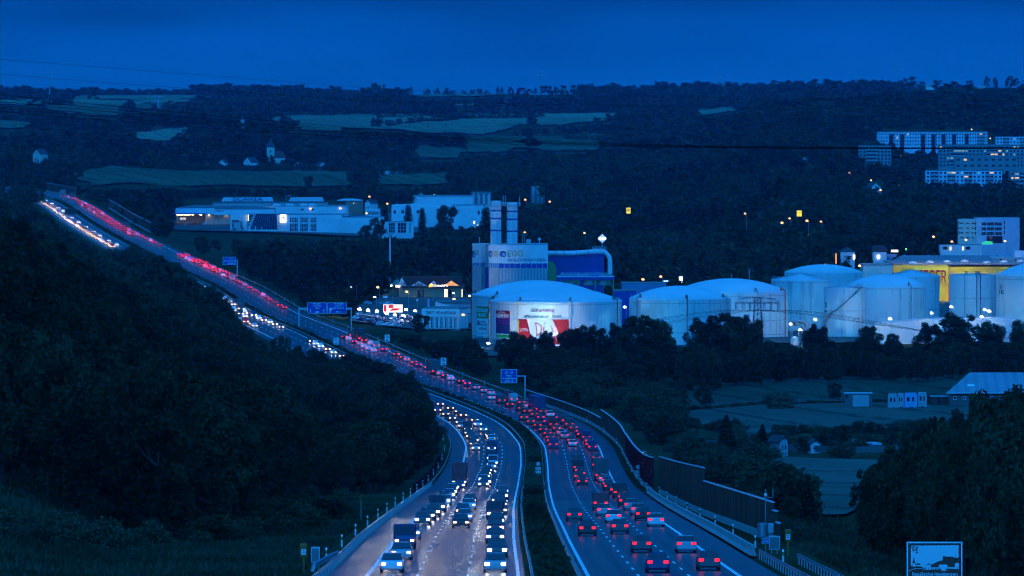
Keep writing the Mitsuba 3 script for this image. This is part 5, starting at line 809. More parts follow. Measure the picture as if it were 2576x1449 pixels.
# signs and flags of the yard
q = Facade('direction_board', 'orange and white direction board on one post above the car yard', 'sign', 963.5, 975.5, 2120); q.part('post', bx(q.w / 2 - .08, q.w / 2 + .08, 0, .15, -1, q.Z(749)), 'm_galv'); k = q.part('board', bx(0, q.w, -.1, 0, q.Z(749), q.Z(741)), 'm_white'); q.sub(k, 'orange_field', UNIT, 'm_orange', T=cell(.05, q.w - .05, -.14, -.1, q.Z(744.5), q.Z(741.3)))
q = Facade('yield_sign', 'white triangular give way sign on the yard road', 'road sign', 1046, 1053, 2080); q.part('post', bx(q.w / 2 - .06, q.w / 2 + .06, .05, .15, -1, q.Z(757)), 'm_galv'); q.part('triangle', prism([(0, q.Z(753)), (q.w, q.Z(753)), (q.w / 2, q.Z(759.5))], -.05, .03), 'm_white')
q = Facade('pylon_sign', 'slim blue pylon sign between the car yard lamps', 'sign', 1075, 1080.5, 2000); q.part('body', bx(0, q.w, 0, .6, -1, q.Z(752)), 'm_pale_blue')
for i, px in enumerate((1041 - 2, 1057, 1067)): pass
# showroom and works halls in the middle distance
q = Facade('showroom_hall', 'white showroom hall with huge dark letters and gridded windows', 'hall', 578.5, 964, 3160); Z, X, w = q.Z, q.X, q.w
q.part('wall', bx(X(690), X(862), 0, 30, -1, Z(541)), 'm_sheet_white'); q.part('roof', bx(X(620), X(880), 2, 40, Z(540.8), Z(540)), 'm_flat_roof'); q.part('side_wall', prism([(0, -1), (X(621), -1), (X(621), Z(540)), (0, Z(541.5))], 4, 8), 'm_wall_white')
q.part('end_wall', bx(X(862), X(964), -4, 26, -1, Z(547)), 'm_wall_white'); q.part('end_roof', bx(X(861), X(965), -4.2, 26, Z(547), Z(546)), 'm_flat_roof')
for i, s in enumerate('RITTAL'): q.part('giant_letter', textc(s, X(585 + i * 5.0), Z(579 - i * .5), 5.6 - .25 * i, 3.7, True, X(584.4) - X(580), .25), 'm_black')
k = q.part('glass_entrance', prism([(X(631), Z(577)), (X(699), Z(577)), (X(697), Z(538)), (X(645), Z(538))], -6, -5), 'm_navy_glass'); flat('m_navy_glass', (0.012, 0.02, 0.07), 0.1, 0.6)
for i in range(11): a_ = i / 10; q.sub(k, 'glazing_bar', tube([(X(632 + 66 * a_), -6.15, Z(576.5)), (X(645.5 + 51 * a_), -6.15, Z(538.5))], .12, 4), 'm_frame')
q.part('entrance_side', (lambda v: (np.array(v), np.array([[0, 1, 2], [0, 2, 3]])))([(X(620), -1, Z(577)), (X(631), -6, Z(577)), (X(645), -6, Z(538)), (X(640), -1, Z(538))]), 'm_wall_grey'); q.part('entrance_base', bx(X(619), X(699.5), -6.4, -1, Z(582), Z(577)), 'm_wall_white'); q.part('entrance_wall', bx(X(622), X(698), -5, 0, -1, Z(582)), 'm_wall_grey'); q.part('entrance_core', bx(X(646), X(697), -4.9, 1, Z(577), Z(538.5)), 'm_wall_grey')
for px0, px1 in ((729, 749.5), (755, 775), (781, 796)):
    for za, zb_ in ((547, 559.5), (562, 582), (584, 590)):
        n = 5 if px1 - px0 > 16 else 4; xs = np.linspace(px0, px1, n + 1)
        for a_, b_ in zip(xs[:-1], xs[1:]):
            rows_ = (za, zb_) if zb_ - za < 8 else (za, (za + zb_) / 2, zb_)
            for c_, d_ in zip(rows_[:-1], rows_[1:]): q.win(X(a_) + .12, X(b_) - .12, Z(d_) + .12, Z(c_) - .12)
for px0, px1 in ((928, 938), (949, 959)):
    pass
k = lit(q, 'lit_sign', bx(X(704.5), X(720), -.8, -.3, Z(560), Z(539.5)), WHITE * 2.0); [q.sub(k, 'sign_print', UNIT, m, T=cell(X(a_), X(b_), -.86, -.8, Z(d_), Z(c_))) for a_, b_, c_, d_, m in ((707, 714, 546.5, 548, 'm_cobalt'), (707, 710, 549, 551, 'm_green'), (713, 715, 546, 551, 'm_crimson'), (716, 718, 545, 551, 'm_crimson'))]
lit(q, 'lit_side_sign', bx(X(623), X(625.5), 2.5, 3.9, Z(556), Z(539.5)), WHITE * 1.6)
for px in (628, 643, 659): q.part('flag', bx(X(px), X(px + 2.2), -9, -8.9, Z(588), Z(569)), 'm_banner')
for px, py in ((858, 589), (880, 589.5)): lit(q, 'wall_lamp', bx(X(px) - .4, X(px) + .4, -5, -4.1, Z(py + 1), Z(py - 1)), WHITE * 6)
for i in range(6): q.part('roof_light', prism([(X(866 + 13 * i), Z(546)), (X(875 + 13 * i), Z(546)), (X(873 + 13 * i), Z(543.6))], 0, 8), 'm_glass_blue')
q.part('window_strip', bx(X(929), X(937), -4.1, -4, Z(577), Z(574)), 'm_glass')
q = Facade('office_hall', 'small white office hall with gridded windows right of the showroom', 'hall', 949, 1040, 3120); Z, X = q.Z, q.X; q.part('wall', bx(0, q.w, 0, 14, -1, Z(559)), 'm_wall_white'); q.part('roof', bx(-.4, q.w + .4, -.4, 14, Z(559), Z(557.5)), 'm_flat_roof')
for px0, px1 in ((978, 993.5), (1000.5, 1022), (1029, 1034)):
    for c_ in range(3):
        for r_ in range(3): a_ = px0 + (px1 - px0) * c_ / 3; q.win(X(a_) + .1, X(a_ + (px1 - px0) / 3) - .1, Z(586) + (Z(560.5) - Z(586)) * r_ / 3 + .12, Z(586) + (Z(560.5) - Z(586)) * (r_ + 1) / 3 - .12)
# works hall with the lit yard
q = Facade('works_hall', 'wide white works hall with a lit loading yard and a blue canopy', 'hall', 440, 690, 3290); Z, X = q.Z, q.X
q.part('wall', bx(X(441), X(540), 0, 30, Z(540), Z(524)), 'm_sheet_white'); q.part('wall', bx(X(540), X(690), -3, 30, Z(541), Z(527)), 'm_sheet_white'); q.part('inner_wall', bx(X(441), X(690), 12, 30, -1, Z(540)), 'm_cream'); q.part('front_wall', bx(X(515), X(690), 4, 5, -1, Z(541)), 'm_cream'); q.part('canopy', bx(X(418), X(516), -14, 0, Z(537.5), Z(536)), 'm_cobalt'); q.part('roof', prism([(X(441), Z(524)), (X(690), Z(527)), (X(690), Z(525)), (X(640), Z(519)), (X(480), Z(518))], .5, 28), 'm_flat_roof')
q.part('lettering', textc('GEDA', X(553.5), Z(532.8), 1.0, -3.1, True, X(564) - X(543)), 'm_navy'); k = lit(q, 'lit_sign', bx(X(457), X(471), -15, -14.7, Z(551.5), Z(546.5)), WHITE * .9); q.sub(k, 'lettering', textc('GEDA', X(464), Z(550.6), .75, -15.1, True, X(469) - X(459)), 'm_navy')
for px in (447, 453, 458, 465, 470, 476, 485, 505, 525, 568): lit(q, 'yard_lamp', bx(X(px) - .55, X(px) + .55, -.6 if px < 516 else 2.5, .2 if px < 516 else 3.3, Z(541.5), Z(539)), WARM * (9 if px in (470, 505) else 5), weight=1.2)
for i, px in enumerate((449, 458, 466, 490, 500, 512)): q.part('stacked_goods', bx(X(px), X(px + 6), -8 - (i % 3), -4, -.5, 1.6 + .8 * (i % 2)), ('m_orange', 'm_terracotta', 'm_pale_blue')[i % 3])
q = Facade('works_hall', 'long pale works hall with rounded roof lights behind the showroom', 'hall', 668, 872, 3330); Z, X = q.Z, q.X; q.part('wall', bx(0, q.w, 0, 40, -1, Z(519)), 'm_sheet_white'); q.part('roof', bx(-.5, q.w + .5, -.5, 40, Z(519), Z(517.8)), 'm_flat_roof'); q.part('joint', bx(X(706), X(706.6), -.06, 0, 0, Z(520)), 'm_frame')
for px in (683, 716, 751, 773): q.part('roof_light', prism([(X(px), Z(517.8)), (X(px + 22), Z(517.8)), (X(px + 19), Z(513.5)), (X(px + 5), Z(512.5))], 4, 14), 'm_tank_roof')
for px in (757, 783): q.win(X(px), X(px + 7), Z(529), Z(525))
for px, py in ((667, 524), (680, 525), (781, 525), (856, 524)): lit(q, 'wall_lamp', bx(X(px) - .45, X(px) + .45, -.8, -.1, Z(py + 1), Z(py - 1)), WARM * 5)
q = Facade('truck_dealership', 'dark flat dealership with slanted blue roof boards and large lettering', 'dealership', 535, 822, 3480); Z, X = q.Z, q.X; q.part('wall', bx(0, q.w, 2, 20, -1, Z(509)), 'm_wall_grey'); q.part('roof', bx(-.5, q.w, 1, 20, Z(509), Z(507)), 'm_darkroof')
for a_, b_ in ((556, 688), (725, 815)): q.part('roof_board', (lambda v: (np.array(v), np.array([[0, 1, 2], [0, 2, 3]])))([(X(a_), 3, Z(507)), (X(b_), 3, Z(507)), (X(b_ - 5), 9, Z(496)), (X(a_ + 4), 9, Z(497))]), 'm_wall_grey')
q.part('lettering', textc('SCANIA', X(622), Z(504.5), 1.8, 3.4, True, X(660) - X(584)), 'm_navy'); q.part('frame_tower', cat(*[tube([(X(px), 4, Z(508)), (X(px), 4, Z(493))], .2, 4) for px in (719, 731)], tube([(X(719), 4, Z(493)), (X(731), 4, Z(493))], .2, 4)), 'm_seam')
# pale factory halls at the centre
q = Facade('factory_hall', 'large pale factory hall with a flat roof left of the chimneys', 'factory', 1045, 1190, 3420); Z, X = q.Z, q.X; q.part('wall', bx(0, q.w, 0, 40, -1, Z(494)), 'm_sheet_white'); q.part('roof', bx(-.5, q.w + .5, -.5, 40.5, Z(494), Z(492.8)), 'm_flat_roof'); q.part('emblem', cat(bx(X(1047), X(1052), -.1, 0, Z(502), Z(501)), bx(X(1047), X(1048), -.1, 0, Z(504), Z(498))), 'm_cobalt')
q = Facade('factory_hall', 'middle factory hall with a lower pale front behind the poplars', 'factory', 985, 1150, 3330); Z, X = q.Z, q.X; q.part('wall', prism([(0, -1), (q.w, -1), (q.w, Z(520)), (X(1060), Z(519)), (X(1045), Z(514)), (0, Z(517))], 0, 30), 'm_sheet_white')
for px in (990, 1010, 1048): q.win(X(px), X(px + 6), Z(537), Z(529))
q.part('roof_unit', cat(*[bx(X(px), X(px + 8), 3, 8, Z(518), Z(513.5)) for px in (995, 1050, 1072)]), 'm_wall_white')
q = Facade('factory_hall', 'pale hall with a single tall window beside the chimneys', 'factory', 1140, 1236, 3300); Z, X = q.Z, q.X; q.part('wall', bx(0, q.w, 0, 30, -1, Z(517)), 'm_sheet_white'); q.win(X(1202), X(1206.5), Z(540), Z(530)); q.part('roof', bx(-.3, q.w + .3, -.3, 30, Z(517), Z(516)), 'm_flat_roof')
q = Facade('tent_hall', 'white peaked tent hall lit from below left of the chimneys', 'tent', 1166, 1212, 3230); Z, X = q.Z, q.X; q.part('canvas', prism([(0, -1), (q.w, -1), (q.w, Z(560)), (X(1189), Z(540)), (0, Z(558))], 0, 12), 'm_wall_white'); lit(q, 'door_lamp', bx(X(1191), X(1195), -.4, -.1, Z(563), Z(556)), WHITE * 1.6); lit(q, 'door_lamp', bx(X(1200), X(1202), -.4, -.1, Z(567), Z(565)), ORANGE * 8)
q = Facade('office_block', 'low white office block with small windows left of the poplars', 'office building', 920, 955, 3400); Z, X = q.Z, q.X; q.part('wall', bx(0, q.w, 0, 12, -1, Z(526)), 'm_wall_white'); [q.win(X(px), X(px + 3), Z(540), Z(532)) for px in range(924, 952, 5)]
q = Facade('works_office', 'small building with a curved pale roof right of the dark dealership', 'building', 848, 912, 3520); Z, X = q.Z, q.X; q.part('wall', bx(X(870), q.w, 0, 12, -1, Z(506)), 'm_terracotta'); q.part('roof', prism([(0, Z(505)), (q.w, Z(505)), (q.w, Z(503.5)), (X(885), Z(500)), (X(862), Z(500.5)), (0, Z(503.5))], -1, 12), 'm_tank_roof'); lit(q, 'window', bx(X(888), X(891), -.2, 0, Z(513), Z(510)), WARM * .9)
def silos(label, pxs, D, ty, r, n=20):
    x = rpx(pxs[0], D); t = Thing('silo_group', label, 'silo', (x, D, float(ground(x, D)))); H = ZC - (ty - HY) * D / FL - float(ground(x, D))
    for px in pxs: t.part('silo', mov(lathe([(r, -2), (r, H - r * .3), (r * .4, H), (0, H)], n), rpx(px, D) - x, 0, 0), 'm_steel_silo', smooth=40)
    t.part('top_rail', cat(*[tube([(rpx(pxs[0], D) - x - r, -r, H + k), (rpx(pxs[-1], D) - x + r, -r, H + k)], .12, 4) for k in (.6, 1.4)], *[tube([(rpx(px, D) - x, -r, H - .5), (rpx(px, D) - x, -r, H + 1.4)], .1, 4) for px in pxs]), 'm_rail')
flat('m_steel_silo', (0.5, 0.52, 0.55), 0.3, metallic=0.8)
silos('row of steel silos beside the large pale factory hall', (1191, 1204, 1217, 1230), 3440, 489, 1.5); silos('pair of tall steel silos standing alone above the trees', (1342, 1355, 1364), 3900, 474, 1.9)
q = Facade('white_container', 'white shed glimpsed between trees right of the chimneys', 'shed', 1445, 1475, 0, 552); q.part('wall', bx(0, q.w, 0, 6, -1, q.Z(533)), 'm_wall_white')
# yellow furniture store and neighbours
q = Facade('furniture_store', 'long yellow furniture store with red letters and a blue-grey roof', 'store', 2246, 2387, 2120); Z, X = q.Z, q.X; paint('m_store_yellow', (0.62, 0.36, 0.02), 0.55)
q.part('wall', bx(0, q.w, 0, 40, -1, Z(667)), 'm_store_yellow'); q.part('lit_sign_wall', bx(X(2300), X(2386), -.3, 0, Z(712), Z(672)), 'm_yellow'); q.part('wall', bx(q.w, q.w + 60, 1, 40, Z(712), Z(671)), 'm_store_yellow'); q.part('edge_strip', bx(X(2386), X(2387.5), -.4, 0, 0, Z(669)), 'm_crimson'); q.part('base_wall', bx(q.w, q.w + 60, 2.5, 39, -1, Z(712)), 'm_wall_grey')
q.part('lettering', textc('RIEGER', X(2340), Z(710), Z(680) - Z(710), -.4, True, X(2380) - X(2300), .4), 'm_crimson'); q.part('roof', bx(-.4, q.w + 60, -.4, 48, Z(666.8), Z(666.8) + .5), 'm_flat_roof')
for i in range(9): q.part('roof_light', mov(lathe([(1.6, 0), (1.4, .5), (.0, .9)], 10), X(2300) + 7 * i, 8 + (i * 7) % 24, Z(666.8) + .5), 'm_tank_roof')
scene['added_store_flood'] = {'type': 'spot', 'to_world': T4().look_at(origin=[rpx(2330, 2112), 2108.0, ZC - (664 - HY) * 2120 / FL + 1.5], target=[rpx(2345, 2120), 2120.0, ZC - (692 - HY) * 2120 / FL], up=[0, 0, 1]), 'intensity': rgb(2400, 1700, 520), 'cutoff_angle': 60.0, 'beam_width': 30.0, 'sampling_weight': 3.0}  # added flood that brightens the yellow sign front; no lamp is known here
for px_ in (2270, 2420, 2500, 2570): scene[f'added_store_flood_{px_}'] = {'type': 'spot', 'to_world': T4().look_at(origin=[rpx(px_, 2112), 2105.0, ZC - (664 - HY) * 2120 / FL + 3], target=[rpx(px_, 2120), 2122.0, ZC - (690 - HY) * 2120 / FL], up=[0, 0, 1]), 'intensity': rgb(1100, 760, 240), 'cutoff_angle': 70.0, 'beam_width': 40.0, 'sampling_weight': 1.2}  # more added floods, put in to brighten the rest of the yellow wall
for px_ in (2270, 2330, 2420, 2500, 2570): q.part('added_flood_arm', tube([(X(px_), 0, Z(666)), (X(px_), -13, Z(664) + 2.6)], .08, 4), 'm_frame'); q.part('placed_flood_housing', bx(X(px_) - .5, X(px_) + .5, -13.6, -13.0, Z(664) + 3.2, Z(664) + 3.7), 'm_frame')  # arms and housings made up to carry the added floods
q = Facade('panel_wall', 'white hall wall divided into large square panels left of the yellow store', 'hall', 2171, 2245, 2110); n_ = 5
for i in range(n_):
    for j in range(4): q.part('panel', UNIT, 'm_greenwhite', T=cell(q.w * i / n_ + .05, q.w * (i + 1) / n_ - .05, 0, .2, (q.Z(668) / 4) * j + .05, (q.Z(668) / 4) * (j + 1) - .05))
q.part('core', bx(0, q.w, .15, 20, -1, q.Z(668) + .1), 'm_frame'); q.part('roof', bx(-.2, q.w, 0, 20, q.Z(668) + .1, q.Z(668) + .4), 'm_flat_roof')
q = Facade('hall', 'long low hall with a dark sloping roof behind the yellow store', 'hall', 2240, 2460, 2240); q.part('wall', bx(X(2252), q.w, 2, 18, -1, q.Z(662)), 'm_terracotta'); q.part('roof', (lambda v: (np.array(v), np.array([[0, 1, 2], [0, 2, 3]])))([(0, 0, q.Z(658)), (q.w + 6, 0, q.Z(656)), (q.w + 6, 22, q.Z(646)), (6, 22, q.Z(645.5))]), 'm_flat_roof'); q.part('gutter', bx(0, q.w + 6, -.3, 0, q.Z(658.5), q.Z(657)), 'm_frame')
q = Facade('hall', 'pale flat hall at the right edge behind the yellow store', 'hall', 2462, 2640, 2260); q.part('wall', bx(0, q.w, 0, 14, -1, q.Z(647)), 'm_wall_grey'); q.win(q.X(2515), q.X(2519), q.Z(655), q.Z(651)); q.win(q.X(2553), q.X(2557), q.Z(655), q.Z(651)); q.part('upper_box', bx(q.X(2555), q.w, 4, 14, q.Z(647), q.Z(632)), 'm_wall_white')
q = Facade('gatehouse', 'white gatehouse with a hipped blue-grey roof below the trees', 'building', 2113, 2152, 2330); q.part('wall', bx(.5, q.w - .3, 0, 8, -1, q.Z(634)), 'm_wall_white'); q.part('roof', loft([[(0, -.4, q.Z(634)), (q.w, -.4, q.Z(634)), (q.w, 8.4, q.Z(634)), (0, 8.4, q.Z(634))], [(q.w * .4, 3, q.Z(623)), (q.w * .6, 3, q.Z(623)), (q.w * .6, 5, q.Z(623)), (q.w * .4, 5, q.Z(623))]]), 'm_darkroof'); lit(q, 'wall_lamp', bx(q.X(2147), q.X(2151), -.5, -.1, q.Z(652), q.Z(641)), WHITE * 3)
q = Facade('gabled_shop', 'white gabled shop with a bright wall lamp under a lit sign', 'shop', 2198, 2256, 2330); q.part('wall', bx(0, q.w * .55, 0, 10, -1, q.Z(634)), 'm_wall_white'); q.part('roof', prism([(-.5, q.Z(634)), (q.w * .62, q.Z(632)), (q.w * .5, q.Z(619)), (-.3, q.Z(619))], 0, 10), 'm_darkroof'); q.part('annex', bx(q.w * .55, q.w, 1, 9, -1, q.Z(640)), 'm_pale_blue_wall'); lit(q, 'wall_lamp', bx(q.X(2207), q.X(2212), -.5, -.1, q.Z(650), q.Z(642)), WHITE * 7, weight=.6)
k = lit(q, 'lit_sign', bx(q.X(2241), q.X(2259), -1, -.7, q.Z(634), q.Z(628.5)), WHITE * 2.4); q.sub(k, 'sign_print', cat(*[bx(q.X(p_), q.X(p_ + 1.6), -1.06, -1, q.Z(633.5), q.Z(631)) for p_ in (2243, 2247.5, 2252, 2255.5)]), 'm_black'); lit(q, 'green_disc', bx(q.X(2277), q.X(2281), -1, -.8, q.Z(629), q.Z(624)), np.array([.1, 1, .35]) * 1.6)
# office block with the green sign
q = Facade('office_block', 'five storey office block, mint white side wall and dark window bands', 'office building', 2458, 2565, 2385); Z, X = q.Z, q.X; q.part('wall', bx(0, q.w, 0, 16, -1, Z(549)), 'm_pale_office'); paint('m_pale_office', (0.40, 0.46, 0.56), 0.6)
a_ = np.array([X(2412), 5.5]); M = T4().translate([X(2412), 5.5, 0]).rotate([0, 0, 1], math.degrees(math.atan2(-5.5, X(2458) - X(2412)))); L = math.hypot(5.5, X(2458) - X(2412)); q.part('side_wall', bx(0, L, 0, 5, -1, Z(551.5)), 'm_greenwhite', T=M)
for r_ in range(4):
    for f_ in (.13, .42, .71): q.part('window', UNIT, 'm_glass', T=M @ cell(L * f_, L * (f_ + .16), -.07, .05, Z(563.5 + 12 * r_), Z(560.8 + 12 * r_)))
    if r_ < 3: [q.part('window', UNIT, 'm_glass', T=M @ cell(L * f_, L * (f_ + .05), -.07, .05, Z(566 + 12 * r_), Z(558.5 + 12 * r_))) for f_ in (.035, .9)]
for r_ in range(3):
    k = q.win(X(2469.5), X(2520), Z(567.5 + 12.2 * r_), Z(559.5 + 12.2 * r_), name='window_band')
    for f_ in (.23, .62): q.sub(k, 'pier', UNIT, 'm_pale_office', T=cell(X(2469.5) + (X(2520) - X(2469.5)) * f_, X(2469.5) + (X(2520) - X(2469.5)) * (f_ + .035), -.14, -.06, Z(567.5 + 12.2 * r_), Z(559.5 + 12.2 * r_)))
    for f_ in np.linspace(.02, .96, 14): q.sub(k, 'mullion', UNIT, 'm_frame', T=cell(X(2469.5) + (X(2520) - X(2469.5)) * f_, X(2469.5) + (X(2520) - X(2469.5)) * f_ + .08, -.12, -.07, Z(567.5 + 12.2 * r_), Z(559.5 + 12.2 * r_)))
    q.win(X(2525.5), X(2528), Z(565 + 12.2 * r_), Z(556.5 + 12.2 * r_))
q.win(X(2482), X(2522), Z(612), Z(594), name='ground_floor_glazing'); q.part('roof_edge', bx(-.2, q.w + .2, -.2, 16, Z(549), Z(548)), 'm_frame'); q.part('placed_flood_housing', bx(X(2420), X(2422), -19, -18.4, -.4, .5), 'm_frame'); scene['unseen_office_flood'] = {'type': 'spot', 'to_world': T4().look_at(origin=[rpx(2421, 2385), 2366.8, ZC - (612 - HY) * 2385 / FL], target=[rpx(2432, 2385), 2388.0, ZC - (585 - HY) * 2385 / FL], up=[1, 0, 0]), 'intensity': rgb(210, 620, 520), 'cutoff_angle': 24.0, 'beam_width': 12.0, 'sampling_weight': 1.5}  # unseen flood, placed to light the mint side wall
q = Facade('low_building', 'low white building with lit doorways before the office block', 'building', 2366, 2470, 2340); Z, X = q.Z, q.X; q.part('wall', bx(0, q.w, 0, 9, -1, Z(616.5)), 'm_wall_white'); q.part('roof', bx(-.3, q.w + .3, -.3, 9, Z(616.5), Z(615.5)), 'm_flat_roof')
for px in (2372, 2430): q.win(X(px), X(px + 11), Z(628), Z(620.5))
for px in (2388.5, 2420): lit(q, 'door_light', bx(X(px), X(px + 5), -.25, -.02, Z(630), Z(620)), WARM * 1.4)
lit(q, 'lettering', textc('DEKRA', X(2486), Z(614.8), 1.3, -1.0, True, X(2498) - X(2475)), np.array([.05, 1, .38]) * 1.2); lit(q, 'arrow_emblem', prism([(X(2468), Z(615)), (X(2471), Z(615)), (X(2474), Z(611.5)), (X(2469), Z(608)), (X(2471.5), Z(611.5))], -1.1, -.9), np.array([.05, 1, .38]) * 1.2)
# yellow lit signs in the wood
for px, py, w_, h_, lab, horn in ((1581, 530, 11, 15, 'lit yellow sign with a black horn emblem above the trees', 1), (2011, 537, 13, 15, 'lit yellow sign half hidden by treetops right of the horn sign', 0)):
    D = 2600; q = Facade('lit_sign', lab, 'sign', px - w_ / 2, px + w_ / 2, D); k = lit(q, 'board', bx(0, q.w, 0, .3, q.Z(py + h_ / 2), q.Z(py - h_ / 2)), np.array([1, .80, .0]) * 1.0); q.part('post', bx(q.w / 2 - .06, q.w / 2 + .06, .05, .2, -1, q.Z(py + h_ / 2)), 'm_black')
    if horn: q.sub(k, 'horn_emblem', cat(tube([(q.w * .42 + .42 * math.cos(a), -.1, q.Z(py - 2) + .42 * math.sin(a)) for a in np.linspace(0, 6.3, 14)], .12, 4), tube([(q.w * .35, -.1, q.Z(py - 2) - .4), (q.w * .9, -.1, q.Z(py - 2) + .05)], [.1, .22], 5), tube([(q.w * .5, -.1, q.Z(py + 5)), (q.w * .65, -.1, q.Z(py + 4))], .1, 4)), 'm_black')
    else: q.sub(k, 'sign_print', cat(tube([(q.w * .15, -.1, q.Z(py - 4)), (q.w * .35, -.1, q.Z(py - 2.5)), (q.w * .5, -.1, q.Z(py - 3.5))], .08, 4), tube([(q.w * .6, -.1, q.Z(py - 3.5)), (q.w * .75, -.1, q.Z(py - 2.5)), (q.w * .9, -.1, q.Z(py - 4))], .08, 4)), 'm_black')
for px, py, D, s_, lab in ((1515, 600, 1975, 14, 'lit white and blue diamond sign on a mast above the cooler deck'), (1816, 698, 2120, 5.5, 'small lit diamond sign above the blue tank dome')):
    q = Facade('diamond_sign', lab, 'sign', px - s_, px + s_, D); c0 = (q.w / 2, q.Z(py)); r_ = s_ * .86 / q.s; k = lit(q, 'diamond', prism([(c0[0] - r_, c0[1]), (c0[0], c0[1] - r_), (c0[0] + r_, c0[1]), (c0[0], c0[1] + r_)], -.2, .2), np.array([.28, .62, 1]) * .9); q.part('mast', tube([(c0[0], .1, -1), (c0[0], .1, c0[1] - r_ * .9)], .16, 6), 'm_galv')
    lit(q, 'lit_band', prism([(c0[0] - r_ * .72, c0[1] - r_ * .26), (c0[0] + r_ * .72, c0[1] - r_ * .26), (c0[0] + r_ * .72, c0[1] + r_ * .26), (c0[0] - r_ * .72, c0[1] + r_ * .26)], -.26, -.2), WHITE * 2)
q = Facade('filling_station', 'blue lit filling station canopy with a white sign tower', 'filling station', 1735, 1840, 2110); q.part('canopy', bx(q.X(1800), q.w, 0, 8, q.Z(719), q.Z(715.5)), 'm_cobalt'); lit(q, 'blue_sign', bx(q.X(1669), q.X(1681), -.3, 0, q.Z(708.5), q.Z(705.5)), np.array([.25, .4, 1]) * 3); lit(q, 'sign_tower', bx(q.X(1708), q.X(1718), -.3, 0, q.Z(705), q.Z(696)), WHITE * 3); lit(q, 'lower_sign', bx(q.X(1711), q.X(1716), -.3, 0, q.Z(711), q.Z(705.6)), np.array([.6, .8, 1]) * 2); q.part('tower_post', bx(q.X(1712.5), q.X(1714.5), 0, .4, -1, q.Z(696)), 'm_galv'); q.part('sign_post', bx(q.X(1674), q.X(1676), 0, .3, -1, q.Z(708)), 'm_galv'); [q.part('column', bx(q.X(px), q.X(px) + .4, 2, 2.4, -1, q.Z(718)), 'm_galv') for px in (1805, 1832)]
for px, ty, lab in ((1840, 690, 'left'), (1885, 676, 'right')):
    q = Thing('floodlight_mast', f'thin grey mast behind the blue tanks, {lab} of two', 'mast', W0(px, 2090)); q.part('pole', tube([(0, 0, -1), (0, 0, ZC - (ty - HY) * 2090 / FL - float(ground(rpx(px, 2090), 2090)))], .2, 6), 'm_galv')
# apartment blocks on the hill
def flats(label, px0, px1, ty, D, floors, cols, wall, depth=12, lit_cells=(), balc=(), fh=None, cyan=()):
    q = Facade('apartment_block', label, 'apartment block', px0, px1, D); H = q.Z(ty); fh = fh or 2.85; q.part('wall', bx(0, q.w, 0, depth, H - fh * floors - 6, H), wall); q.part('roof', bx(-.3, q.w + .3, -.3, depth + .3, H, H + .7), 'm_flat_roof')
    cw = q.w / cols
    for i in range(cols):
        for j in range(floors):
            z1_ = H - fh * j - .75; x0_ = cw * (i + .28); x1_ = x0_ + cw * .44
            if i in balc: x0_, x1_ = cw * (i + .05), cw * (i + .95)
            if (i, j) in lit_cells or (i, j) in cyan: q.part('window', UNIT, 'm_lamp', T=cell(x0_, x1_, -.12, .05, z1_ - 1.45, z1_), emit=(np.array([1, .62, .3]) if (i, j) in lit_cells else np.array([.45, .85, .8])) * (.9 if (i, j) in lit_cells else .35))
            else: q.part('window', UNIT, 'm_glass', T=cell(x0_, x1_, -.1, .05, z1_ - 1.45, z1_))
            if i in balc: k = q.part('balcony', UNIT, 'm_wall_grey' if wall != 'm_flat_white' else 'm_balcony', T=cell(x0_, x1_, -1.2, -1.05, z1_ - 2.1, z1_ - 1.1)); q.sub(k, 'slab', UNIT, 'm_frame', T=cell(x0_, x1_, -1.2, 0, z1_ - 2.25, z1_ - 2.1))
    return q
paint('m_flat_white', (0.60, 0.64, 0.72), 0.6); paint('m_flat_grey', (0.20, 0.24, 0.25), 0.6); paint('m_balcony', (0.46, 0.36, 0.36), 0.6)
q = flats('long white apartment block highest on the hill with dark stair towers', 2208, 2484, 333, 4700, 4, 42, 'm_flat_white', lit_cells=((11, 0), (7, 1), (39, 0)), balc=(38, 39, 40))
for f_ in (.125, .222, .412, .508, .6, .695, .81): x_ = q.w * f_; q.part('stair_tower', bx(x_ - 1.6, x_ + 1.6, -1.3, 0, -4, q.Z(333) - 2.0), 'm_glass'); q.part('tower_canopy', bx(x_ - 2, x_ + 2, -1.8, 0, q.Z(333) - 2.0, q.Z(333) - 1.5), 'm_darkroof')
flats('white apartment block top at the right edge beside the longest one', 2506, 2640, 345, 4720, 3, 16, 'm_flat_white', balc=(2, 3, 7, 8), cyan=((5, 0),))
flats('wide grey apartment block with many lit windows behind the white one', 2362, 2640, 366, 4500, 6, 30, 'm_flat_grey', lit_cells=((0, 0), (16, 1), (14, 2), (20, 0), (17, 2), (23, 0), (15, 2)), cyan=((4, 1), (5, 1), (6, 1), (7, 1), (12, 1), (18, 1), (21, 0), (24, 2), (25, 1), (26, 1), (25, 0), (20, 2), (2, 3), (3, 3)), balc=(3, 4, 5, 6, 13, 14, 15, 16))
flats('small grey apartment block at the left end of the estate', 2161, 2242, 368, 4480, 5, 9, 'm_flat_grey', balc=(2, 3, 4))
flats('dark grey school-like block between the two apartment blocks', 2402, 2560, 397, 4380, 3, 9, 'm_flat_grey', fh=4.6, lit_cells=((1, 0),))
flats('white apartment block with balconies in front, lowest on the hill', 2329.5, 2521, 430, 4180, 5, 18, 'm_flat_white', lit_cells=((6, 0), (9, 1), (15, 0)), cyan=((5, 0), (8, 0), (12, 0)), balc=(1, 2, 5, 6, 9, 10, 14, 15))
flats('grey apartment block cut by the right edge with a bright lit window', 2541, 2680, 433, 4160, 5, 12, 'm_flat_grey', lit_cells=((1, 1), (0, 1)), balc=(1, 2, 4, 5), cyan=((1, 0),))
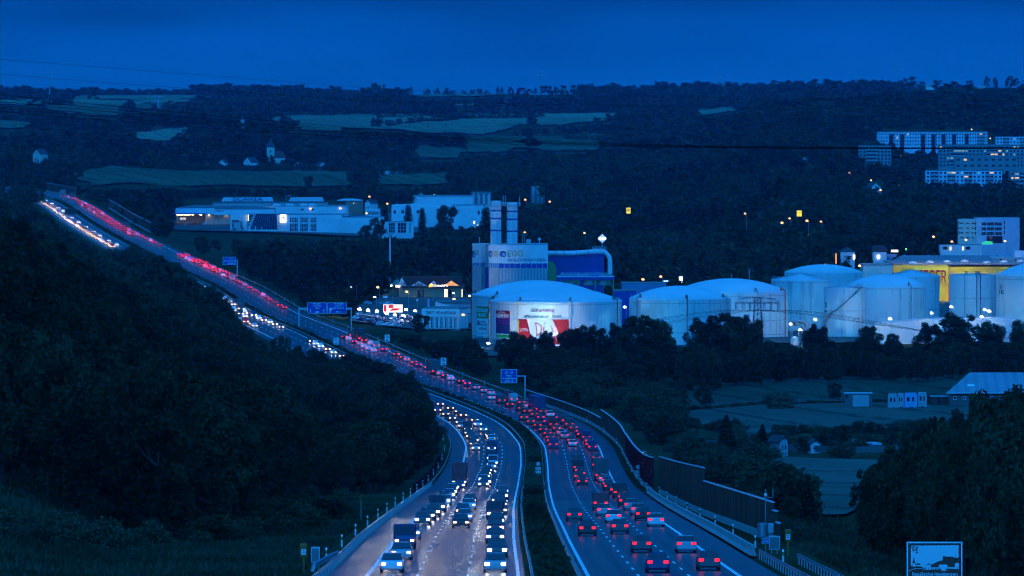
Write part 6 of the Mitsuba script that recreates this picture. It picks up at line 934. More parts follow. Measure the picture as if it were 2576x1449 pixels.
# single houses: gable to the viewer
def house(label, px, py, wpx, D, wall='m_wall_white', roof='m_darkroof', rz=0.0, h=3.2, name='house', dep=9, side=False):
    p = W0(px, D); w_ = wpx * D / FL; zt_ = ZC - (py - HY) * D / FL - p[2]; q = Thing(name, label, name.replace('_', ' '), tuple(p), rz); e_ = max(h, zt_ - w_ * .5)
    q.part('wall', prism([(-w_ / 2, -2), (w_ / 2, -2), (w_ / 2, e_), (0, zt_), (-w_ / 2, e_)], 0, dep), wall)
    for s_ in (-1, 1): a = np.array([(s_ * (w_ / 2 + .4), e_ - .4), (0, zt_ + .05), (0, zt_ + .35), (s_ * (w_ / 2 + .4), e_ - .05)]); q.part('roof', prism(a, -.4, dep + .4), roof)
    for x_ in (-.22, .12): q.part('window', UNIT, 'm_glass', T=cell(w_ * x_, w_ * (x_ + .12), -.06, .05, e_ * .45, e_ * .75))
    q.part('window', UNIT, 'm_glass', T=cell(-w_ * .07, w_ * .07, -.06, .05, e_ + .4, e_ + 1.3)); return q
for a_ in (('white gabled house below the estate lamps on the hillside', 2203, 461, 30, 3880, 'm_wall_white', 'm_darkroof', .5), ('white house with a steep gable high on the wooded hill', 2033, 399, 24, 4230, 'm_wall_white', 'm_darkroof', .7), ('dark house beside the steep white gable on the hill', 2083, 400, 26, 4240, 'm_cream', 'm_darkroof', -.8),
           ('cream house with a dark roof left of the village', 92, 376, 24, 4450, 'm_cream', 'm_darkroof', -.6), ('large barn roof at the left of the village', 478, 390, 60, 4840, 'm_cream', 'm_darkroof', 1.2), ('white gabled house left of the village centre', 520, 392, 16, 4800, 'm_wall_white', 'm_darkroof', 0), ('pinkish gable beside the white village house', 562, 392, 14, 4760, 'm_wall_white', 'm_darkroof', .1),
           ('white house with a small gable in the village centre', 558, 402, 14, 4700, 'm_wall_white', 'm_darkroof', -.3), ('long house with a white gable left of the church', 622, 396, 26, 4700, 'm_wall_white', 'm_darkroof', -.7), ('dark roofed house just left of the church', 646, 390, 28, 4850, 'm_cream', 'm_darkroof', 1.2), ('small white gable right of the church', 748, 408, 14, 4740, 'm_wall_white', 'm_darkroof', 0),
           ('white house at the right end of the village', 812, 408, 14, 4740, 'm_wall_white', 'm_darkroof', .4), ('white gable alone above the village wood', 439, 352, 13, float(hit(439, 361)[1]), 'm_wall_white', 'm_darkroof', .3), ('steep white gable above the left village', 270, 380, 7, 4800, 'm_wall_white', 'm_darkroof', 0), ('farmhouse with a dark gable behind the pale factory halls', 1060, 485, 34, 3640, 'm_cream', 'm_darkroof', .1),
           ('white gabled house by the dark dealership', 925, 503, 16, 3500, 'm_wall_white', 'm_darkroof', -.5)):
    house(*a_)
q = Facade('house', 'flat white house below the village beside the meadow', 'house', 980, 1010, 0, 442); q.part('wall', bx(0, q.w, 0, 7, -1, q.Z(433)), 'm_wall_white'); q.part('roof', bx(-.4, q.w + .4, -.4, 7.4, q.Z(433), q.Z(431.5)), 'm_tank_roof'); q.win(q.X(985), q.X(990), q.Z(437.5), q.Z(435)); q.win(q.X(998), q.X(1003), q.Z(437.5), q.Z(435))
q = Facade('house', 'low dark house with a pale roof left of the flat white house', 'house', 948, 979, 0, 441); q.part('wall', bx(0, q.w, 0, 7, -1, q.Z(433)), 'm_cream'); q.part('roof', bx(-.4, q.w + .4, -.4, 7.4, q.Z(433), q.Z(431)), 'm_tank_roof')
D = 4790; p = W0(681, D); s_ = FL / D; q = Thing('church', 'village church with a pale tower, dark cap and red nave roof', 'church', tuple(p)); Zc = lambda py: ZC - (py - HY) / s_ - p[2]; r_ = 9.5 / s_
q.part('tower', bx(-r_, r_, -r_, r_, -2, Zc(371)), 'm_cream'); q.part('tower_cap', loft([[(k * r_ * 1.1 * a, k * r_ * 1.1 * b, z) for a, b in ((-1, -1), (1, -1), (1, 1), (-1, 1))] for k, z in ((1, Zc(371)), (.92, Zc(364)), (.45, Zc(359)), (.4, Zc(356)), (.05, Zc(348)))]), 'm_darkroof'); q.part('belfry_window', bx(-.6, .6, -r_ - .1, -r_, Zc(384), Zc(378)), 'm_glass')
q.part('nave', prism([(r_, -2), (r_ + 9, -2), (r_ + 9, Zc(398)), (r_, Zc(398))], -4, 8), 'm_cream'); q.part('nave_roof', (lambda a: cat(a))(loft([[(-1, -4.5, Zc(398)), (r_ + 10, -4.5, Zc(398)), (r_ + 10, 8, Zc(398)), (-1, 8, Zc(398))], [(2.0, 1.5, Zc(379)), (r_ + 6.0, 1.5, Zc(379)), (r_ + 6.0, 2, Zc(379)), (2.0, 2, Zc(379))]])), 'm_redroof')
D = 6050; p = W0(610, D); q = Thing('church', 'far grey church with a thin spire between the woods', 'church', tuple(p)); s_ = FL / D; Zc = lambda py: ZC - (py - HY) / s_ - p[2]; r_ = 1.9; q.part('tower', bx(-r_, r_, -r_, r_, -2, Zc(301)), 'm_wall_grey'); q.part('spire', loft([[(k * r_ * a, k * r_ * b, z) for a, b in ((-1, -1), (1, -1), (1, 1), (-1, 1))] for k, z in ((1.1, Zc(301)), (.5, Zc(295)), (.3, Zc(290)), (.04, Zc(281)))]), 'm_darkroof')
q = Facade('fence', 'long pale fence on the meadow below the village, seen through trees', 'fence', 1085 - 130, 1126, 4050); [q.part('panel', UNIT, 'm_wall_white', T=cell(q.w * i / 28 + .15, q.w * (i + 1) / 28 - .15, 0, .2, 0, 2.2)) for i in range(28)]
# skyline pylons and mast
for px, h_, D, lab in ((125, 42, 8300, 'pale lattice pylon on the far left skyline'), (398, 20, 7600, 'faint pylon at the edge of the far left fields'), (1358, 40, 9000, 'tall pylon on the middle of the skyline'), (2262, 42, 9100, 'pylon on the right skyline above the fields'), (1807, 34, 9100, 'pylon behind the treetops on the skyline')):
    p = W0(px, D); q = Thing('power_pylon', lab, 'pylon', tuple(p)); q.part('mast', tube([(0, 0, -2), (0, 0, h_)], [1.5, .4], 4), 'm_seam'); [q.part('crossarm', tube([(-a, 0, z), (0, 0, z + .8), (a, 0, z)], [.3, .7, .3], 4), 'm_seam') for a, z in ((8, h_ - 2), (10, h_ - 9))]
p = W0(961, 9000); q = Thing('radio_mast', 'stubby chimney-like mast beside the round tree on the skyline', 'mast', tuple(p)); q.part('shaft', tube([(0, 0, -3), (0, 0, 30)], [1.8, 1.2], 8), 'm_seam'); q.part('head', tube([(0, 0, 27), (0, 0, 31)], 1.9, 8), 'm_seam')
for px, w_, lab in ((2340, 20, 'pale house roofs'), (2470, 16, 'long pale barn'), (2045, 12, 'white barn')):
    q = Facade('barn', f'{lab} among trees on the right skyline near column {("left" if px < 2100 else "middle" if px < 2400 else "far right")}', 'barn', px - w_ / 2, px + w_ / 2, 9000); q.part('wall', bx(0, q.w, 0, 10, -2, 5), 'm_wall_white'); q.part('roof', prism([(-1, 5), (q.w + 1, 5), (q.w, 9), (0, 9)], -1, 11), 'm_wall_grey')
# stable, caravans, sheds, allotments on the near meadows
D = 1395; q = Facade('stable', 'long stable with a blue-grey sheet roof at the right edge', 'stable', 2390, 2600, D); Z, X = q.Z, q.X; ribbed('m_stable_roof', (0.26, 0.29, 0.33), 1.0, 0.45, 0.15, 0.2); paint('m_timber', (0.13, 0.06, 0.035), 0.8)
q.part('wall', bx(0, q.w, 0, 12, -1, Z(989)), 'm_stable_wall'); paint('m_stable_wall', (0.13, 0.12, 0.11), 0.8); q.part('timber_band', bx(-.04, q.w + .04, -.06, 0, Z(995), Z(988.5)), 'm_timber'); q.part('roof', (lambda v: (np.array(v), np.array([[0, 1, 2], [0, 2, 3]])))([(-1.0, -1.4, Z(988)), (q.w + 1, -1.4, Z(988)), (q.w + 1, 9, Z(941)), (5.5, 9, Z(941))]), 'm_stable_roof'); q.part('fascia', bx(-1.0, q.w + 1, -1.45, -1.2, Z(989.5), Z(987)), 'm_cap')
for px in (2398, 2422, 2445, 2468, 2491, 2514, 2540): q.win(X(px), X(px + 8.5), Z(1006), Z(997), 'm_cap'); q.win(X(px) + .15, X(px + 8.5) - .15, Z(1006) + .15, Z(997) - .15, y=-.06)
for px, py in ((2434, 974), (2513, 976)): q.part('roof_light', (lambda v: (np.array(v), np.array([[0, 1, 2], [0, 2, 3]])))([(X(px), 1.55, Z(py + 2) + .3), (X(px + 20), 1.55, Z(py + 2) + .3), (X(px + 18), 2.6, Z(py - 2.5) + .35), (X(px + 2), 2.6, Z(py - 2.5) + .35)]), 'm_white')
e = Facade('shed', 'dark timber annex at the left end of the stable', 'shed', 2343, 2388, 1400); e.part('wall', bx(0, e.w, 0, 4, -1, e.Z(998)), 'm_timber'); e.win(e.X(2358), e.X(2366), 0, e.Z(1002)); e.part('roof', bx(-.3, e.w + .2, -.3, 4.3, e.Z(998), e.Z(997)), 'm_frame')
e = Facade('shed', 'grey paddock shed with a half open front', 'shed', 2126, 2194, 1400); e.part('wall', bx(0, e.w, 0, 4, -1, e.Z(990)), 'm_stable_wall'); e.win(e.X(2128), e.X(2134), e.Z(1000), e.Z(993)); e.part('roof', bx(-.2, e.w + .2, -.3, 4.2, e.Z(990), e.Z(988.5)), 'm_cap'); e.part('pale_front', bx(e.X(2145), e.X(2186), -.25, -.05, 0, e.Z(993.5)), 'm_wall_grey')
for px0, px1, ty, lab, m in ((2234, 2258, 991, 'white caravan first from the left by the stable', 'm_wall_grey'), (2258, 2274, 989.5, 'small white trailer second from the left by the stable', 'm_wall_grey'), (2275, 2308, 989, 'blue-grey covered trailer among the caravans', 'm_pale_blue'), (2309, 2332, 987, 'white horse trailer last in the row by the stable', 'm_wall_grey')):
    e = Facade('caravan', lab, 'trailer', px0, px1, 1392); H_ = e.Z(ty); e.part('body', loft([[(.0, y_, .45), (e.w * .02, y_, H_ * .8), (e.w * .1, y_, H_), (e.w * .92, y_, H_), (e.w, y_, H_ * .75), (e.w * .98, y_, .45)] for y_ in (0, 2.0)]), m); e.win(e.w * .2, e.w * .4, H_ * .5, H_ * .75); e.win(e.w * .6, e.w * .75, H_ * .5, H_ * .75); [e.part('wheel', mov((lambda v: (v[0][:, [0, 2, 1]], v[1][:, ::-1]))(lathe([(.32, 0), (.32, .2)], 14)), e.w * f_, -.05, .32), 'm_black') for f_ in (.45, .6)]; e.part('drawbar', tube([(e.w, 1, .5), (e.w + .9, 1, .45)], .06, 4), 'm_galv')
def hut(label, px, py, wpx, D, wall, roof, rz=0.0): return house(label, px, py, wpx, D, wall, roof, rz, h=1.9, name='garden_house', dep=4)
hut('white garden house with a dark gable in the allotments', 1972, 1099, 24, 1165, 'm_wall_grey', 'm_darkroof', .5); hut('low white hut right of the garden house', 2052, 1109, 26, 1170, 'm_wall_white', 'm_darkroof', .1); hut('pale small greenhouse at the right end of the allotments', 2205, 1119, 16, 1155, 'm_pale_blue', 'm_cap', .2); hut('dark red hut by the copse at the end of the allotments', 2307, 1110, 26, 1150, 'm_rust', 'm_darkroof', -.2)
e = Facade('shed', 'narrow white upright shed behind the allotment bush', 'shed', 2143, 2156, 1165); e.part('wall', bx(0, e.w, 0, 1.2, -1, e.Z(1107)), 'm_wall_white'); e.part('roof', bx(-.2, e.w + .2, -.2, 1.4, e.Z(1107), e.Z(1105.5)), 'm_cap')
def post_fence(label, pts, D_, n, h=1.2, m='m_fence', rails=(.5, 1.0), boards=0):
    t = Thing('fence', label, 'fence'); q_ = [hit(*p)[:2] for p in pts]; q_ = np.array(q_); s_ = np.linspace(0, len(q_) - 1, n + 1); xy = np.stack([np.interp(s_, np.arange(len(q_)), q_[:, i]) for i in (0, 1)], 1); zz = ground(xy[:, 0], xy[:, 1])
    for i in range(n):
        a = np.array([*xy[i], zz[i] + .25]); b = np.array([*xy[i + 1], zz[i + 1] + .25]); t.part('post', UNIT, m, T=T4().translate([a[0] - .06, a[1] - .06, a[2] - .4]).scale([.12, .12, h + .4]))
        for r_ in rails: t.part('rail', UNIT, m, T=piece(a, b, .07, r_ * h / 1.1 - .06, r_ * h / 1.1 + .06))
        if boards: t.part('board', UNIT, m, T=piece(a + (b - a) * .04, b - (b - a) * .04, .05, .1, h))
flat('m_fence', (0.14, 0.13, 0.12), 0.8)
post_fence('weathered board fence along the front of the allotments', [(1955, 1137), (2050, 1142), (2150, 1146), (2260, 1140)], 1100, 34, 1.4, boards=1); post_fence('wire and post fence along the upper edge of the wheat field', [(1765, 1030), (1900, 1022), (2060, 1018), (2200, 1016), (2380, 1018)], 1350, 40, 1.1); post_fence('small slatted fence beside the dark conifer', [(1776, 1126), (1812, 1129), (1846, 1131)], 1180, 10, 1.4, boards=1); post_fence('paddock fence on the skyline of the meadow strip', [(1900, 966), (2070, 962), (2240, 958)], 1480, 24, 1.1)
# ---------------------------------------------------------------- vehicles at rest in their lanes, with their lamps lit
CARCOL = {'black': (0.015, 0.015, 0.018), 'dark grey': (0.06, 0.065, 0.07), 'silver': (0.38, 0.39, 0.41), 'white': (0.68, 0.69, 0.70), 'dark blue': (0.015, 0.03, 0.12), 'red': (0.32, 0.015, 0.02)}
for n_, c_ in CARCOL.items(): scene['m_car_' + n_.replace(' ', '_')] = {'type': 'twosided', 'bsdf': {'type': 'principled', 'base_color': rgb(*c_), 'roughness': 0.25, 'specular': 0.5, 'clearcoat': 0.6}}
flat('m_tyre', (0.015, 0.015, 0.015), 0.8); flat('m_headlamp', (0.6, 0.6, 0.6), 0.2); flat('m_taillamp', (0.4, 0.01, 0.02), 0.3)
def ring(y, hw, zb, zt, tuck=.9): return [(-hw * tuck, y, zb), (hw * tuck, y, zb), (hw, y, zb + .18), (hw, y, zt - .18), (hw * .93, y, zt), (-hw * .93, y, zt), (-hw, y, zt - .18), (-hw, y, zb + .18)]
def wheel(x, y, r=.32): v, f = lathe([(r * .55, -.1), (r, -.1), (r, .1), (r * .55, .1)], 14); return mikit.ply((np.c_[v[:, 2] + x, v[:, 0] + y, v[:, 1] + r], f), smooth=40)
def hull4(y0, y1, y2, y3, z0, z1, w0, w1): return loft([[(-w0, y0, z0), (w0, y0, z0), (w0, y3, z0), (-w0, y3, z0)], [(-w1, y1, z1), (w1, y1, z1), (w1, y2, z1), (-w1, y2, z1)]])
CAR = dict(body=mikit.ply(cat(loft([ring(-2.2, .76, .36, .86), ring(-2.1, .86, .26, .99), ring(-1.4, .9, .2, 1.0), ring(.9, .9, .2, .95), ring(1.85, .87, .22, .84), ring(2.2, .74, .32, .68)]), hull4(-1.28, -1.15, .15, .3, 1.42, 1.48, .64, .58)), smooth=35), cabin=mikit.ply(hull4(-1.95, -1.3, .3, 1.15, .96, 1.44, .82, .65)),
           wheels=[wheel(x, y) for x in (-.8, .8) for y in (-1.35, 1.35)], low=mikit.ply(cat(loft([ring(-2.2, .76, .3, .86), ring(-2.0, .9, .15, 1.0), ring(1.85, .87, .15, .86), ring(2.2, .74, .3, .68)]), hull4(-1.9, -1.25, .3, 1.1, .96, 1.46, .8, .62))))
VAN = dict(body=mikit.ply(cat(loft([ring(-2.6, .95, .3, 2.1), ring(-2.5, 1.0, .24, 2.2), ring(1.1, 1.0, .24, 2.2), ring(1.75, .95, .26, 1.3), ring(2.5, .85, .35, .95)])), smooth=30), cabin=mikit.ply(hull4(1.0, 1.0, 1.35, 1.95, 1.25, 2.1, .9, .8)), wheels=[wheel(x, y, .35) for x in (-.9, .9) for y in (-1.6, 1.6)])
VAN['low'] = VAN['body']
TRUCK = dict(body=mikit.ply(cat(bx(-1.25, 1.25, -11.5, 1.6, 1.1, 3.9), bx(-1.0, 1.0, -11.2, 2, .7, 1.1), loft([ring(2.0, 1.2, .5, 3.4), ring(3.6, 1.22, .4, 3.3), ring(4.2, 1.15, .4, 2.4)]))), cabin=mikit.ply(hull4(3.0, 3.2, 3.75, 4.25, 1.9, 2.8, 1.15, 1.05)), wheels=[wheel(x, y, .5) for x in (-1.05, 1.05) for y in (-10, -8.7, -7.4, 1.0, 3.2)])
TRUCK['low'] = TRUCK['body']
def vehicle(kind, u, y, oncoming, colour, label, group, full, warm=0, brake=False, beam=False):
    V = {'car': CAR, 'van': VAN, 'lorry': TRUCK}[kind]; t = Thing({'car': 'car', 'van': 'delivery_van', 'lorry': 'lorry'}[kind], label, kind, group=group)
    o = RP(u, y, 0.02); d = RP(u, y + 2, .02) - RP(u, y - 2, .02); d /= np.linalg.norm(d); d = -d if oncoming else d; r = np.cross(d, [0, 0, 1.0]); r /= np.linalg.norm(r); up = np.cross(r, d); M = np.eye(4); M[:3, 0], M[:3, 1], M[:3, 2], M[:3, 3] = r, d, up, o; t.M = T4(M); m = 'm_car_' + colour.replace(' ', '_')
    if full:
        t.part('body', V['body'], m); t.part('cabin_glass', V['cabin'], 'm_glass')
        for w_ in V['wheels']: t.part('wheel', w_, 'm_tyre')
    else: t.part('body', V['low'], m)
    xs, fy, ry, z_ = {'car': (.62, 2.16, -2.2, .66), 'van': (.68, 2.46, -2.6, .78), 'lorry': (.9, 4.2, -11.5, .85)}[kind]
    for s_ in (-1, 1):
        a, b = s_ * xs - .17, s_ * xs + .17; k = 1 if full else 1.25
        head = (np.array([1, .98, .95]), np.array([1, .66, .28]), np.array([1, .52, .13]))[warm] * ((45, 5, 4)[warm] if full else 16)
        hk = dict(emit=head) if oncoming else {}; tk = {} if oncoming else dict(emit=np.array([1, .008, .022]) * (8 if brake else 2.0 if full else 5))
        if oncoming or full: t.part('headlight', UNIT, 'm_headlamp', T=cell(a, b, fy - .06, fy + .06, z_ - .11 * k, z_ + .11 * k), **hk)
        if full or not oncoming: t.part('taillight', UNIT, 'm_taillamp', T=cell(a - .03, b + .03, ry - .05, ry + .05, z_ + .06 - .03, z_ + .06 + .22 * k), **tk)
    if beam:
        p = o + d * (fy + .3) + up * z_; I_ = np.array([(1, .98, .95), (1, .82, .55), (1, .66, .32)][warm]) * BEAM
        scene[f'beam_{t.key}'] = {'type': 'spot', 'to_world': T4().look_at(origin=p.tolist(), target=(p + d * 10 - up * .85).tolist(), up=[0, 0, 1]), 'intensity': rgb(*I_), 'cutoff_angle': 5.4, 'beam_width': 3.0, 'sampling_weight': 2.0 if y < 1000 else 0.6}
LANE = {1: ('inner', 4.5), 2: ('middle', 8.3), 3: ('outer', 12.2), 4: ('exit', 15.6)}
FLOW = [  # direction, lane, from, to, gap, warm, brake
    (-1, 3, 432, 560, 30, 2, 0), (-1, 3, 610, 960, 27, 0, 0), (-1, 2, 590, 770, 46, 2, 0), (-1, 1, 430, 850, 38, 0, 0), (-1, 2, 930, 1240, 24, 0, 0), (-1, 3, 1180, 1405, 17, 1, 0), (-1, 2, 1150, 1400, 20, 1, 0), (-1, 1, 1640, 1800, 22, 0, 0), (-1, 1, 1910, 2290, 18, 0, 0), (-1, 3, 1920, 2240, 18, 1, 0), (-1, 2, 2000, 2260, 24, 0, 0),
    (-1, 3, 2740, 3600, 24, 1, 0), (-1, 2, 2760, 3500, 60, 0, 0), (1, 1, 1190, 1330, 18, 0, 0), (1, 2, 1200, 1430, 17, 0, 0), (1, 3, 1180, 1440, 15, 0, 0), (1, 3, 1450, 1700, 17, 0, 0), (1, 2, 1725, 1840, 17, 0, 0), (1, 3, 1730, 1850, 20, 0, 0), (1, 3, 2080, 2400, 22, 0, 0), (1, 4, 2380, 2650, 15, 0, 1), (1, 3, 2420, 2640, 20, 0, 1),
    (1, 3, 2760, 3580, 30, 0, 0), (1, 2, 2900, 3400, 26, 0, 0), (1, 2, 950, 1130, 22, 0, 0), (1, 3, 960, 1140, 24, 0, 0), (1, 3, 600, 950, 36, 0, 0), (1, 2, 560, 760, 55, 0, 0), (1, 1, 545, 700, 80, 0, 0), (1, 2, 428, 520, 48, 0, 0), (1, 3, 432, 560, 60, 0, 0)]
BEAM = 130000.0
spots_ = {}
for s_, l_, a, b, gap, warm, brake in FLOW:
    y = a + gap * .2
    while y < b: spots_.setdefault((s_, l_), []).append((y, warm, brake)); y += gap * rng.uniform(.8, 1.25)
for (s_, l_), vs in spots_.items():
    vs.sort()
    for i, (y, warm, brake) in enumerate(vs):
        kd = rng.choice(['car', 'van', 'lorry'], p=[.88, .11, .01] if l_ != 3 else [.82, .13, .05]); 
        if y < 640 and kd == 'lorry': kd = 'car'
        kd = str(kd); cn = str(rng.choice(list(CARCOL), p=[.26, .24, .2, .14, .12, .04] if kd == 'car' else [.2, .34, .1, .06, .22, .08])); ln, u = LANE[l_]
        lab = f'{cn} oncoming {kd} with headlights on in the {ln} lane, {nth(i)} from the bottom' if s_ < 0 else f'{cn} {kd} driving away with red lights in the {ln} lane, {nth(i)} from the bottom'
        vehicle(kd, s_ * (u + rng.uniform(-.35, .35)), y, s_ < 0, cn, lab, f'{"oncoming traffic" if s_ < 0 else "outbound traffic"} in the {ln} lane', y < 1500, warm, brake, beam=s_ < 0 and y < 1450)
# parked cars in the yard
YARD = mikit.ply(cat(loft([ring(-2.2, .76, .3, .86), ring(-2.0, .9, .15, 1.0), ring(1.85, .87, .15, .86), ring(2.2, .74, .3, .68)]), hull4(-1.9, -1.25, .3, 1.1, .96, 1.46, .8, .62)))
ynames = list(CARCOL)
for r_, (D, a, b) in enumerate(((1952, 958, 1062), (1968, 935, 1062), (1985, 912, 1062), (2002, 898, 1058), (2020, 892, 1054), (2040, 890, 1040), (2160, 925, 992))):
    n_ = 0
    for px in np.arange(a, b, 2.75 * FL / D):
        cn = ynames[int(rng.choice(6, p=[.2, .2, .25, .18, .13, .04]))]; p = W0(px, D); t = Thing('parked_car', f'{cn} car parked in the {nth(r_)} yard row from the front, {nth(n_)} from the left', 'car', (p[0], p[1], p[2] + .45), math.pi + rng.uniform(-.05, .05) + .5, 'cars parked in the yard'); n_ += 1
        t.part('body', CAR['low'], 'm_car_' + cn.replace(' ', '_')); 
        for x_ in (-.62, .62): t.part('headlight', UNIT, 'm_cap', T=cell(x_ - .15, x_ + .15, 2.1, 2.2, .58, .74))
        t.part('windscreen', hull4(.25, .3, .34, 1.22, .97, 1.42, .74, .6), 'm_glass')

# ---------------------------------------------------------------- lamps
LAMPN = {}
def lamp(px, py, D, col, where, r=.5, L=14, pole=True, name='street_lamp', glow=None, tall=None):
    """A lamp on its pole; the glowing head is what shines."""
    n_ = {0: 'orange', 1: 'white', 2: 'red'}[col]; i = LAMPN.get((n_, where), 0); LAMPN[(n_, where)] = i + 1
    x = rpx(px, D); zg = float(ground(x, D)); z = ZC - (py - HY) * D / FL; z = max(z, zg + 1.5); C_ = (ORANGE, WHITE, np.array([1, .05, .05]))[col]
    t = Thing(name, None, 'lamp', (x, D, zg), 0, f'{n_} lamps {where}'); t.px = px; LAMPS.append((t, n_, where, px)); h = z - zg
    t.part('pole', tube([(.7, .1, -1), (.7, .1, h - .2), (.5, .05, h + .25), (0, 0, h + .25)], .09, 5), 'm_galv'); t.part('lamp_head', lathe([(.05, h + .32 * r * 2), (r * 1.1, h + r * .45), (r * 1.1, h + r * .25), (.05, h + r * .2)][::-1], 8), 'm_wall_grey')
    v_, f_ = trimesh.creation.icosphere(2, r).vertices, trimesh.creation.icosphere(2, r).faces; t.part('glowing_lamp', mov((np.array(v_) * [1, 1, .8], np.array(f_)), 0, 0, h - r * .1), 'm_lamp', emit=C_ * L)
    if glow is not None:
        tgt, I_, cut, wgt = glow; o = np.array([x, D - (.2 + r), z - r]); tg = o + np.array(tgt)
        scene[f'shine_{t.key}'] = {'type': 'spot', 'to_world': T4().look_at(origin=o.tolist(), target=tg.tolist(), up=[.3, 1, .2]), 'intensity': rgb(*((C_ if name == 'street_lamp' or 'yard' in where else np.array([1, .93, .72]) * 1.6 if glow[0][2] < -1.5 else np.array([.12, .9, 1.0])) * I_)), 'cutoff_angle': cut, 'beam_width': cut * .4, 'sampling_weight': wgt}
LAMPS = []
hill = 'on the wooded hillside at the right'
for px_ in (38, 50, 60, 70, 79, 86): tree('far', GX(px_, 3350 + px_ % 7 * 12), 3350 + px_ % 7 * 12, 12 + px_ % 5, 14, None, None)
for px, py in ((2113, 408), (2124, 414), (2093, 403), (2127, 424), (2137, 434), (2149, 442), (2191, 453), (2261, 467), (2321, 407), (2215, 478), (2265, 391), (2553, 488), (2444, 325), (2509, 328), (2491, 348)): p = hit(px, py + 17); lamp(px, py, p[1], 0, hill, .75 if py > 380 else .7, 5)
for px, py in ((1967, 560), (1986, 549), (2030, 555), (2065, 557), (1874, 537), (2034, 592), (2106, 612), (1470, 586), (1320, 584)): lamp(px, py, 2750, 0, 'in the dark wood behind the tanks', .5 if px not in (1967, 2030) else .65, 5)
for px, py, D in ((2348, 595, 2420), (2394, 607, 2400), (2430, 603, 2370), (2528, 606, 2350), (2076, 666, 2100), (2162, 668, 2100), (1808, 697, 2120), (1617, 702, 2080), (1662, 695, 2100)): lamp(px, py, D, 0, 'behind the tank farm', .5, 6)
for px, py, D in ((1321, 502, 3500), (1383, 507, 3500), (974, 512, 3450), (922, 536, 3350), (1272, 496, 3600), (1292, 507, 3500), (929, 494, 3600), (1092, 490, 3650)): lamp(px, py, D, 0, 'at the pale factory halls', .65, 5)
for px, py, D in ((950, 722, 2120), (1023, 733, 2080), (1165, 791, 1925), (1085, 715, 2190), (1142, 752, 2060)): lamp(px, py, D, 0, 'between the restaurant and the car yard', .5, 7)
for px, py, D in ((984, 718, 2150), (881, 722, 2180), (892, 717, 2200), (942, 747, 2090), (1140, 737, 2100), (1181, 744, 2050)): lamp(px, py, D, 1, 'between the restaurant and the car yard', .42, 9)
for px, py, D in ((904, 777, 2035), (926, 780, 2030), (948, 782, 2020), (972, 787, 2005), (993, 791, 1990), (1015, 793, 1975), (1021, 778, 2045), (1044, 781, 2040)): lamp(px, py, D, 1, 'over the used car yard', .62, 40, name='floodlight', glow=((-.5, -3.5, -6), 4200, 78, 2.5))
for px, py, D, g in ((1228, 863, 1765, ((.2, 14, 3), 600, 70, 1.5)), (1451, 826, 1772, ((.8, 4, 1.2), 1300, 85, 2.5)), (1571, 772, 1850, None), (1988.7, 814.8, 1790, ((3, 6, -1), 700, 85, 1)), (2012.7, 829.5, 1795, ((0, 4, -2), 120, 80, 1)), (2050.7, 803, 1790, ((2, 10, 1.5), 1400, 85, 1.5)), (2239, 801, 1788, ((0, 3, -2.5), 300, 85, 1.5)), (2343, 787, 1786, ((0, 4, -2.5), 300, 85, 1.5)), (2392.7, 771.5, 1850, ((1, 6, 0), 700, 85, 1)), (2477, 778, 1786, ((0, 4, -2), 300, 85, 1.5)), (2488, 782, 1800, None), (2469, 796, 1786, ((0, 3, -1), 160, 85, 1)), (2580, 785, 1790, ((0, 6, 0), 800, 85, 1))):
    lamp(px, py, D, 1, 'along the storage tanks', .45, 22, name='floodlight', glow=g)
for px, D, tx, I_ in ((1322, 1770, 1345, 420), (1392, 1770, 1385, 460), (1262, 1774, 1265, 170)):    # floodlights at the foot of the bannered tank, behind the trees
    x = rpx(px, D); zg = float(ground(x, D)); t = Thing('floodlight', f'ground floodlight aimed at the tank banners, hidden by trees, near the {["middle", "right", "left"][(1322, 1392, 1262).index(px)]}', 'lamp', (x, D, zg)); t.part('housing', bx(-.35, .35, -.2, .2, .2, .7), 'm_wall_grey'); t.part('stand', bx(-.1, .1, -.1, .1, -.5, .2), 'm_galv')
    scene[f'banner_light_{px}'] = {'type': 'spot', 'to_world': T4().look_at(origin=[x, D + .3, zg + .9], target=[rpx(tx, 1780), 1780.0, zg + 10.0], up=[1, 0, 0]), 'intensity': rgb(*(np.array([.82, 1, .78]) * I_)), 'cutoff_angle': 62.0, 'beam_width': 30.0, 'sampling_weight': 4.0}
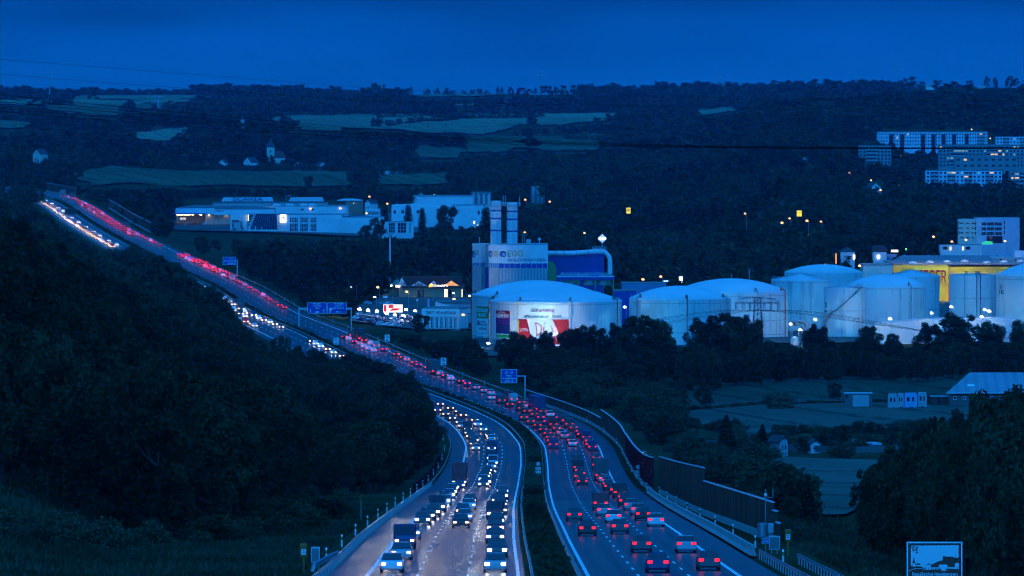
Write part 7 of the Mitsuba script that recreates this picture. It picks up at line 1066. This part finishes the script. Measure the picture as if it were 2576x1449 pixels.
lamp(205, 266, hit(205, 268)[1], 2, 'on the far left field', 1.2, 6, name='signal_lamp'); lamp(331, 291, hit(331, 297)[1], 1, 'on the far left wooded slope', .8, 6); lamp(471, 342, hit(471, 350)[1], 0, 'above the village', .9, 8); lamp(78, 396, hit(78, 402)[1], 1, 'at the house left of the village', .6, 6); lamp(2104, 225, 8600, 1, 'on the right skyline', 1.3, 5); lamp(2554, 248, 6700, 0, 'on the right skyline', 1.2, 6); lamp(2569, 243, 6750, 0, 'on the right skyline', 1.2, 7)
lamp(1616.5, 1139, 985, 0, 'before the red noise barrier', .16, 10)
for t_ in sorted({(n_, w_) for _, n_, w_, _ in LAMPS}):
    grp = sorted([l for l in LAMPS if (l[1], l[2]) == t_], key=lambda l: l[3])
    for i, l in enumerate(grp): labels[l[0].key]['label'] = f'{l[1]} lamp {l[2]}' + (f', {nth(i)} from the left' if len(grp) > 1 else '')
# a far road's row of headlights, and the lamp-lit masts
for i in range(9): p = hit(1570 + i * 7, 404.5 - i * 1.5); t = Thing('car', f'tiny distant car with white lights on the far valley road, {nth(i)} from the left', 'car', (p[0], p[1], p[2] + .3), 0, 'cars on the far valley road'); t.part('body', bx(-2, 2, 0, 1.7, 0, 1.4), 'm_car_dark_grey'); lit(t, 'headlight', bx(-.7, .7, -.15, 0, .5, 1.0), WHITE * 5)
for px, y0, y1, D, lab in ((893, 679, 716, 2230, 'tall thin pole glowing orange at its top left of the restaurant'), (2103, 637, 680, 2230, 'tall thin pole with a warm lit top behind the tanks')):
    x = rpx(px, D); zg = float(ground(x, D)); z = ZC - (y0 - HY) * D / FL - zg; t = Thing('light_mast', lab, 'mast', (x, D, zg)); t.part('pole', tube([(0, 0, -1), (0, 0, z)], .18, 6), 'm_galv'); lit(t, 'glowing_top', tube([(0, -.05, z * .75), (0, -.05, z)], .24, 6), ORANGE * 1.4)  # lamplight on the pole top is put in as its own glow
plant()
# ---------------------------------------------------------------- evening haze in the valley
mat('haze_skin', {'type': 'null'}, False)
scene['haze_air'] = {'type': 'homogeneous', 'albedo': 0.95, 'sigma_t': rgb(0.6e-5, 1.2e-5, 2.6e-5)}
labels['haze'] = {'kind': 'stuff', 'label': 'thin blue evening haze over the valley'}
scene['haze'] = {'type': 'cube', 'to_world': T4().translate([0, 7600, 60]).scale([3600, 8200, 120]), 'bsdf': {'type': 'ref', 'id': 'haze_skin'}, 'interior': {'type': 'ref', 'id': 'haze_air'}}
